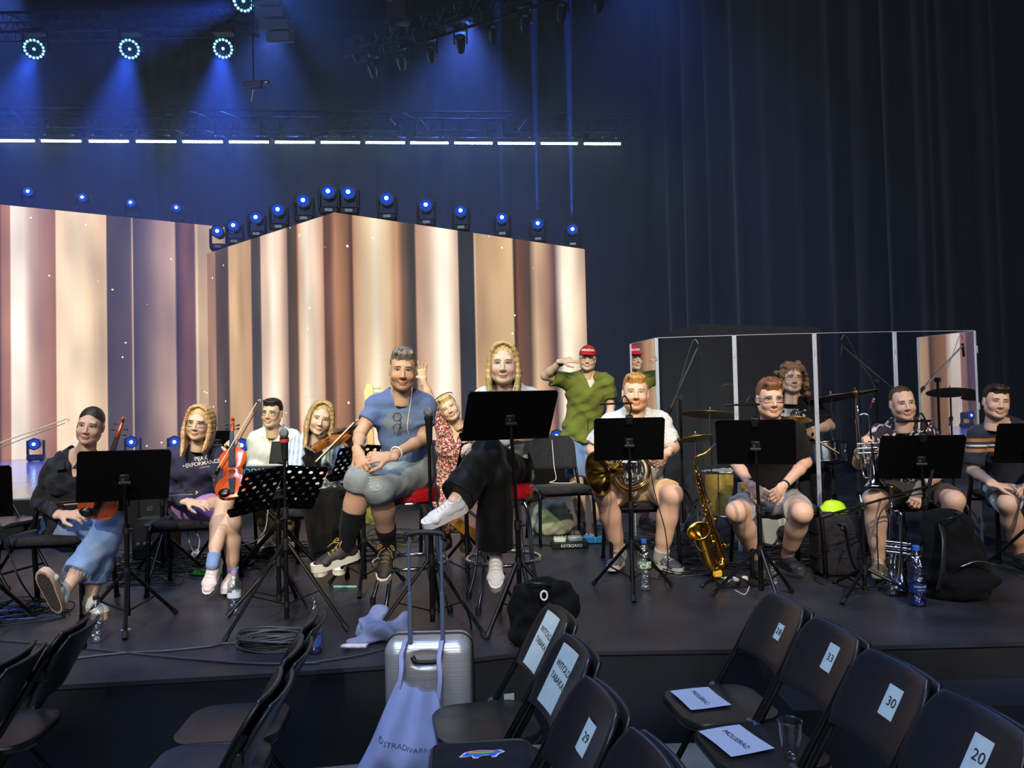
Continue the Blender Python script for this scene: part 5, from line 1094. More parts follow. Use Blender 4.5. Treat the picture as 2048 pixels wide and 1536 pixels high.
# drummer behind the shield
p_drm = person('smiling man with long curly hair and glasses behind the drum kit', dict(
    pel=(1592, 935, 6.75), nk=(1588, 797, 6.6), hd=(1584, 757, 6.5), face=(-6, 4, 4), sw=.155, skin='#dab49c', hscale=1.12,
    ea=(1540, 852, 6.55), wa=(1572, 868, 6.28), eb=(1660, 852, 6.55), wb=(1624, 860, 6.26), handa=dict(d=(.4, -.7, -.2), n=(0, .2, -1), q=1, curl=(55, 60, 40)), handb=dict(d=(-.7, -.6, -.1), n=(0, .2, -1), q=-1, curl=(55, 60, 40)),
    ka=(1558, 950, 6.35), kb=(1640, 950, 6.35), aa=(1560, 1045, 6.3), ab=(1645, 1045, 6.3), ta=(1556, 1060, 6.1), tb=(1650, 1060, 6.1), fwa=(-.1, -1, 0), fwb=(.1, -1, 0), sua=UPZ, sub=UPZ,
    hair='curly', hairc='#7a5a3c', hairc2='#a8855c', smile=.8, teeth=1, eye=.5, glasses=dict(m=M_FRAMEM, size=(.025, .019), t=.0014), shoe=SH('black_plain', '#18181a', '#222224'), clothes=[
        dict(kind='top', m=cloth('black_tee', '#1a1a1d'), sleeve=.75, loose=.024, hem=.04, neck=('crew', 0), seed=71, e=.018), dict(kind='bottom', m=cloth('dark_trousers', '#1c1d22'), len=1.9, loose=.02, seed=72, e=.014)]))
ts = p_drm[2]['top'][0]; decal_poly(ts, [(1562, 817), (1612, 819), (1609, 846), (1560, 844)], 6.5, mat('tee_print_pale', '#b9bcc0', .8), p_drm[0]); decal_poly(ts, [(1580, 846), (1580, 826), (1586, 819), (1593, 819), (1599, 827), (1600, 846)], 6.5, mat('tee_print_dark', '#2c2c30', .8), p_drm[0], off=.006)
# trumpet player
p_tpt = person('man in black shirt with pale hand print pattern holding a trumpet upright', dict(
    pel=(1825, 985, 5.56), nk=(1806, 849, 5.32), hd=(1805, 806, 5.2), face=(-8, -3, -5), sw=.160, skin='#d6b09a', hscale=1.04,
    ea=(1718, 926, 5.2), wa=(1722, 904, 4.98), eb=(1880, 946, 5.3), wb=(1838, 978, 5.0), handa=dict(d=(.15, -.25, .85), n=(.9, -.1, -.1), q=-1, curl=(45, 60, 40)), handb=dict(d=(-.4, -.25, -.8), n=(.1, .9, -.1), q=-1, curl=(30, 45, 35)),
    ka=(1747, 998, 4.98), kb=(1908, 1000, 5.04), aa=(1757, 1117, 5.06), ab=(1884, 1118, 5.2), ta=(1736, 1158, 4.88), tb=(1894, 1150, 5.0), fwa=(-.45, -1, 0), fwb=(.2, -1, 0), sua=UPZ, sub=UPZ, lr=(.084, .064, .042),
    hair='buzz', hairc='#4a3426', hairc2='#5e4432', smile=.2, eye=.65, beard=((.78, .66, .58), .3), jaw=1.0, shoe=SH('tan_shoe', '#8a6d50', '#d3c3a8', lace=LACEW), clothes=[
        dict(kind='top', m=pat('hand_print', 'noise', ['#1d1b20', '#d9c8cc', '#1d1b20'], 13, pos=[0, .565, .68], detail=1.2, dist=2.2), sleeve=.8, loose=.026, hem=.05, collar=.15, neck=('v', .04), seed=81, e=.02, wr=.008),
        dict(kind='bottom', name='shorts', m=cloth('charcoal_shorts', '#3f3a3a', '#4c4645', nscale=10), len=.84, loose=.022, seed=82, e=.016, extra=[lap(.4)])]))
cuffring(p_tpt[1], 'ea', 'wa', .9, .036, .007, mat('watch_brass', '#8a744c', .35, metal=.8), p_tpt[0], 'watch'); cuffring(p_tpt[1], 'eb', 'wb', .92, .034, .007, M_STEEL, p_tpt[0], 'watch')
b = MB(); b.ell(p_tpt[3] @ V((-.082, -.004, -.008)), (.012, .012, .014), 8, 6); b.build('earphone', M_BLKM, p_tpt[0], smooth=180)
# man at the right edge
p_rgt = person('smiling man in navy polo shirt with brown and white stripes at right edge', dict(
    pel=(2022, 985, 5.72), nk=(2000, 849, 5.5), hd=(1993, 803, 5.4), face=(-14, -2, 6), sw=.160, skin='#d8b09a', hscale=1.06, w=1.02,
    ea=(1946, 942, 5.5), wa=(1990, 970, 5.24), eb=(2066, 942, 5.5), wb=(2058, 972, 5.22), handa=dict(d=(.85, -.3, -.12), n=(.05, .3, -.9), q=1, curl=(14, 25, 20)), handb=dict(d=(-.6, -.5, -.2), n=(0, .3, -.9), q=-1, curl=(14, 25, 20)),
    ka=(2016, 1006, 5.2), kb=(2096, 1004, 5.22), aa=(2040, 1106, 5.34), ab=(2100, 1108, 5.34), ta=(2032, 1150, 5.14), tb=(2104, 1150, 5.14), fwa=(-.12, -1, 0), fwb=(.1, -1, 0), sua=UPZ, sub=UPZ, lr=(.086, .064, .041),
    hair='short', hairc='#2c211c', hairc2='#3d2e26', hvol=.75, smile=.8, teeth=1, eye=.5, shoe=SH('dark_sandal', '#232325', '#2c2a28'), clothes=[
        dict(kind='top', name='polo', m=pat('polo_stripes', 'height', ['#23263a', '#b27a48', '#23263a', '#e0dcd6', '#23263a', '#b27a48', '#23263a'], 1, pos=[0, .18, .36, .47, .56, .70, .88], z=(.76, .90)), sleeve=.82, loose=.020, hem=.05, collar=.3, neck=('v', .07), seed=91, e=.018),
        dict(kind='bottom', name='shorts', m=cloth('pale_shorts', '#b4c0cc', '#c4ced8', nscale=8), len=.84, loose=.022, seed=92, e=.016, extra=[lap(.4)])]))

# ------------------------------------------------------------------ chairs, stools, stands
M_PLAST = mat('black_plastic', '#1f2024', 0.32, bump=.04, bscale=220, spec=.5)
M_UPH = cloth('charcoal_upholstery', '#26262b', '#303036', nscale=60)
def sidex(px, Y): return ray(px, 900).x * Y
def make_conf_chair():
    t = thing('orchestra_chair', 'x', 'chair')
    b = MB(); b.prism(rrect(.47, .43, .09), .425, .475, inset=.05); b.build('seat', M_UPH, t, smooth=60)
    b = MB()
    def fn(u, v):
        x = (u - .5) * .44; z = .60 + v * .30; rd = 1 - max(0, (v - .55) / .45) ** 3 * .22; return (x * rd, .20 + .07 * v + .035 * (1 - (2 * u - 1) ** 2), z)
    b.grid(fn, 13, 9); o = b.build('backrest', M_UPH, t, smooth=180); md = o.modifiers.new('thick', 'SOLIDIFY'); md.thickness = .035; md.offset = 1
    for s in (-1, 1):
        b = MB(); b.tube(bez([(s * .245, -.23, 0), (s * .235, -.215, .36), (s * .23, -.19, .435), (s * .23, -.12, .45), (s * .23, .12, .455)], 5), .0145, 8, flat=1.5); b.build('front_leg', M_BLK, t, smooth=180)
        b = MB(); b.tube(bez([(s * .245, .27, 0), (s * .232, .20, .40), (s * .22, .19, .52), (s * .20, .235, .70)], 5), .0145, 8, flat=1.5); b.build('rear_leg', M_BLK, t, smooth=180)
        for y in (-.23, .27): MB().cyl((s * .245, y, 0), (s * .245, y, .02), .019).build('foot', M_BLKM, t)
    MB().cyl((-.23, .17, .40), (.23, .17, .40), .011).build('crossbar', M_BLK, t); MB().cyl((-.23, -.17, .415), (.23, -.17, .415), .011).build('crossbar', M_BLK, t)
    return t
cc0 = make_conf_chair(); ncc = 0
def conf_chair(x, y, deg, label):
    global ncc
    o = cc0 if ncc == 0 else dup(cc0)
    ncc += 1; o.location = (x, y, 0.001); o.rotation_euler = (0, 0, R(deg)); o['label'] = label; o['group'] = 'black orchestra chairs'
J1 = lambda p, k: p[1][k]
def under(p, dx=0, dy=0): q = (J1(p, 'ha') + J1(p, 'hb')) / 2; return q.x + dx, q.y + dy
for p, dx, dy, dg, lb in ((p_w1, -.06, -.05, 6, 'black padded chair under the woman in denim jacket'), (p_w2, 0, -.05, 8, 'black padded chair under the woman in navy sweatshirt'), (p_vla, 0, -.05, 0, 'black padded chair under the viola player'),
                          (p_horn, 0, -.06, 0, 'black padded chair under the horn player'), (p_sax, 0, -.05, 0, 'black padded chair under the man with clasped hands'), (p_tpt, .0, -.05, 4, 'black padded chair under the trumpet player'), (p_rgt, 0, -.05, -6, 'black padded chair under the man in striped polo'), (p_flo, 0, -.03, 0, 'black padded chair under the woman in floral dress'), (p_key, 0, 0, 0, 'black padded chair under the keyboard player')):
    conf_chair(*under(p, dx, dy), dg, lb)
conf_chair(sidex(1118, 6.75), 6.75, 12, 'empty black padded chair in front of the saluting man')

M_REDS = mat('red_sparkle', '#b01522', .22, noise=.6, nscale=420, coat=.6)
def make_stool(x, y, label, rz=0):
    t = thing('bar_stool', label, 'stool', (x, y, 0), group='red and chrome bar stools'); Mx = rotz(rz, (x, y, 0))
    MB(Mx).lathe([(0, .725), (.15, .728), (.178, .722), (.185, .712), (.0, .712)], 32).build('seat_top', mat('red_vinyl', '#8c1420', .4), t, smooth=50)
    MB(Mx).lathe([(.186, .714), (.19, .708), (.19, .652), (.186, .646), (.0, .646)], 32).build('seat_band', M_REDS, t, smooth=50)
    MB(Mx).lathe([(.18, .645), (.182, .638), (0, .636)], 32).build('seat_ring', M_CHROME, t)
    for k in range(4):
        a = R(45 + 90 * k); c, s = math.cos(a), math.sin(a)
        MB(Mx).tube(bez([(c * .10, s * .10, .632), (c * .155, s * .155, .615), (c * .185, s * .185, .52), (c * .20, s * .20, .30), (c * .225, s * .225, .16), (c * .27, s * .27, .03)], 6), .0135, 10).build('leg', M_CHROME, t, smooth=180)
        MB(Mx).cyl((c * .272, s * .272, .0), (c * .268, s * .268, .045), .018).build('rubber_foot', M_BLKM, t)
    MB(Mx).tube([(.222 * math.cos(i / 40 * 6.2832), .222 * math.sin(i / 40 * 6.2832), .275) for i in range(40)], .0125, 8, closed=True).build('foot_ring', M_CHROME, t, smooth=180)
make_stool(sidex(815, 4.62), 4.62, 'red sparkle bar stool with chrome legs under the man in blue T-shirt', .35); make_stool(sidex(1003, 4.66), 4.66, 'red sparkle bar stool with chrome legs under the blonde singer', .2)

def tripod(t, x, y, hub, rad, yaw, r=.011, strut=True, m=M_BLK, foot=True):
    for k in range(3):
        a = yaw + k * 2.0944; c, s = math.cos(a), math.sin(a); p1 = V((x + c * rad, y + s * rad, .012)); p0 = V((x + c * .02, y + s * .02, hub))
        MB().cyl(p0, p1, r, n=8).build('leg', m, t)
        if strut: MB().box((0, 0, 0), (.016, .006, (p0.lerp(p1, .55) - V((x, y, hub * .28))).length), axes(*[v for v in (frame(p0.lerp(p1, .55) - V((x, y, hub * .28))))], (p0.lerp(p1, .55) + V((x, y, hub * .28))) / 2)).build('strut', m, t)
        if foot: d = (p1 - p0).normalized(); MB().cyl(p1 - d * .035, p1 + d * .004, r + .004, n=8).build('rubber_foot', M_BLKM, t)
    MB().cyl((x, y, hub - .03), (x, y, hub + .03), .02).build('hub', M_BLKM, t); MB().cyl((x, y, hub * .28 - .015), (x, y, hub * .28 + .015), .017).build('collar', M_BLKM, t)
M_DESK = mat('stand_desk', '#060608', 0.55, bump=.03, bscale=180, spec=.12)
def desk_frame(c, yaw, tilt, roll=0):
    """x across, y up the desk, z towards the reader (away from the camera)"""
    M = Matrix.Translation(c) @ Matrix.Rotation(R(yaw), 4, 'Z') @ Matrix.Rotation(R(roll), 4, 'Y') @ Matrix.Rotation(R(tilt), 4, 'X')
    return M @ axes((-1, 0, 0), (0, 0, 1), (0, 1, 0))
def music_stand(label, px, py, Y, w=.49, h=.33, yaw=0, tilt=22, roll=0, lamp=False, base=None, tyaw=.6, perf=False, hub=.30, trap=.0, clip=False):
    c = P(px, py, Y); bx, by = base if base else (c.x, c.y + .05); t = thing('music_stand', label, 'music stand', (bx, by, 0), group='music stands')
    M = desk_frame(c, yaw, tilt, roll)
    wings = [(M, w)] if not perf else [(M @ Matrix.Translation((w / 4, 0, 0)) @ Matrix.Rotation(R(9), 4, 'Y'), w / 2), (M @ Matrix.Translation((-w / 4, 0, 0)) @ Matrix.Rotation(R(-9), 4, 'Y'), w / 2)]
    for Mw, ww in wings:
        if not perf:
            o2 = [(-ww / 2 + trap, -h / 2), (ww / 2 - trap, -h / 2), (ww / 2, h / 2 - .012), (ww / 2 - .012, h / 2), (-ww / 2 + .012, h / 2), (-ww / 2, h / 2 - .012)]
            MB(Mw).prism(o2, -.001, .001).build('desk', M_DESK, t, smooth=0)
        else:   # sheet metal with round holes
            b = MB(Mw); nx, nz = 4, 4; cw, ch = ww / nx, h / nz; n = 16
            for i in range(nx):
                for j in range(nz):
                    cx, cy = -ww / 2 + cw * (i + .5), -h / 2 + ch * (j + .5); vs = []; hr = .0125
                    for k in range(n):
                        a = 6.2832 * k / n; dx, dy = math.cos(a), math.sin(a); q = min(cw / 2 / max(1e-6, abs(dx)), ch / 2 / max(1e-6, abs(dy))); vs += [(cx + dx * hr, cy + dy * hr, 0), (cx + dx * q, cy + dy * q, 0)]
                    fs = [(2 * k, 2 * k + 1, 2 * ((k + 1) % n) + 1, 2 * ((k + 1) % n)) for k in range(n)]
                    b.add(vs, fs)
            o = b.build('desk_wing', M_DESK, t, smooth=0); md = o.modifiers.new('thick', 'SOLIDIFY'); md.thickness = .002
        MB(Mw).box((0, -h / 2 + .002, .022), (ww - 2 * trap, .002, .045)).build('ledge', M_DESK, t, smooth=0)
        MB(Mw).box((0, -h / 2 + .012, .044), (ww - 2 * trap, .022, .002)).build('ledge_lip', M_DESK, t, smooth=0)
        MB(Mw).box((0, h / 2 - .003, .004), (ww - .02, .006, .008)).build('rim', M_DESK, t, smooth=0)
    pv = M @ V((0, -.03, -.03)); MB(M).box((0, -.02, -.012), (.05, .07, .018), b=.005).build('bracket', M_BLKM, t); MB(M).box((.008, -.012, -.0225), (.014, .018, .003)).build('bracket_plate', M_STEEL, t); MB(M).cyl((-.03, -.03, -.03), (.03, -.03, -.03), .012).build('tilt_knob', M_BLKM, t)
    MB().cyl((bx, by, hub * .2), (bx, by, .55), .0145).build('lower_tube', M_BLK, t); MB().cyl((bx, by, .53), pv, .010).build('upper_tube', M_BLK, t); MB().cyl((bx, by, .52), (bx, by, .57), .019).build('collar', M_BLKM, t); MB().cyl((bx + .014, by, .545), (bx + .042, by, .545), .009).build('knob', M_BLKM, t)
    tripod(t, bx, by, hub, .29, tyaw)
    if clip: MB(M).box((-w / 2 + .05, -.06, -.004), (.03, .04, .012)).build('clip', mat('clip_green', '#8ac82a', .5, emit='#8ac82a', es=.15), t)
    if lamp:
        lt = thing('stand_light', 'slim reading light on the stand ' + label.split('stand ', 1)[1], 'lamp', M @ V((0, h / 2, 0)), group='reading lights on stands')
        MB(M).box((.0, h / 2 - .01, .0), (.045, .06, .03), b=.006).build('clamp', M_BLKM, lt)
        a = M @ V((0, h / 2 + .02, 0)); e = a + V((.0, -.02, .10)); MB().tube(bez([a, a + V((.01, -.02, .05)), e + V((-.03, -.02, .02)), e + V((-.07, -.04, -.02))], 6), .005, 6).build('gooseneck', M_BLKM, lt, smooth=180)
        MB().box(e + V((-.09, -.045, -.025)), (.20, .035, .012), b=.004).build('lamp_bar', M_BLK, lt)
    return t
music_stand('solid black music stand in front of the woman in denim jacket', 249, 952, 4.28, w=.465, h=.30, yaw=30, roll=1.5, tilt=20, base=(sidex(252, 4.36), 4.36), tyaw=-1.15)
music_stand('perforated black music stand with round holes left of centre', 558, 980, 4.55, w=.51, h=.36, perf=True, yaw=38, tilt=42, base=(sidex(554, 4.62), 4.62), tyaw=3.6, clip=True)
music_stand('perforated black music stand behind the crossed hands of the man in blue', 722, 925, 5.1, w=.40, h=.26, perf=True, yaw=38, tilt=34)
music_stand('solid black music stand in front of the blonde singer', 1020, 832, 4.08, w=.50, h=.30, yaw=20, tilt=32, base=(sidex(1032, 4.2), 4.2), tyaw=-2.2, hub=.34)
music_stand('solid black music stand half hidden left of the singer\'s thigh', 930, 928, 5.2, w=.16, h=.30, yaw=50, tilt=18)
music_stand('solid black music stand in front of the horn player', 1258, 879, 4.86, w=.44, h=.30, yaw=-4, tilt=26, lamp=True, base=(sidex(1258, 4.9), 4.9), tyaw=-1.7)
music_stand('solid black music stand in front of the man with glasses and clasped hands', 1511, 885, 4.56, w=.45, h=.29, yaw=-18, tilt=24, lamp=True, base=(sidex(1514, 4.6), 4.6), tyaw=-1.5)
music_stand('solid black music stand in front of the trumpet player', 1841, 915, 4.72, w=.48, h=.30, yaw=-12, tilt=26, lamp=True, base=(sidex(1846, 4.76), 4.76), tyaw=-1.2)
music_stand('solid black music stand cut by the right edge', 2060, 887, 5.0, w=.40, h=.29, yaw=-16, tilt=26, tyaw=-2.0)
music_stand('solid black music stand cut by the left edge', -22, 985, 4.3, w=.22, h=.32, yaw=30, tilt=24, base=(sidex(-30, 4.32), 4.32), tyaw=-.9)
music_stand('low black music stand behind the woman in navy sweatshirt', 318, 930, 5.6, w=.38, h=.25, yaw=20, tilt=25)
music_stand('small black music stand beside the raised violin scroll', 436, 880, 6.0, w=.2, h=.16, yaw=22, tilt=30)

M_MESH = mat('mic_grille', '#8d9096', .35, metal=.8, bump=.6, bscale=500)
def mic(t, a, d, ring=None, s=1.0):
    """handheld microphone, head at a, body running along d"""
    a, d = V(a), V(d).normalized(); x, y, z = frame(d); M = axes(x, y, z, a)
    MB(M).ell((0, 0, -.004), (.026 * s, .026 * s, .030 * s), 14, 10).build('grille', M_MESH, t, smooth=180)
    MB(M).lathe([(.024 * s, .018 * s), (.025 * s, .03 * s), (.021 * s, .045 * s), (.015 * s, .17 * s), (.0, .172 * s)], 14).build('microphone_body', M_BLKM, t)
    if ring: MB(M).lathe([(.0255 * s, .026 * s), (.0265 * s, .036 * s), (.0235 * s, .046 * s)], 14, cap=False).build('colour_ring', ring, t)
def mic_stand(label, px, pytop, Y, tyaw, ring=None, hub=.40, rad=.30, green=False):
    a = P(px, pytop, Y); b = thing('microphone_stand', label, 'microphone stand', (a.x, Y, 0), group='microphone stands')
    MB().cyl((a.x, Y, .05), (a.x, Y, .62), .0135).build('lower_tube', M_BLK, b); MB().cyl((a.x, Y, .60), (a.x, Y, a.z - .14), .009).build('upper_tube', M_BLK, b)
    MB().cyl((a.x, Y, .60), (a.x, Y, .66), .018).build('clutch', M_BLKM, b); tripod(b, a.x, Y, hub, rad, tyaw, .010)
    MB().cyl((a.x, Y + .015, a.z - .170), (a.x, Y + .015, a.z - .150), .015, .016).build('mic_clip', mat('clip_lime', '#2fae4a', .5) if green else M_BLKM, b)
    mic(b, a, V((.0, .12, -1)), ring); return b, a
ms1, a1 = mic_stand('black microphone stand with red-ringed microphone beside perforated stand', 568, 868, 4.26, 3.95, mat('ring_red', '#c8374a', .5), green=True, hub=.46, rad=.36)
MB(desk_frame(P(556, 905, 4.34), -6, -20)).box((0, 0, 0), (.09, .13, .008), b=.003).build('tablet', mat('tablet_black', '#08090c', .5, spec=.2), ms1); MB().cyl(P(556, 925, 4.33), V((a1.x, 4.26, P(0, 940, 4.26).z)), .008).build('tablet_arm', M_BLKM, ms1)
mic_stand('black microphone stand in front of the man in blue T-shirt', 857, 826, 4.14, -.55, hub=.38, rad=.34)

# ------------------------------------------------------------------ folding chairs of the hall and what lies on them
def seat_pt(u, v): return (u * .19 * (1 - .06 * max(0, -v)), v * .19, .445 + .012 * u * u + .010 * max(0, -v) ** 3 * -1)
def back_pt(u, v, o=0.0):
    """front face of the back panel: u across, v up; o towards the sitter"""
    y0, z0, y1, z1 = .135, .60, .262, .835; d = V((0, y1 - y0, z1 - z0)); nrm = V((0, -d.z, d.y)).normalized()
    return V((u * .185, y0 + d.y * v, z0 + d.z * v)) + V((0, .028 * (1 - u * u), 0)) + nrm * o
def make_folding():
    t = thing('folding_chair', 'x', 'chair')
    out = rrect(.385, .39, .10, 6); b = MB(); k = len(out)
    vs = []
    for z, q in ((.418, .97), (.426, 1.0), (.444, 1.0), (.452, .97)): vs += [(x * q, y * q - .03, z) for x, y in out]
    vs += [(x * .85, y * .85 - .03, .447) for x, y in out]
    fs = [tuple(range(k))[::-1], tuple(4 * k + i for i in range(k))] + [(L * k + i, L * k + (i + 1) % k, (L + 1) * k + (i + 1) % k, (L + 1) * k + i) for L in range(4) for i in range(k)]
    b.add(vs, fs); b.build('seat', M_PLAST, t, smooth=50)
    # shell of the back: a rounded panel in front and a rolled shell behind it
    def shell(o, grow, m, nm, th):
        b = MB(); nu, nv = 17, 9
        def fn(u, v):
            q = 2 * u - 1; vv = v; cut = 1 - .20 * max(0, (vv - .55) / .45) ** 2.6 - .06 * max(0, (.25 - vv) / .25); return back_pt(q * cut * grow, -.02 + vv * 1.02 * grow, o)
        b.grid(fn, nu, nv); ob = b.build(nm, m, t, smooth=180); md = ob.modifiers.new('thick', 'SOLIDIFY'); md.thickness = th; md.offset = 1 if o >= 0 else -1
        bv = ob.modifiers.new('bev', 'BEVEL'); bv.width = .006; bv.segments = 2; bv.limit_method = 'ANGLE'
    shell(.0, 1.0, M_PLAST, 'back_panel', .016); shell(-.020, 1.02, M_PLAST, 'back_shell', .014)
    for s in (-1, 1):
        MB().tube([(s * .196, .232, .765), (s * .200, .12, .575), (s * .200, -.235, .0)], .0125, 10).build('front_leg', M_BLK, t)
        MB().tube([(s * .178, -.075, .415), (s * .182, .02, .30), (s * .185, .24, .0)], .0115, 10).build('rear_leg', M_BLK, t)
        MB().cyl((s * .19, .03, .436), (s * .222, .03, .436), .018).build('hinge', mat('hinge_blue_steel', '#6a7690', .3, metal=.8), t)
        MB().box((s * .192, .215, .70), (.022, .04, .05), b=.008).build('clip', M_PLAST, t)
        for y in (-.235, .24): MB().cyl((s * (.2 if y < 0 else .185), y, 0), (s * (.2 if y < 0 else .185), y * .97, .03), .016).build('foot', M_BLKM, t)
    MB().cyl((-.2, -.16, .105), (.2, -.16, .105), .009).build('crossbar', M_BLK, t); MB().cyl((-.185, .17, .095), (.185, .17, .095), .009).build('crossbar', M_BLK, t)
    return t
fc0 = make_folding(); nfc = 0; FM = {}
def folding(key, x, y, deg, label, z=-.45):
    global nfc
    o = fc0 if nfc == 0 else dup(fc0)
    nfc += 1; o.location = (x, y, z + .001); o.rotation_euler = (0, 0, R(deg)); o['label'] = label; o['group'] = 'black folding chairs'; FM[key] = rotz(R(deg), (x, y, z + .001)); return o
for k, (x, y, lb) in enumerate(((-.10, 2.96, 'black folding chair with the farther name sheet of the middle row'), (-.06, 2.55, 'black folding chair with the nearer name sheet of the middle row'), (-.03, 2.12, 'black folding chair with a small number sheet in the middle row'), (.05, 1.75, 'black folding chair at the near end of the middle row, back only'))): folding('m%d' % k, x, y, -79, lb)
for k, (x, y, lb) in enumerate(((.82, 3.08, 'black folding chair with torn number sheet, farthest of the right row'), (.86, 2.70, 'black folding chair with the cup on its seat, second of the right row'), (.89, 2.33, 'black folding chair of the right row, second from the camera'), (.93, 1.97, 'black folding chair nearest the camera at lower right corner'))): folding('r%d' % k, x, y, -83, lb)
for k, (x, y, lb) in enumerate(((-1.07, 3.0, 'black folding chair left of the suitcase, farthest of its row'), (-1.03, 2.64, 'black folding chair left of the suitcase, second of its row'), (-1.0, 2.29, 'black folding chair left of the suitcase, nearest of its row'))): folding('c%d' % k, x, y, -85, lb)
for k, (x, y, lb) in enumerate(((-1.98, 2.98, 'black folding chair at lower left with visible seat'), (-1.98, 2.62, 'black folding chair at lower left, cut by the left edge'))): folding('l%d' % k, x, y, -80, lb)
folding('s0', -3.68, 5.55, 80, 'black folding chair on the stage at the left edge', z=0.0)
M_PAPER = mat('paper_white', '#c3d4d8', .8, noise=.03); M_INK = mat('ink_black', '#1a1c20', .8)
def on_back(key, label, u0, u1, v0, v1, lines, rot=0, tsize=.03, grp=None):
    M = FM[key]; t = thing('paper_sheet', label, 'paper', M @ back_pt((u0 + u1) / 2, v0, .018), group=grp); b = MB(M)
    b.grid(lambda a, c: back_pt(u0 + (u1 - u0) * a, v0 + (v1 - v0) * c, .0185 + .003 * math.sin(a * 5)), 7, 7); b.build('sheet', M_PAPER, t, smooth=180)
    nm = '\n' in lines; cu, cv = (u0 + u1) / 2 - (.04 if nm else 0), (v0 + v1) / 2 + (.05 if nm else 0); b = MB(M); vs, fs = text_flat(lines, tsize, sp=1.35); c, s = math.cos(R(rot)), math.sin(R(rot))
    b.add([back_pt(cu + (x * c - y * s) / .185, cv + (x * s + y * c) / .267, .0198 + .003 * math.sin((cu + (x * c - y * s) / .185 - u0) / (u1 - u0) * 5)) for x, y, z in vs], fs); b.build('lettering', M_INK, t, smooth=0)
on_back('m0', 'white name sheet WITOLD TABAKA on the farther middle chair', -.62, .36, .05, .90, 'WITOLD\nTABAKA', -4, .033, 'name sheets'); on_back('m1', 'white name sheet WITOLD TABAKA on the nearer middle chair', -.62, .34, .08, .88, 'WITOLD\nTABAKA', -4, .033, 'name sheets')
on_back('m2', 'small white number sheet 29 on the third middle chair', -.10, .36, .34, .68, '29', 0, .036, 'number sheets'); on_back('r0', 'small torn white number sheet 28 on a chair back', .05, .38, .38, .62, '28', 0, .034, 'number sheets'); on_back('r1', 'number sheet on the back of the chair holding the cup', -.02, .40, .40, .76, '33', 0, .036, 'number sheets')
on_back('r2', 'number sheet on the second nearest chair of the right row', .0, .46, .36, .72, '30', 0, .040, 'number sheets'); on_back('r3', 'largest number sheet, on the chair at lower right corner', .0, .46, .36, .74, '20', 0, .042, 'number sheets')
def on_seat(key, label, cx, cy, w, h, rot, txt, ts):
    M = FM[key] @ Matrix.Translation((cx, cy, .4545)) @ Matrix.Rotation(R(rot), 4, 'Z'); t = thing('paper_sheet', label, 'paper', M.translation, group='name sheets on seats')
    b = MB(M); b.grid(lambda a, c: ((a - .5) * w, (c - .5) * h, .002 * math.sin(a * 4 + c * 3) + .001), 6, 6); b.build('sheet', mat('paper_blue_white', '#b4bfe0', .8), t, smooth=180)
    vs, fs = text_flat(txt, ts); MB(M).add([(x, y, .0046) for x, y, z in vs], fs).build('lettering', M_INK, t, smooth=0)
on_seat('r0', 'white seat sheet MOLIERA2 on the farthest right chair', -.05, -.09, .20, .17, 5, 'MOLIERA2', .030); on_seat('r1', 'white seat sheet MOLIERA2 on the chair with the cup', -.045, -.10, .21, .17, 10, 'MOLIERA2', .032)
# plastic cup
M_CLEAR = clearmat('clear_plastic', '#f2f5f8', .06, .08, .8); q = G(1582, 1513, .005); t = thing('plastic_cup', 'clear ribbed plastic cup standing on a folding chair seat', 'cup', (q.x, q.y, .004))
Mx = Matrix.Translation((q.x, q.y, .004)); MB(Mx).lathe([(.0, .001), (.026, .001)] + [(.0262 + .0011 * k + (.0012 if k % 2 else 0), .012 + .008 * k) for k in range(8)] + [(.036, .085), (.0385, .118)], 28, cap=False).build('wall', M_CLEAR, t, smooth=180)
MB(Mx).tube([(.0392 * math.cos(i / 28 * 6.2832), .0392 * math.sin(i / 28 * 6.2832), .119) for i in range(28)], .0022, 6, closed=True).build('rim', M_CLEAR, t, smooth=180)

# ------------------------------------------------------------------ suitcase, tote, bags
M_CASE = mat('silver_shell', '#b4bac8', .3, metal=.45, bump=.25, bscale=14, stretch=(.05, .05, 26)); Y0 = 3.32; x0 = sidex(845, Y0)
t = thing('suitcase', 'silver hard-shell suitcase with extended handle in front of the stage', 'suitcase', (x0, Y0 + .1, -.45)); W, Hh, Dp = .375, .585, .22; zc = -.45 + .055 + Hh / 2
s = Sdf((x0 - W / 2, Y0 - .01, -.45), (x0 + W / 2, Y0 + Dp + .01, .24), .006)
def rbox(sd, c, hx, r, sl=None):
    sl, X, Yy, Z = sd.win(sd.lo, sd.lo + sd.n * sd.h); qx, qy, qz = np.abs(X - c[0]) - (hx[0] - r), np.abs(Yy - c[1]) - (hx[1] - r), np.abs(Z - c[2]) - (hx[2] - r)
    d = np.sqrt(np.maximum(qx, 0) ** 2 + np.maximum(qy, 0) ** 2 + np.maximum(qz, 0) ** 2) + np.minimum(np.maximum(qx, np.maximum(qy, qz)), 0) - r; sd.mix(sl, d, .0, '+'); return sd
rbox(s, (x0, Y0 + Dp / 2, zc), (W / 2, Dp / 2, Hh / 2), .055)
for k in range(-9, 10): 
    if abs(k) < 7 and abs(k) > 0: s.cone((x0 + k * .011 - .003, Y0 - .004, zc - .2), (x0 + k * .011 - .003, Y0 - .004, zc + .13), .006, k=.003, op='-')
s.etube((x0, Y0 - .005, zc + .24), (x0, Y0 - .005, zc + .20), (.075, .02), (.07, .02), (1, 0, 0), .006, '-')
np_mesh('shell', [s.mesh()], M_CASE, t, smooth=50)
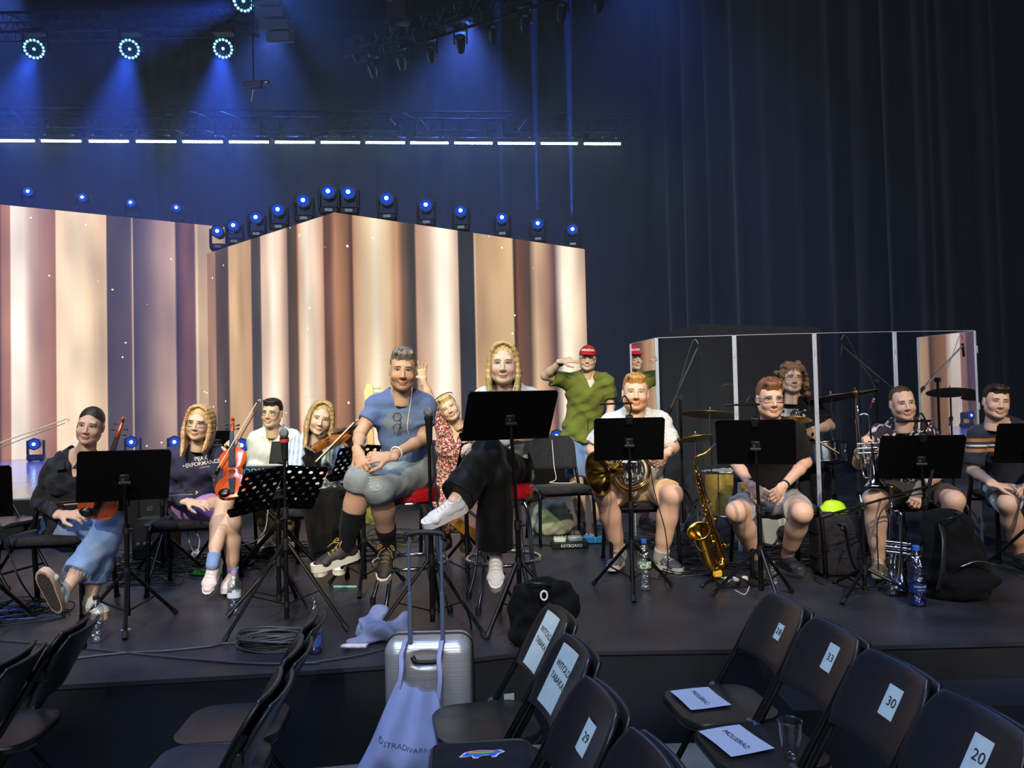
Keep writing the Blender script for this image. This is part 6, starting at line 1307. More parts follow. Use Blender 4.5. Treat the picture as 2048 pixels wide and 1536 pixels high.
b = MB(); lp = [(x0 + u, Y0 + Dp * .55, zc + w_) for u, w_ in rrect(W + .004, Hh + .004, .057, 5)]; b.tube(lp, .006, 6, closed=True); b.build('zip_seam', M_BLKM, t, smooth=180)
hx = [sidex(812, Y0), sidex(877, Y0)]; ht = P(845, 1072, Y0).z
for x in hx: MB().box((x, Y0 + .025, (zc + .2 + .40) / 2), (.020, .014, .40 - zc - .2), b=.004).build('handle_tube', mat('handle_blue_alu', '#7686ac', .3, metal=.7), t); MB().box((x, Y0 + .025, (.36 + ht) / 2), (.015, .011, ht - .36), b=.003).build('handle_tube', MATS['handle_blue_alu'], t)
MB().tube(bez([(hx[0] - .012, Y0 + .025, ht - .02), (hx[0] - .004, Y0 + .025, ht + .004), ((hx[0] + hx[1]) / 2, Y0 + .022, ht + .012), (hx[1] + .004, Y0 + .025, ht + .004), (hx[1] + .012, Y0 + .025, ht - .02)], 6), .0125, 10).build('grip', M_BLKM, t, smooth=180)
MB().tube(bez([(x0 - .06, Y0 - .004, zc + .235), (x0 - .04, Y0 - .012, zc + .215), (x0 + .04, Y0 - .012, zc + .215), (x0 + .06, Y0 - .004, zc + .235)], 6), .010, 8).build('carry_handle', M_BLKM, t, smooth=180)
for sx in (-1, 1):
    for sy in (.04, Dp - .04): MB().lathe([(0, -.012), (.026, -.012), (.028, 0), (.026, .012), (0, .012)], 14, axes((0, 1, 0), (0, 0, 1), (1, 0, 0), (x0 + sx * (W / 2 - .05), Y0 + sy, -.45 + .029))).build('wheel', M_BLKM, t); MB().box((x0 + sx * (W / 2 - .05), Y0 + sy, -.45 + .06), (.04, .04, .03), b=.008).build('wheel_mount', M_BLKM, t)
# tote bag hanging from the handle
M_TOTE = cloth('tote_lavender', '#8791c4', '#99a3d2', nscale=4, bump=.15); tx, ty = sidex(798, 3.12), 3.14; t = thing('tote_bag', 'lavender cloth tote bag lettered STRADIVARIUS hanging on the suitcase', 'bag', (tx, ty, -.44))
TL, TR = P(795, 1362, 3.18), P(878, 1388, 3.18); BL, BR = P(712, 1540, 3.0), P(908, 1545, 3.06)
def tote(u, v):
    a = u * 6.2832; k = math.cos(a); w = (k + 1) / 2; sgn = math.sin(a); tp = TL.lerp(TR, w); bt = BL.lerp(BR, w); p = tp.lerp(bt, v ** .8)
    th = (.014 + .075 * math.sin(min(1, v * 1.15) * 2.4)) * abs(sgn) ** .8 * (1 if sgn > 0 else -1); fold = .010 * math.sin(w * 17 + v * 3) * (1 - v * .3) + .007 * math.sin(w * 9 - v * 7)
    return p + V((fold * .4, -th + fold, -.02 * math.sin(v * 3) * abs(sgn)))
b = MB(); b.grid(tote, 64, 26, closed_u=True); o = b.build('bag_body', M_TOTE, t, smooth=180)
for (px, py), (hx_, hy_) in (((797, 1362), (808, 1292)), ((876, 1388), (882, 1292))):
    for dy in (-.012, .016):
        a, c = P(px, py, 3.18) + V((0, dy, 0)), P(hx_, hy_, 3.30) + V((0, dy, 0)); bb = MB(); bb.tube(bez([a + V((0, 0, -.03)), a.lerp(c, .35) + V((.006, -.01, 0)), a.lerp(c, .75) + V((-.004, -.008, 0)), c, c + V((0, .035, .012))], 6), .011, 8, flat=.28); bb.build('strap', M_TOTE, t, smooth=180)
vs, fs = text_flat('STRADIVARIUS', 1.0); wd = max(v[0] for v in vs) - min(v[0] for v in vs); b = MB()
b.add([V(tote(.25 + (-(x / wd) * .215) + .0, .50 + .055 * (x / wd) - (y / wd) * .52)) + V((0, -.003, 0)) for x, y, z in vs], fs); b.build('lettering', mat('print_navy', '#4a5278', .8), t, smooth=0)
b = MB(); b.tube([V(tote(.25 + .137 + .019 * math.cos(i / 14 * 6.283), .462 + .028 * math.sin(i / 14 * 6.283))) + V((0, -.003, 0)) for i in range(14)], .0012, 4, closed=True); b.build('emblem', MATS['print_navy'], t)
b = MB(); b.tube([V(tote(.25 + .137 + .01 * math.sin(i * .9), .445 + .006 * i)) + V((0, -.003, 0)) for i in range(7)], .001, 4); b.build('emblem', MATS['print_navy'], t)
# bag with rainbow patch on the second middle chair
c = FM['m1'] @ V((.03, -.07, .4525)); M = rotz(R(4), c) @ Matrix.Diagonal((1, 1, .72, 1)); t = thing('laptop_bag', 'black padded bag with a rainbow patch lying on a folding chair', 'bag', c); s = Sdf((-.2, -.18, 0), (.2, .18, .11), .006); rbox(s, (0, 0, .045), (.172, .145, .044), .04); s.wrinkle(.003, .1, 5)
np_mesh('bag_body', [xf(s.mesh(), M)], cloth('bag_navy_black', '#17181f', '#1f2029'), t)
MB(M).tube([(x, y, .087 if False else .078) for x, y in rrect(.325, .27, .05, 5)], .006, 6, closed=True).build('piping', M_PLAST, t, smooth=180); b = MB(M); b.tube([(x, y, .046) for x, y in rrect(.345, .291, .05, 5)], .004, 6, closed=True); b.build('zip', M_STEEL, t, smooth=180)
anim = [(-.065, -.012), (-.05, .012), (-.03, .02), (.0, .022), (.03, .018), (.052, .02), (.066, .008), (.05, -.002), (.04, -.02), (.028, -.02), (.022, -.008), (.0, -.008), (-.012, -.022), (-.026, -.022), (-.03, -.008), (-.048, -.012)]
MB(M).prism([(x * 1.14, y * 1.22 + .02) for x, y in anim], .0885, .0915).build('patch', mat('patch_white', '#dfe6f4', .7), t, smooth=0); MB(M).prism([(x, y + .02) for x, y in anim], .0915, .093).build('patch_print', pat('rainbow', 'height', ['#3b62d8', '#2f9ac8'], 1, z=(0, 1)), t, smooth=0)
for k, hx_ in enumerate(('#e0524a', '#f0b83c', '#4fb86a', '#4a86e0')): MB(M).box((0, .034 - k * .006, .0935), (.086 - .012 * abs(k - 1), .0045, .001)).build('patch_stripe', mat('stripe_' + hx_[1:], hx_, .7), t, smooth=0)
# lanyard and small things by the middle row
t = thing('lanyard', 'dark blue lanyard with white tag hanging behind the middle chairs', 'lanyard', P(1126, 1390, 2.72)); ml = mat('lanyard_blue', '#23306c', .8)
MB().tube(bez([P(1128, 1340, 2.74), P(1126, 1385, 2.74), P(1125, 1425, 2.73)], 6), .012, 6, flat=.2).build('band', ml, t); MB().box(P(1126, 1400, 2.72), (.026, .004, .045)).build('tag', M_PAPER, t); MB().tube([P(1126, 1418, 2.72), P(1124, 1434, 2.72)], .006, 6).build('clasp', M_STEEL, t)
q = P(1124, 1490, 2.80); t = thing('paper_bag', 'small blue and white bag on the floor below the lanyard', 'bag', (q.x, q.y, -.45)); s = Sdf((q.x - .1, q.y - .09, -.46), (q.x + .1, q.y + .09, .0), .008); s.etube((q.x, q.y, -.42), (q.x, q.y, -.07), (.075, .05), (.07, .02), (1, 0, 0), 0); s.wrinkle(.012, .12, 4); np_mesh('bag_body', [s.mesh()], pat('bag_blue_white', 'noise', ['#3048c0', '#c8d0ec', '#3f5ad0'], 9, pos=[0, .5, .62]), t)
q = P(1018, 1390, 3.16); t = thing('card_holder', 'small white card standing behind a folding chair seat', 'card', q + V((0, 0, -.06))); MB(rotz(.2, q)).box((0, 0, -.02), (.042, .003, .05)).build('card', M_PAPER, t); MB(rotz(.2, q)).box((0, .01, -.27), (.012, .012, .46)).build('holder', M_BLKM, t)

# ------------------------------------------------------------------ instruments
M_VARN = mat('violin_varnish', '#b4481c', .22, noise=.35, nscale=7, coat=.6, stretch=(1, .15, 1)); M_VARN2 = mat('viola_varnish', '#9a5a22', .25, noise=.35, nscale=7, coat=.5, stretch=(1, .15, 1))
M_EBONY = mat('ebony', '#141112', .3); M_BRASS = mat('brass', '#c79a3e', .16, metal=1.0, noise=.12, nscale=12); M_SILV = mat('silver_plate', '#c6c9d2', .12, metal=1.0, noise=.06); M_STRING = mat('string_steel', '#c9ccd0', .3, metal=.9)
def violin(label, M, varn, sc=1.0, name='violin'):
    """local: y from tailpiece end to scroll, z towards the strings"""
    M = M @ Matrix.Diagonal((sc, sc, sc, 1)); t = thing(name, label, name, M.translation)
    half = [(0, 0), (.045, .003), (.078, .018), (.100, .052), (.1035, .085), (.094, .118), (.074, .140), (.0575, .158), (.0545, .185), (.0575, .208), (.070, .226), (.079, .245), (.084, .278), (.080, .310), (.062, .336), (.035, .351), (0, .355)]
    pts = [(p.x, p.y) for p in bez([(x, y, 0) for x, y in half], 3)]; out = pts + [(-x, y) for x, y in pts[-2:0:-1]]; k = len(out)
    b = MB(M); vs = []; fs = []
    lay = [(.0, -.004, .5), (.0, .0, .96), (0, .003, 1.0), (0, .031, 1.0), (0, .034, .96), (0, .043, .5)]
    for _, z, q in lay: vs += [(x * q, .1775 + (y - .1775) * q, z) for x, y in out]
    fs = [tuple(range(k))[::-1], tuple((len(lay) - 1) * k + i for i in range(k))] + [(L * k + i, L * k + (i + 1) % k, (L + 1) * k + (i + 1) % k, (L + 1) * k + i) for L in range(len(lay) - 1) for i in range(k)]
    fs = [f for f in fs]; b.add(vs, fs); b.build('body', varn, t, smooth=35)
    for s_ in (-1, 1):
        b = MB(M); b.tube([(s_ * x, y, .0415 - abs(x - .036) * .12) for x, y in ((.030, .226), (.034, .222), (.033, .212), (.040, .185), (.046, .165), (.046, .158), (.042, .157))], [.003, .0025, .0015, .0018, .0015, .0025, .003], 5); b.build('sound_hole', M_EBONY, t)
    b = MB(M); b.add([(-.0105, .29, .056), (.0105, .29, .056), (.012, .45, .047), (-.012, .45, .047), (-.0195, .215, .058), (.0195, .215, .058)], [(4, 5, 1, 0), (0, 1, 2, 3)]); b.v = b.v[:0]; b.f = []
    b.prism([(-.021, .212), (.021, .212), (.012, .470), (-.012, .470)], .052, .058); b.build('fingerboard', M_EBONY, t, smooth=0)
    MB(M).tube([(0, .345, .036), (0, .37, .042), (0, .46, .044), (0, .485, .040)], [.015, .0125, .0115, .011], 10).build('neck', varn, t, smooth=180)
    MB(M).tube([(0, .47, .046), (0, .52, .036), (0, .555, .026), (0, .575, .024), (0, .588, .032), (0, .584, .044), (0, .572, .044)], [.012, .011, .009, .010, .011, .010, .007], 10).build('scroll', varn, t, smooth=180)
    for k_, s_ in ((0, 1), (1, -1), (2, 1), (3, -1)):
        y = .495 + .017 * k_; z = .040 - .004 * k_; MB(M).cyl((-s_ * .012, y, z), (s_ * .030, y, z), .0032).build('peg', M_EBONY, t); MB(M).ell((s_ * .036, y, z), (.009, .004, .008), 8, 6).build('peg_head', M_EBONY, t)
    MB(M).prism([(-.010, .02), (.010, .02), (.022, .118), (.018, .126), (-.018, .126), (-.022, .118)], .046, .053).build('tailpiece', M_EBONY, t, smooth=0)
    b = MB(M); b.prism([(-.021, 0), (-.012, 0), (-.010, .008), (.010, .008), (.012, 0), (.021, 0), (.018, .018), (.018, .024), (0, .031), (-.018, .024), (-.018, .018)], -.002, .002, axes((1, 0, 0), (0, 0, 1), (0, -1, 0), (0, .178, .042))); b.build('bridge', mat('maple', '#c9a468', .5), t, smooth=0)
    for k_ in range(4): x = -.0115 + k_ * .00767; MB(M).tube([(x, .118, .056), (x * 1.05, .178, .0725), (x * .62, .468, .060)], .0008, 4).build('string', M_STRING, t)
    MB(M).ell((-.045, .035, .050), (.036, .028, .010), 12, 6).build('chin_rest', M_EBONY, t, smooth=180)
    return t
def vframe(bottom, scroll, facing):
    bottom, scroll = V(bottom), V(scroll); y = (scroll - bottom).normalized(); z = V(facing); z = (z - y * z.dot(y)).normalized(); return axes(y.cross(z), y, z, bottom)
violin('red-brown violin held upright on the lap behind the left music stand', vframe(P(190, 1038, 4.40), P(238, 872, 4.46), (.35, -.9, .25)), M_VARN)
violin('bright orange violin held upright by the woman in navy sweatshirt', vframe(P(468, 1000, 4.68), P(468, 858, 4.98), (.12, -.95, .2)), M_VARN)
violin('brown viola held under the chin of the woman in striped shirt', vframe(P(642, 888, 5.36), P(722, 868, 5.00), (-.35, -.45, .8)), M_VARN2, 1.12, 'viola')
M_STICK = mat('bow_stick', '#5a3020', .3, coat=.3); M_HAIR = mat('bow_hair', '#cfc9ba', .6)
def bow(label, frog, tip, side, stick=M_STICK):
    frog, tip = V(frog), V(tip); d = (tip - frog).normalized(); sd = V(side); sd = (sd - d * sd.dot(d)).normalized(); L = (tip - frog).length; t = thing('violin_bow', label, 'bow', frog)
    MB().tube(bez([frog, frog.lerp(tip, .5) + sd * -.006, tip], 8), [.0042] * 8 + [.0036] * 8 + [.003], 8).build('stick', stick, t, smooth=180); MB().cyl(frog - d * .012, frog, .0046).build('screw', M_STEEL, t)
    MB(axes(d, sd, d.cross(sd), frog + d * .045 + sd * .012)).box((0, 0, 0), (.045, .02, .012), b=.003).build('frog', M_EBONY, t); MB().tube([tip, tip + d * .012 + sd * .008, tip + sd * .02], [.004, .004, .003], 6).build('tip', M_HAIR, t)
    MB(axes(d, sd, d.cross(sd), frog.lerp(tip, .5) + sd * .020)).box((.02, 0, 0), (L - .07, .0016, .009)).build('bow_hair', M_HAIR, t, smooth=0)
bow('violin bow lying across the lap of the woman in denim jacket', P(106, 1006, 4.52), P(392, 983, 4.62), (0, -.6, -.6)); bow('violin bow slanting in front of the bright orange violin', P(430, 958, 4.60), P(521, 804, 4.72), (-.6, -.6, .2)); bow('viola bow slanting in front of the striped shirt', P(622, 936, 5.08), P(714, 842, 4.98), (-.5, -.6, -.2))
bow('pale violin bow reaching in from the left edge', P(-90, 922, 4.3), P(133, 838, 4.5), (.1, -.3, -.9), mat('bow_stick_pale', '#cfc6b4', .4))
# saxophone
t = thing('saxophone', 'gold tenor saxophone standing on its stand beside the clasped hands', 'saxophone', (sidex(1425, 5.12), 5.12, 0)); YS = 5.12
bp_ = bez([P(1392, 940, YS), P(1402, 985, YS), P(1422, 1052, YS), P(1442, 1110, YS - .01), P(1446, 1128, YS - .03), P(1438, 1140, YS - .05), P(1426, 1134, YS - .07)], 8); n = len(bp_); MB().tube(bp_, [.011 + .030 * (i / n) for i in range(n)], 16).build('body_tube', M_BRASS, t, smooth=180)
bl = bez([P(1426, 1134, YS - .07), P(1416, 1118, YS - .08), P(1408, 1092, YS - .09), P(1402, 1072, YS - .10), P(1398, 1062, YS - .125)], 6); n = len(bl); MB().tube(bl, [.041 + .012 * (i / n) + (.024 * max(0, (i / n - .7) / .3) ** 2) for i in range(n)], 20, caps=False).build('bell', M_BRASS, t, smooth=180)
dd = (bl[-1] - bl[-2]).normalized(); x, y, z = frame(dd); MB(axes(x, y, z, bl[-1])).lathe([(.072, -.004), (.079, .004), (.076, .008), (.060, -.006), (.045, -.04), (.0, -.06)], 28, cap=False).build('bell_rim', M_BRASS, t, smooth=180)
MB().tube(bez([P(1392, 942, YS), P(1391, 925, YS), P(1396, 913, YS - .005), P(1412, 906, YS - .01), P(1424, 896, YS - .015)], 8), .0095, 10).build('neck', M_BRASS, t, smooth=180); MB().tube([P(1422, 898, YS - .013), P(1432, 888, YS - .02)], [.013, .008], 10).build('mouthpiece', M_EBONY, t)
rr = random.Random(11); ax = [(P(1392, 946, YS), P(1440, 1106, YS))]
for k in range(17):
    f = .05 + .9 * k / 17; c = P(1392, 942, YS).lerp(P(1441, 1108, YS), f) + V((rr.choice((-1, 1)) * (.012 + .022 * f), -.014 - .028 * f, 0)); d = V((rr.uniform(-.7, .7), -1, rr.uniform(-.2, .3))); x, y, z = frame(d); q = .009 + .011 * f
    MB(axes(x, y, z, c)).lathe([(0, -.012), (q * .4, -.012), (q, -.004), (q, .002), (q * .5, .004), (0, .005)], 12).build('key_cup', M_BRASS, t, smooth=180)
for s_ in (-1, 0, 1): MB().tube([P(1394, 950, YS) + V((s_ * .016, -.022, 0)), P(1438, 1100, YS) + V((s_ * .03, -.05, 0))], .0028, 6).build('key_rod', M_BRASS, t)
MB().tube(bez([P(1406, 1000, YS) + V((-.03, -.03, 0)), P(1402, 1035, YS) + V((-.02, -.05, 0)), P(1405, 1080, YS) + V((.05, -.06, 0))], 6), .003, 6).build('bell_brace', M_BRASS, t)
t = thing('saxophone_stand', 'black and yellow stand under the gold saxophone', 'instrument stand', (sidex(1425, 5.08), 5.05, 0)); c = V((sidex(1420, 5.05), 5.05, .02))
for dx, dy in ((-.10, -.10), (.20, -.06), (.02, .17)): MB().tube([c + V((0, 0, .03)), c + V((dx, dy, -.008))], [.012, .010], 8).build('leg', M_BLK, t); MB().ell(c + V((dx, dy, -.006)), (.016, .016, .012), 8, 6).build('foot', M_BLKM, t)
MB().tube([c + V((0, 0, .02)), P(1404, 1096, 5.02)], .012, 8).build('post', M_BLK, t); MB().tube(bez([P(1392, 1092, 5.0), P(1402, 1102, 4.99), P(1416, 1098, 5.0)], 5), .009, 8).build('cradle', M_BLKM, t); MB().box(c + V((.02, -.02, .05)), (.06, .03, .05), b=.01).build('joint', mat('joint_yellow', '#d3a72a', .5), t); MB().tube([c + V((.03, 0, .03)), P(1440, 1146, 5.05)], .008, 8).build('arm', MATS['joint_yellow'], t)
# French horn
c = P(1262, 938, 5.30); t = thing('french_horn', 'brass French horn on the khaki shorts below the music stand', 'French horn', c); ax = V((-.86, -.42, -.12)).normalized()
x, y, z = frame(ax); rim = P(1196, 948, 5.18); MB(axes(x, y, z, rim)).lathe([(.152, .0), (.150, .004), (.142, -.002), (.115, -.028), (.085, -.065), (.06, -.105), (.043, -.15), (.033, -.20), (.0255, -.26)], 36, cap=False).build('bell', M_BRASS, t, smooth=180)
o = t.children[0]; md = o.modifiers.new('thick', 'SOLIDIFY'); md.thickness = .003
MB(axes(x, y, z, rim)).tube([(.151 * math.cos(i / 36 * 6.2832), .151 * math.sin(i / 36 * 6.2832), .0) for i in range(36)], .004, 6, closed=True).build('bell_wire', M_BRASS, t, smooth=180)
for k, (r_, dx, dy, tr) in enumerate(((.135, 0, 0, .011), (.118, .01, .02, .008), (.098, -.005, -.02, .0075), (.075, .012, -.035, .007), (.055, -.012, -.045, .0065))): MB().tube([c + V((dx + r_ * math.cos(i / 40 * 6.2832) * .98, dy + .25 * r_ * math.cos(i / 40 * 6.2832), r_ * math.sin(i / 40 * 6.2832) - .012)) for i in range(40)], tr, 8, closed=True).build('tubing_loop', M_BRASS if k % 2 == 0 else M_SILV, t, smooth=180)
for k in range(4): MB().cyl(c + V((-.06 + k * .036, -.06, -.02)), c + V((-.06 + k * .036, -.06, .04)), .015).build('valve', M_SILV, t); MB().cyl(c + V((-.06 + k * .036, -.06, .04)), c + V((-.06 + k * .036, -.06, .05)), .017).build('valve_cap', M_SILV, t); MB().tube([c + V((-.06 + k * .036, -.055, -.02)), c + V((-.06 + k * .036, -.07, -.085)), c + V((-.045 + k * .036, -.07, -.085)), c + V((-.045 + k * .036, -.055, -.02))], .006, 8).build('slide', M_SILV, t, smooth=180)
# trumpets: local z runs from the bell (0) up to the mouthpiece
def trumpet(label, M, name='trumpet', m=M_SILV):
    t = thing(name, label, name, M.translation)
    MB(M).lathe([(.0605, .0), (.0612, .003), (.056, .008), (.042, .025), (.030, .05), (.021, .09), (.014, .15), (.010, .22), (.007, .30), (.006, .40)], 28, cap=False).build('bell', m, t, smooth=180)
    MB(M).tube([(.0610 * math.cos(i / 28 * 6.2832), .0610 * math.sin(i / 28 * 6.2832), .001) for i in range(28)], .002, 6, closed=True).build('bell_rim', m, t, smooth=180)
    MB(M).tube(bez([(0, 0, .39), (0, .0, .43), (-.012, 0, .455), (-.036, 0, .46), (-.056, 0, .445), (-.062, 0, .41), (-.062, 0, .28), (-.062, 0, .12)], 6), .0062, 10).build('main_tube', m, t, smooth=180)
    MB(M).tube(bez([(-.062, .022, .53), (-.062, .022, .20), (-.062, .02, .10), (-.055, .012, .06), (-.04, .004, .05), (-.03, 0, .07), (-.03, 0, .26)], 6), .0060, 10).build('lead_pipe', m, t, smooth=180)
    MB(M).lathe([(.004, .53), (.006, .56), (.0075, .585), (.0135, .60), (.0135, .612), (.010, .612), (.004, .60)], 16, Matrix.Translation((-.062, .022, 0)), cap=False).build('mouthpiece', M_BRASS, t, smooth=180)
    for k in range(3):
        z = .21 + k * .030; MB(M).cyl((-.078, .004, z), (.030, .004, z), .0115, n=14).build('valve', m, t); MB(M).cyl((.030, .004, z), (.047, .004, z), .003).build('valve_stem', m, t); MB(M).cyl((.046, .004, z), (.050, .004, z), .009).build('finger_button', m, t); MB(M).cyl((-.084, .004, z), (-.078, .004, z), .0125, n=14).build('valve_cap', m, t)
    MB(M).tube([(-.05, -.01, .20), (-.05, -.04, .15), (-.05, -.04, .12), (-.03, -.04, .12), (-.03, -.01, .20)], .005, 8).build('tuning_slide', m, t, smooth=180)
    return t
def tframe(bell, top, side): bell, top = V(bell), V(top); z = (top - bell).normalized(); x = V(side); x = (x - z * x.dot(z)).normalized(); return axes(x, z.cross(x), z, bell)
trumpet('silver trumpet held upright with its bell on the thigh', tframe(P(1750, 972, 4.90), P(1738, 826, 4.94), (.92, -.3, .1)))
trumpet('silver flugelhorn standing upright on the floor beside the shin', tframe(P(1802, 1178, 4.66), P(1804, 1006, 4.70), (.75, -.6, 0)), 'flugelhorn')
# trumpet clip microphone with cable
t = thing('clip_microphone', 'small clip microphone with red band above the trumpet', 'microphone', P(1738, 826, 4.94)); mic(t, P(1747, 800, 4.92), P(1738, 822, 4.92) - P(1747, 800, 4.92), mat('ring_red', '#c8374a'), .35); MB().tube(bez([P(1737, 824, 4.92), P(1745, 795, 4.92), P(1738, 788, 4.92), P(1730, 795, 4.93)], 6), .0025, 6).build('gooseneck', M_BLKM, t, smooth=180)
# electric bass and acoustic guitar behind the stools
t = thing('bass_guitar', 'bass guitar with pale headstock standing behind the man in blue', 'bass guitar', (sidex(745, 6.0), 6.0, 0)); M = vframe(P(752, 1050, 5.96), P(737, 790, 6.1), (0, -1, .1)); mw = mat('bass_headstock', '#c7c87c', .4)
ol = [(p.x, p.y) for p in bez([(-.03, .0, 0), (-.14, .03, 0), (-.17, .12, 0), (-.13, .22, 0), (-.16, .34, 0), (-.13, .40, 0), (-.07, .33, 0), (-.03, .30, 0), (.03, .30, 0), (.08, .34, 0), (.13, .42, 0), (.15, .36, 0), (.125, .24, 0), (.16, .12, 0), (.12, .02, 0), (.03, .0, 0)], 3)]
L_ = (P(737, 790, 6.1) - P(752, 1050, 5.96)).length; MB(M).prism(ol[::-1], -.02, .02, inset=.03).build('body', mat('bass_body', '#8a8a3c', .3), t); MB(M).box((0, (.28 + L_ - .1) / 2, .018), (.05, L_ - .38, .022), b=.005).build('neck', mat('maple', '#c9a468'), t)
MB(M).prism([(-.022, L_ - .10), (.024, L_ - .10), (.045, L_ - .02), (.04, L_ + .07), (.0, L_ + .09), (-.03, L_ + .03)], .005, .022).build('headstock', mw, t, smooth=0)
for k in range(4): MB(M).cyl((.03, L_ - .06 + k * .036, .012), (.075, L_ - .06 + k * .036, .012), .004).build('tuner_post', M_STEEL, t); MB(M).ell((.088, L_ - .06 + k * .036, .012), (.016, .012, .006), 8, 6).build('tuner', mw, t, smooth=180)
t = thing('acoustic_guitar', 'brown acoustic guitar lying on its side behind the right bar stool', 'guitar', P(968, 1042, 5.75)); M = vframe(P(925, 1040, 5.75), P(1040, 1005, 6.3), (-.2, -.8, .55))
hf = [(0, 0), (.10, .005), (.165, .05), (.195, .12), (.175, .20), (.125, .25), (.115, .29), (.14, .36), (.125, .43), (.07, .475), (0, .485)]; pts = [(p.x, p.y) for p in bez([(x, y, 0) for x, y in hf], 4)]; out = pts + [(-x, y) for x, y in pts[-2:0:-1]]
MB(M).prism(out, -.095, .0).build('body', mat('guitar_wood', '#b8742c', .3, noise=.25, nscale=6, coat=.4, stretch=(1, .1, 1)), t, smooth=40); MB(M).lathe([(0, .001), (.05, .001), (.05, .002), (0, .002)], 20, Matrix.Translation((0, .32, 0))).build('sound_hole', M_EBONY, t); MB(M).box((0, .66, -.005), (.055, .42, .025), b=.006).build('neck', M_EBONY, t); MB(M).box((0, .93, -.005), (.07, .16, .015), b=.004).build('headstock', M_EBONY, t); MB(M).box((0, .14, .005), (.16, .025, .01)).build('bridge', M_EBONY, t)
# keyboard
c = P(556, 937, 5.86); t = thing('keyboard', 'black synthesizer keyboard lettered MODX behind the perforated stand', 'keyboard', (c.x, c.y, 0)); M = Matrix.Translation(c) @ Matrix.Rotation(R(-4), 4, 'Z')
MB(M).box((0, 0, -.02), (.93, .32, .08), b=.012).build('case', M_BLKM, t)
for k in range(36): MB(M).box((-.41 + k * .0235, .10, .014), (.0215, .13, .014)).build('key', mat('key_white', '#d9d9d6', .3), t, smooth=0)
lettering('MODX', .07, axes((1, 0, 0), (0, 0, 1), (0, -1, 0)) and (M @ axes((1, 0, 0), (0, 0, 1), (0, -1, 0), (-.15, -.1615, -.012))), mat('modx_print', '#5fa8c8', .5, emit='#5fa8c8', es=.25), t)
for s_ in (-1, 1): MB().cyl((c.x - .3 * s_, c.y - .03 * s_, .0), (c.x + .3 * s_, c.y + .03 * s_, c.z - .07), .018).build('stand_leg', M_BLK, t)
for s_ in (-1, 1): MB().cyl((c.x + .3 * s_, c.y - .17, .012), (c.x + .3 * s_, c.y + .17, .012), .014).build('stand_foot', M_BLK, t)

# ------------------------------------------------------------------ drum kit and its clear shield
M_CYM = mat('cymbal_bronze', '#a08a58', .42, metal=.7, noise=.2, nscale=9); M_CYMB = mat('cymbal_bright', '#c8ae60', .38, metal=.7)
def cymbal_stand(label, px, py, Y, r, tx=0, ty=0, m=M_CYM, name='cymbal', foot=True, two=False):
    c = P(px, py, Y); t = thing(name, label, 'cymbal', (c.x, c.y, 0), group='cymbals on stands'); M = Matrix.Translation(c) @ Matrix.Rotation(R(tx), 4, 'X') @ Matrix.Rotation(R(ty), 4, 'Y')
    pr = [(.004, .028), (.012, .027), (.028, .020), (.036, .010), (.05, .008)] + [(.05 + (r - .05) * k / 6, .008 - .022 * (k / 6) ** 1.4) for k in range(1, 7)]
    MB(M).lathe(pr + [(a, z - .002) for a, z in pr[::-1]], 40, cap=False).build('cymbal_plate', m, t, smooth=60)
    if two: MB(M @ Matrix.Translation((0, 0, -.03)) @ Matrix.Diagonal((1, 1, -1, 1))).lathe(pr, 40, cap=False).build('cymbal_plate', m, t, smooth=60)
    MB(M).cyl((0, 0, .02), (0, 0, .05), .006).build('wing_nut', M_CHROME, t); MB(M).cyl((0, 0, .018), (0, 0, .03), .014).build('felt', M_BLKM, t)
    MB().cyl((c.x, c.y, .25), (c.x, c.y, c.z + .01), .008).build('upper_tube', M_CHROME, t); MB().cyl((c.x, c.y, .05), (c.x, c.y, .55), .013).build('lower_tube', M_CHROME, t); MB().cyl((c.x, c.y, .54), (c.x, c.y, .59), .018).build('clamp', M_CHROME, t); MB().cyl((c.x, c.y, c.z * .78), (c.x, c.y, c.z * .78 + .04), .015).build('tilter', M_CHROME, t)
    tripod(t, c.x, c.y, .34, .24, px * .01, .009, True, M_CHROME); return t
cymbal_stand('dark bronze crash cymbal above the saxophone', 1420, 826, 6.42, .235, -8, 6); cymbal_stand('bright brass hi-hat cymbals beside the man with glasses', 1592, 836, 6.22, .125, -12, 8, M_CYMB, two=True); cymbal_stand('large bronze ride cymbal right of the curly-haired drummer', 1663, 794, 6.55, .25, -10, -6); cymbal_stand('low bronze cymbal left of the gold drum', 1392, 874, 6.5, .15, -14, -5, M_CYMB); cymbal_stand('bronze crash cymbal at the right end of the kit', 1712, 786, 6.75, .2, -8, -10)
M_GSP = mat('gold_sparkle', '#b9974a', .25, noise=.5, nscale=300, coat=.5); M_SKIN = mat('drum_head', '#d8d4c8', .5, noise=.06, nscale=5)
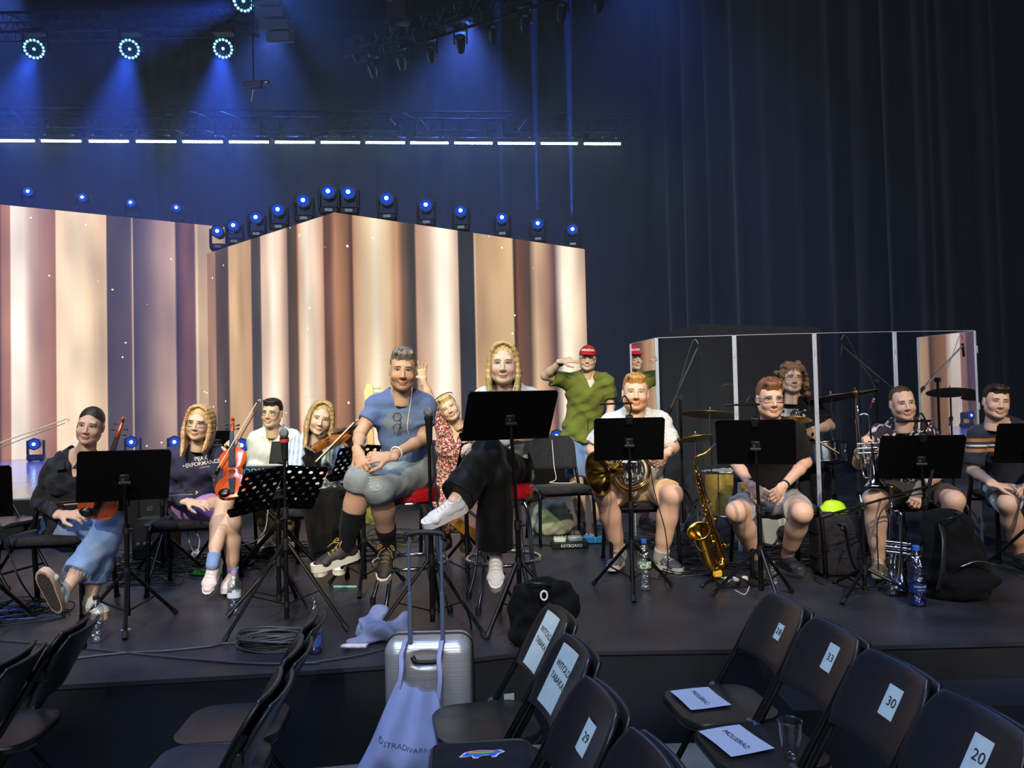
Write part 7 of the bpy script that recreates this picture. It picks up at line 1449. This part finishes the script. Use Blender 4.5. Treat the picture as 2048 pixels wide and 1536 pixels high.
def drum(label, c, r, h, M, shell, legs=False, name='drum'):
    t = thing(name, label, 'drum', (c[0], c[1], max(0, c[2] - r - .1)), group='drums of the kit')
    MB(M).lathe([(r, -h / 2), (r, h / 2)], 40, cap=False).build('shell', shell, t, smooth=60)
    for z in (-h / 2, h / 2): MB(M).lathe([(0, z), (r * .97, z)] if z > 0 else [(r * .97, z), (0, z)], 40, cap=False).build('drum_head', M_SKIN, t); MB(M).tube([(r * 1.02 * math.cos(i / 40 * 6.2832), r * 1.02 * math.sin(i / 40 * 6.2832), z) for i in range(40)], .009, 6, closed=True).build('hoop', M_CHROME, t, smooth=180)
    for k in range(8):
        a = k / 8 * 6.2832 + .2; MB(M).cyl((r * 1.035 * math.cos(a), r * 1.035 * math.sin(a), -h / 2), (r * 1.035 * math.cos(a), r * 1.035 * math.sin(a), h / 2), .004).build('tension_rod', M_CHROME, t); MB(M).box((r * 1.02 * math.cos(a), r * 1.02 * math.sin(a), 0), (.02, .02, min(.06, h * .4)), b=.005).build('lug', M_CHROME, t)
    if legs:
        for k in range(3): a = k / 3 * 6.2832 + .5; MB().cyl((c[0] + r * 1.05 * math.cos(a), c[1] + r * 1.05 * math.sin(a), .0), (c[0] + r * 1.05 * math.cos(a), c[1] + r * 1.05 * math.sin(a), c[2] + .05), .006).build('leg', M_CHROME, t)
    return t
q = P(1452, 952, 6.5); drum('gold sparkle floor tom behind the saxophone', (q.x, q.y, .42), .19, .36, Matrix.Translation((q.x, q.y, .42)), M_GSP, True, 'floor_tom')
q = P(1542, 1020, 6.3); drum('gold bass drum with pale front head under the drummer', (q.x, q.y, .28), .26, .40, Matrix.Translation((q.x, q.y + .1, .28)) @ Matrix.Rotation(R(90), 4, 'X'), M_GSP, False, 'bass_drum')
q = P(1645, 902, 6.3); t = drum('chrome snare drum beside the curly-haired drummer', (q.x, q.y, .66), .175, .15, Matrix.Translation((q.x, q.y, q.z - .02)) @ Matrix.Rotation(R(-10), 4, 'X'), M_CHROME, False, 'snare_drum'); MB().cyl((q.x, q.y, .05), (q.x, q.y, q.z - .1), .012).build('stand_tube', M_CHROME, t); tripod(t, q.x, q.y, .3, .22, .4, .009, True, M_CHROME)
for i, (a, b_) in enumerate(((P(1613, 868, 6.16), P(1677, 906, 6.10)), (P(1578, 872, 6.16), P(1612, 888, 6.05)))): t = thing('drumstick', ('wooden drumstick pointing right over the snare', 'wooden drumstick in the hidden left hand')[i], 'drumstick', a); MB().tube([a, a.lerp(b_, .8), b_], [.0075, .007, .004], 8).build('shaft', mat('maple', '#c9a468'), t); MB().ell(b_, (.007, .007, .007), 8, 6).build('tip', MATS['maple'], t)
M_PLEXI = clearmat('shield_acrylic', '#eef1f5', .07, .004, .9); M_EDGE = mat('acrylic_edge', '#a9aebb', .25, spec=.8)
ZT = 1.70; pp = [(sidex(1266, 6.70), 6.70), (sidex(1318, 6.1), 6.1), (sidex(1475, 6.02), 6.02), (sidex(1636, 6.0), 6.0), (sidex(1797, 6.02), 6.02), (sidex(1960, 6.1), 6.1), (sidex(1960, 6.1) - .15, 6.70)]
names = ['left end', 'left front', 'second front', 'third front', 'right front', 'right end']
for i, ((xa, ya), (xb, yb)) in enumerate(zip(pp[:-1], pp[1:])):
    t = thing('drum_shield_panel', 'tall clear acrylic drum shield panel, %s of the row' % names[i], 'shield panel', ((xa + xb) / 2, (ya + yb) / 2, 0), group='clear drum shield'); A, B = V((xa, ya, 0)), V((xb, yb, 0)); d = (B - A).normalized(); L = (B - A).length; nr = V((-d.y, d.x, 0)); M = axes(d, nr, (0, 0, 1), A)
    MB(M).add([(.012, 0, .01), (L - .012, 0, .01), (L - .012, 0, ZT), (.012, 0, ZT)], [(0, 1, 2, 3)]).build('pane', M_PLEXI if 0 < i < 5 else clearmat('shield_acrylic_end', '#eef1f5', .62, .004, .9), t, smooth=0)
    for x in (.008, L - .008): MB(M).box((x, 0, ZT / 2), (.017, .014, ZT), b=.003).build('edge_strip', M_EDGE, t)
    MB(M).box((L / 2, 0, ZT), (L - .02, .005, .004)).build('top_edge', M_EDGE, t, smooth=0)
    if i < 5:
        for z in (.15, .6, 1.1, 1.55): MB(M).box((L, 0, z), (.024, .018, .06), b=.004).build('hinge', M_EDGE, t)
def boom(label, px0, py0, Y, tip, tail, mdir, low=None, hub=.42, grp='boom microphone stands', tz=.4):
    p = P(px0, py0, Y); t = thing('boom_stand', label, 'microphone stand', (p.x, p.y, 0), group=grp); MB().cyl((p.x, p.y, .05), (p.x, p.y, p.z), .0115).build('mast', M_BLK, t); MB().cyl(tip, tail, .0075).build('boom_arm', M_STEEL if low is None else M_BLK, t); MB().lathe([(0, -.02), (.022, -.02), (.022, .02), (0, .02)], 14, axes((1, 0, 0), (0, 0, 1), (0, -1, 0), p)).build('swivel', M_BLKM, t); MB().cyl(tail, V(tail) + (V(tail) - V(tip)).normalized() * .07, .016).build('counterweight', M_BLKM, t)
    tripod(t, p.x, p.y, hub, .30, tz, .010); x, y, z = frame(mdir); M = axes(x, y, z, tip)
    MB(M).lathe([(0, -.02), (.010, -.02), (.011, .0), (.011, .10), (.0, .105)], 12).build('microphone_body', M_BLKM, t); return t, p
t, p = boom('boom stand with overhead microphone left of the drum kit', 1360, 795, 6.75, P(1396, 694, 6.7), P(1342, 815, 6.78), (.3, 0, -1)); MB().tube(bez([P(1398, 688, 6.7), P(1386, 682, 6.72), P(1366, 745, 6.74), P(1354, 800, 6.75), P(1358, 900, 6.75)], 8), .003, 6).build('cable', M_STEEL, t, smooth=180)
t, p = boom('boom stand with overhead microphone right of the drummer', 1752, 762, 6.75, P(1684, 692, 6.7), P(1784, 776, 6.78), (-.12, 0, -1)); MB().tube(bez([P(1682, 680, 6.7), P(1692, 672, 6.7), P(1720, 725, 6.72), P(1748, 770, 6.74), P(1758, 850, 6.75)], 8), .003, 6).build('cable', M_STEEL, t, smooth=180)
t, p = boom('low black boom stand in front of the trumpet player\'s shin', 1724, 1012, 4.66, P(1858, 972, 4.70), P(1662, 1028, 4.62), (.2, -.1, 1), low=1, hub=.16, tz=-2.4); MB().tube(bez([P(1862, 968, 4.70), P(1850, 985, 4.70), P(1790, 1000, 4.66), P(1756, 1040, 4.64), P(1757, 1140, 4.62)], 8), .004, 6).build('cable', M_BLKM, t, smooth=180)

# ------------------------------------------------------------------ bottles
M_WATER = clearmat('water_clear', '#eef4fc', .12, .16, .5, bump=.8); M_PET = clearmat('pet_plastic', '#f4f8fd', .22, .16, .7, bump=.8); M_BLUEL = clearmat('blue_drink', '#3f9fe6', .05, .1, .5); M_PETB = clearmat('pet_blue', '#7fa4f0', .20, .16, .7, bump=.8)
def bottle(label, px, py, h, r, fill, cap, pet=M_PET, liquid=M_WATER, lab=None, ribs=5, squash=0):
    g = G(px, py); t = thing('water_bottle', label, 'bottle', g, group='bottles on the stage'); M = Matrix.Translation(g) @ Matrix.Diagonal((r / .033, r / .033, h / .22, 1)); pr = [(0, .004), (.02, .0), (.030, .004), (.033, .014)]
    pr += [(.033 - (.0022 if k % 2 else 0) - squash * .004 * (k % 3 == 1), .02 + .11 * k / (2 * ribs)) for k in range(2 * ribs + 1)] + [(.033, .145), (.030, .162), (.021, .182), (.014, .195), (.0125, .205), (.0125, .212)]
    MB(M).lathe(pr, 28, cap=False).build('bottle_wall', pet, t, smooth=60)
    if fill: top = .02 + .15 * fill; MB(M).lathe([(0, .006), (.028, .006), (.0305, .016)] + [(.0300, .02 + (top - .02) * k / 4) for k in range(5)] + [(0, top)], 24, cap=False).build('water', liquid, t, smooth=60)
    if cap: MB(M).lathe([(0, .206), (.0145, .206), (.0145, .222), (.0125, .224), (0, .224)], 20).build('cap', cap, t)
    if lab:
        MB(M).lathe([(.0336, lab[1]), (.0336, lab[2])], 28, cap=False).build('label_band', lab[0], t, smooth=60)
        for k, (tx, sz, dz) in enumerate(lab[3:]):
            vs, fs = text_flat(tx, sz); rr_ = r * 1.03; b = MB(); b.add([g + V((rr_ * math.sin(x / rr_ - .0), -rr_ * math.cos(x / rr_), h / .22 * (lab[1] + lab[2]) / 2 + dz + y)) for x, y, z in vs], fs); b.build('lettering', mat('print_white', '#e6e6ea'), t, smooth=0)
    return t
CAPB = mat('cap_blue', '#2a62c8', .4); LBW = mat('label_pale', '#c8d4ea', .5, noise=.1)
bottle('clear water bottle with black cap near the left front edge', 193, 1283, .235, .036, .72, M_BLKM)
bottle('crumpled clear water bottle standing by the crossed legs in pink sneakers', 469, 1226, .245, .040, .45, mat('cap_pink', '#b88ab8', .4), lab=(LBW, .085, .115), squash=1)
bottle('blue sports drink bottle behind the folding chairs', 630, 1306, .285, .036, .78, None, liquid=M_BLUEL, lab=(mat('label_blue', '#3a5ab0', .5), .03, .075))
bottle('large clear water bottle with blue cap in front of the horn player', 1290, 1179, .315, .043, .35, CAPB, lab=(pat('label_green', 'noise', ['#5a9a5a', '#dfe8e4', '#3a7a4a'], 30, pos=[0, .48, .6]), .098, .128))
bottle('plain clear bottle without cap under the stand beside the navy shoes', 1549, 1184, .20, .030, .3, None)
bottle('small clear plastic bottle beside the flugelhorn bell', 1785, 1190, .16, .030, .4, None)
bottle('big blue-tinted water bottle with white lettering beside the black backpack', 1836, 1211, .335, .046, .5, CAPB, pet=M_PETB, liquid=M_PETB, lab=(mat('label_navy', '#14306e', .4), .055, .085, ('ŻYWIEC ZDRÓJ', .0115, .008), ('MOCNY GAZ', .007, -.01)))

# ------------------------------------------------------------------ bags, cases, clothes on the stage
def blob(name, label, cat, lo, hi, fn, m, h=.009, wr=.01, wl=.12, seed=1, part='bag_body', grp=None):
    lo, hi = V(lo), V(hi); t = thing(name, label, cat, ((lo.x + hi.x) / 2, (lo.y + hi.y) / 2, lo.z)); s = Sdf(tuple(lo - V((.06,) * 3)), tuple(hi + V((.06,) * 3)), h); fn(s); s.wrinkle(wr, wl, seed); s.plane((0, 0, max(.0, lo.z)), (0, 0, -1)); np_mesh(part, [s.mesh()], m, t); return t, s
BKP = cloth('backpack_black', '#07090d', '#0c0f15', nscale=20, sheen=.02)
a = G(1945, 1205); x, y = a.x, a.y + .12
def f(s): s.etube((x - .01, y, .07), (x - .04, y + .03, .40), (.205, .13), (.165, .10), (1, 0, 0), 0); s.etube((x + .02, y - .11, .08), (x - .02, y - .08, .24), (.15, .06), (.13, .05), (1, 0, 0), .03); s.ell((x - .08, y + .04, .47), (.10, .07, .05), .04)
t, s = blob('backpack', 'big black backpack on the stage in front of the man in polo', 'backpack', (x - .23, y - .2, 0), (x + .23, y + .16, .54), f, BKP, wr=.014, wl=.16, seed=5)
MB().tube(bez([(x - .13, y - .05, .46), (x - .12, y - .12, .48), (x - .04, y - .1, .50), (x - .02, y - .02, .50)], 6), .012, 8, flat=.4).build('grab_handle', M_PLAST, t, smooth=180)
MB().tube(bez([(x - .19, y - .10, .06), (x - .18, y - .15, .2), (x - .15, y - .12, .36), (x - .13, y - .05, .45)], 6), .018, 8, flat=.3).build('strap', M_PLAST, t, smooth=180); MB().tube(bez([(x - .1, y - .185, .22), (x, y - .19, .25), (x + .12, y - .18, .22)], 6), .004, 6).build('zip', M_STEEL, t, smooth=180)
a = P(1080, 1230, 3.82); x, y = a.x, 3.88
def f(s): s.etube((x - .03, y, .06), (x - .02, y + .01, .24), (.13, .11), (.125, .08), (1, 0, 0), 0); s.ell((x + .12, y - .04, .19), (.08, .07, .09), .04); s.ell((x + .05, y, .28), (.12, .08, .05), .04)
t, s = blob('backpack', 'black rucksack on the stage edge behind the name sheet chair', 'backpack', (x - .2, y - .16, 0), (x + .22, y + .14, .36), f, BKP, seed=8, wr=.016)
MB().tube(bez([(x - .06, y - .06, .31), (x - .03, y - .10, .325), (x + .03, y - .10, .32), (x + .05, y - .06, .30)], 6), .012, 8, flat=.5).build('grab_handle', M_PLAST, t, smooth=180); MB().tube([(x + .02 + .016 * math.cos(i / 12 * 6.283), y - .125, .27 + .022 * math.sin(i / 12 * 6.283)) for i in range(12)], .005, 6, closed=True).build('ring', LACEW, t, smooth=180)
# denim jacket dropped on the floor
g = G(735, 1290); rr = random.Random(4)
def f(s):
    s.etube((g.x - .02, g.y + .1, .03), (g.x + .16, g.y + .13, .06), (.09, .06), (.07, .05), (0, 1, 0), 0); s.etube((g.x + .12, g.y + .02, .03), (g.x + .02, g.y + .05, .08), (.05, .05), (.06, .05), (0, 1, 0), .03); s.etube((g.x - .02, g.y + .06, .09), (g.x + .03, g.y + .14, .12), (.05, .035), (.06, .04), (1, 0, 0), .03); s.etube((g.x - .08, g.y - .0, .015), (g.x + .08, g.y + .0, .02), (.05, .02), (.055, .02), (0, 1, 0), .02)
t, s = blob('denim_jacket', 'pale blue denim jacket dropped in a heap on the stage floor', 'jacket', (g.x - .16, g.y - .1, 0), (g.x + .26, g.y + .24, .18), f, cloth('denim_pale', '#626f9c', '#8590b8', nscale=8), h=.006, wr=.03, wl=.09, seed=3, part='cloth')
q = G(700, 1300); MB().tube(bez([(q.x - .03, q.y, .02), (q.x + .0, q.y - .03, .03), (q.x + .05, q.y - .02, .025), (q.x + .09, q.y - .035, .03)], 6), .022, 8, flat=.5).build('cuff', mat('denim_lining', '#c9cbe0', .9, bump=.4), t, smooth=180)
# trumpet case with the neon pouch on top
g = G(1690, 1156); x, y = g.x, g.y + .12; t = thing('instrument_case', 'black trumpet case standing beside the trumpet player', 'case', (x, y, 0)); s = Sdf((x - .18, y - .14, 0), (x + .18, y + .14, .42), .007); rbox(s, (x, y, .205), (.155, .11, .20), .04); np_mesh('case_body', [s.mesh()], cloth('case_cloth', '#1f1f24', '#292930', nscale=40), t)
for z in (.13, .29): MB().tube([(x + u, y - .112 if False else y + w_, z) for u, w_ in rrect(.316, .226, .045, 5)], .0025, 6, closed=True).build('zip', M_PLAST, t, smooth=180)
MB().tube(bez([(x - .03, y - .115, .36), (x + .01, y - .135, .34), (x + .03, y - .13, .22), (x + .06, y - .12, .10), (x + .10, y - .13, .05)], 6), .014, 8, flat=.3).build('strap', M_PLAST, t, smooth=180); MB().box((x + .0, y - .118, .34), (.03, .01, .04), b=.004).build('buckle', M_STEEL, t); MB().box((x - .1, y - .112, .18), (.02, .006, .30)).build('edge_trim', M_PLAST, t)
t = thing('pouch', 'neon yellow-green pouch lying on the trumpet case', 'pouch', (x, y, .408)); s = Sdf((x - .15, y - .09, .40), (x + .15, y + .09, .51), .006); s.etube((x - .01, y, .43), (x - .005, y, .465), (.105, .06), (.075, .035), (1, 0, 0), 0); s.plane((x, y, .4075), (0, 0, -1)); np_mesh('pouch_body', [s.mesh()], mat('neon_green', '#b4e61a', .5, bump=.1), t); MB().tube([(x - .11, y - .035, .425), (x, y - .067, .423), (x + .1, y - .035, .425)], .005, 6).build('zip', M_BLKM, t)
# bag under the empty chair
a = P(1102, 1030, 7.12)
def f(s): s.etube((a.x - .02, 7.12, .06), (a.x + .02, 7.14, .24), (.19, .11), (.15, .07), (1, 0, 0), 0); s.ell((a.x + .13, 7.06, .10), (.08, .08, .10), .04)
blob('rucksack', 'pale grey rucksack behind the empty chair', 'backpack', (a.x - .24, 6.98, 0), (a.x + .24, 7.26, .36), f, cloth('rucksack_pale', '#8f978a', '#b4b9a8', nscale=6), wr=.014, wl=.12, seed=9)
# electronics on the floor
def box_thing(name, label, cat, px, py, size, m, rz=0, extra=()):
    g = G(px, py); t = thing(name, label, cat, g); M = rotz(rz, (g.x, g.y + size[1] / 2, 0)); MB(M).box((0, 0, size[2] / 2 + .002), size, b=min(size) * .12).build('housing', m, t)
    for nm, c, sz, mm in extra: MB(M).box(c, sz, b=min(sz) * .2).build(nm, mm, t)
    return t, M
KW = mat('knob_white', '#d4d2c8', .5); PBL = mat('pedal_blue', '#3a86c4', .4); SLV = mat('unit_silver', '#a9acb0', .4, metal=.4)
t, M = box_thing('pedalboard', 'pedalboard with small effect units in front of the empty chair', 'pedalboard', 1140, 1098, (.30, .2, .05), M_BLKM, .05, [('effect_unit', (-.08, -.02, .065), (.10, .09, .035), KW), ('effect_unit', (.05, -.02, .07), (.12, .09, .04), SLV)] + [('knob', (-.11 + .03 * k, .05, .07), (.014, .014, .03), SLV) for k in range(6)])
lettering('KEYBOARD', .035, M @ axes((1, 0, 0), (0, 0, 1), (0, -1, 0), (.01, -.1015, .026)), MATS['print_white'], t)
box_thing('effect_pedal', 'bright blue effect pedal right of the pedalboard', 'pedal', 1187, 1088, (.16, .12, .06), PBL, -.1, [('knob', (-.05 + .033 * k, .02, .07), (.012, .012, .02), KW) for k in range(4)] + [('switch', (0, -.035, .066), (.03, .03, .012), SLV)])
box_thing('audio_interface', 'silver audio unit with knobs on the floor behind the perforated stand', 'audio unit', 532, 1108, (.17, .16, .06), SLV, .2, [('knob', (-.06 + .024 * k, -.02, .07), (.012, .012, .02), M_BLKM) for k in range(6)] + [('button', (-.06, .04, .064), (.02, .02, .008), mat('button_red', '#c8382e', .5))])
box_thing('power_adapter', 'white power adapter plugged in under the woman in purple skirt', 'adapter', 391, 1124, (.07, .06, .075), KW, .1, [('plug', (0, 0, .085), (.03, .03, .02), KW), ('plug', (.025, -.02, .06), (.02, .03, .02), KW)])
box_thing('power_strip', 'black power strip with white plugs under the saxophone player\'s stand', 'power strip', 1478, 1176, (.26, .06, .035), M_BLKM, .12, [('plug', (-.07 + .06 * k, 0, .05), (.035, .035, .03), KW) for k in range(3)])
box_thing('power_strip', 'green-lit power strip among the cables behind the pink sneakers', 'power strip', 418, 1150, (.24, .07, .03), mat('strip_green', '#2f8a3c', .5, emit='#2fae3c', es=.08), .15, [('socket', (-.08 + .05 * k, 0, .033), (.03, .04, .006), M_BLKM) for k in range(4)])
box_thing('stage_box', 'black stage box between the two left chairs', 'stage box', 300, 1125, (.32, .25, .34), M_BLKM, .1, [('panel', (0, -.128, .2), (.26, .006, .2), M_PLAST), ('handle', (0, -.135, .3), (.1, .015, .02), M_STEEL)] + [('socket', (-.1 + .05 * k, -.133, .15), (.024, .008, .024), M_STEEL) for k in range(5)])
box_thing('floor_monitor', 'low dark flight case behind the left violin chairs', 'case', 330, 1060, (.6, .4, .40), mat('case_dark', '#15171b', .6), .0, [('edge', (0, -.2, .395), (.6, .012, .012), M_ALU), ('latch', (-.15, -.205, .22), (.06, .012, .05), M_STEEL), ('latch', (.15, -.205, .22), (.06, .012, .05), M_STEEL)])
box_thing('tape_marker', 'small light blue tape mark on the stage floor', 'tape', 249, 1262, (.05, .03, .002), mat('tape_blue', '#6ab4d8', .6), .5)
box_thing('tape_marker', 'thin mint tube lying under the viola player\'s sneakers', 'tube', 690, 1176, (.16, .012, .012), mat('mint', '#7fc8b0', .5), -.1)

# ------------------------------------------------------------------ cables
M_CAB = mat('cable_black', '#16161a', .5); M_CABW = mat('cable_white', '#cfcdc6', .5); M_CABG = mat('cable_grey', '#3a3c44', .5)
def cable(label, pts, r=.0045, m=M_CAB, z=None):
    q = [G(*p) if len(p) == 2 else P(*p) for p in pts]
    for p in q:
        if p.z < .002: p.z = r
    t = MB().tube(bez(q, 8), r, 6).build('cable', m, smooth=180); return tag(t, label, 'cable', 'cables on the stage')
cable('long black cable running along the front stage floor from the left', [(0, 1283), (90, 1290), (230, 1305), (400, 1322), (520, 1330), (640, 1328)], .006, M_CABG); cable('black cable crossing the front stage floor towards the tripod', [(125, 1322), (250, 1308), (330, 1304), (420, 1295), (455, 1289), (520, 1292)], .006, M_CABG); cable('black cable running under the denim jacket', [(600, 1330), (660, 1322), (720, 1312), (770, 1300)], .005, M_CABG)
cable('black cable hanging from the centre microphone to the floor', [(866, 880, 4.12), (870, 960, 4.10), (882, 1060, 4.08), (900, 1150, 4.0), (930, 1210, 3.9), (942, 1260), (920, 1283), (880, 1280), (862, 1270)], .005); cable('white cable lying on the seat of the empty chair', [(1104, 880, 6.9), (1108, 930, 6.62), (1112, 958, 6.58), (1100, 965, 6.55), (1140, 966, 6.6), (1150, 962, 6.6)], .004, M_CABW)
cable('thin black cable hanging down from the horn player\'s stand', [(1300, 925, 4.84), (1306, 970, 4.84), (1316, 1010, 4.84), (1330, 1060, 4.88), (1336, 1120, 4.95), (1330, 1168)], .0035); cable('white cable curl beside the saxophone stand', [(1470, 1182), (1490, 1190), (1500, 1172), (1506, 1166), (1480, 1166)], .004, M_CABW); cable('white adapter cable hanging from the purple skirt chair', [(374, 1040, 5.3), (378, 1080, 5.2), (388, 1105, 5.0), (396, 1100, 5.0), (398, 1075, 5.1), (380, 1050, 5.3)], .004, M_CABW)
cable('white cable hanging behind the perforated music stand', [(536, 1020, 5.5), (530, 1060, 5.5), (510, 1082, 5.6), (480, 1090, 5.8), (470, 1085, 6)], .004, M_CABW); cable('thin black cable on the floor below the empty chair', [(1000, 1085), (1040, 1092), (1080, 1090), (1110, 1094)], .004); cable('black cable loop beside the neon pouch case', [(1628, 1152), (1640, 1168), (1690, 1172), (1740, 1180), (1800, 1184), (1850, 1192)], .004); cable('black cable hanging at the left edge of the stage', [(2, 1055, 4.5), (20, 1110, 4.5), (40, 1160, 4.5), (70, 1205), (90, 1225)], .005)
def tangle(label, spots, n, seed, r=.004, m=M_CAB):
    rr = random.Random(seed); b = MB()
    for (px, py, sx, sy) in spots:
        for _ in range(n):
            c = G(px + rr.uniform(-sx, sx) * .5, py + rr.uniform(-sy, sy) * .4); p = []; a = rr.uniform(0, 6.28); rad = rr.uniform(.08, .24) * sx / 60
            for k in range(7): a += rr.uniform(.4, 1.3); p.append(V((c.x + rad * math.cos(a) * 1.3, c.y + rad * math.sin(a) * .8, r + rr.uniform(0, .035))))
            b.tube(bez(p, 4), r, 5)
    o = b.build('cable_tangle', m, smooth=180); return tag(o, label, 'cables', kind='stuff')
tangle('tangle of black cables on the floor among the violinists', [(300, 1150, 90, 60), (420, 1130, 80, 50), (480, 1110, 90, 50), (230, 1130, 60, 40), (560, 1100, 60, 30), (30, 1225, 70, 40)], 15, 3); tangle('tangle of black cables on the floor among the wind players', [(1480, 1110, 100, 50), (1400, 1140, 70, 40), (1590, 1115, 70, 40), (1300, 1090, 80, 30), (700, 1120, 70, 40), (800, 1075, 60, 30), (1740, 1110, 60, 30)], 12, 5); tangle('few coloured cables lying among the black ones', [(210, 1140, 40, 30), (420, 1120, 70, 40), (800, 1080, 50, 30)], 3, 9, .004, mat('cable_yellow', '#7f8a2c', .5)); tangle('few blue cables lying beside the left chair', [(200, 1130, 40, 25), (20, 1230, 60, 30)], 4, 12, .004, mat('cable_blue', '#2a4fae', .5))
b = MB(); rr = random.Random(8); g = G(545, 1300)
for k in range(16):
    ra = rr.uniform(.10, .155); ox, oy = rr.uniform(-.02, .02), rr.uniform(-.02, .02); b.tube([(g.x + ox + ra * 1.25 * math.cos(i / 24 * 6.2832), g.y + .06 + oy + ra * .75 * math.sin(i / 24 * 6.2832), .006 + .004 * k + .008 * math.sin(i / 24 * 6.28 * 2 + k)) for i in range(24)], .005, 6, closed=True)
tag(b.build('cable_coil', M_CABG, smooth=180), 'coil of grey cable beside the front tripod foot', 'cable coil', kind='stuff')
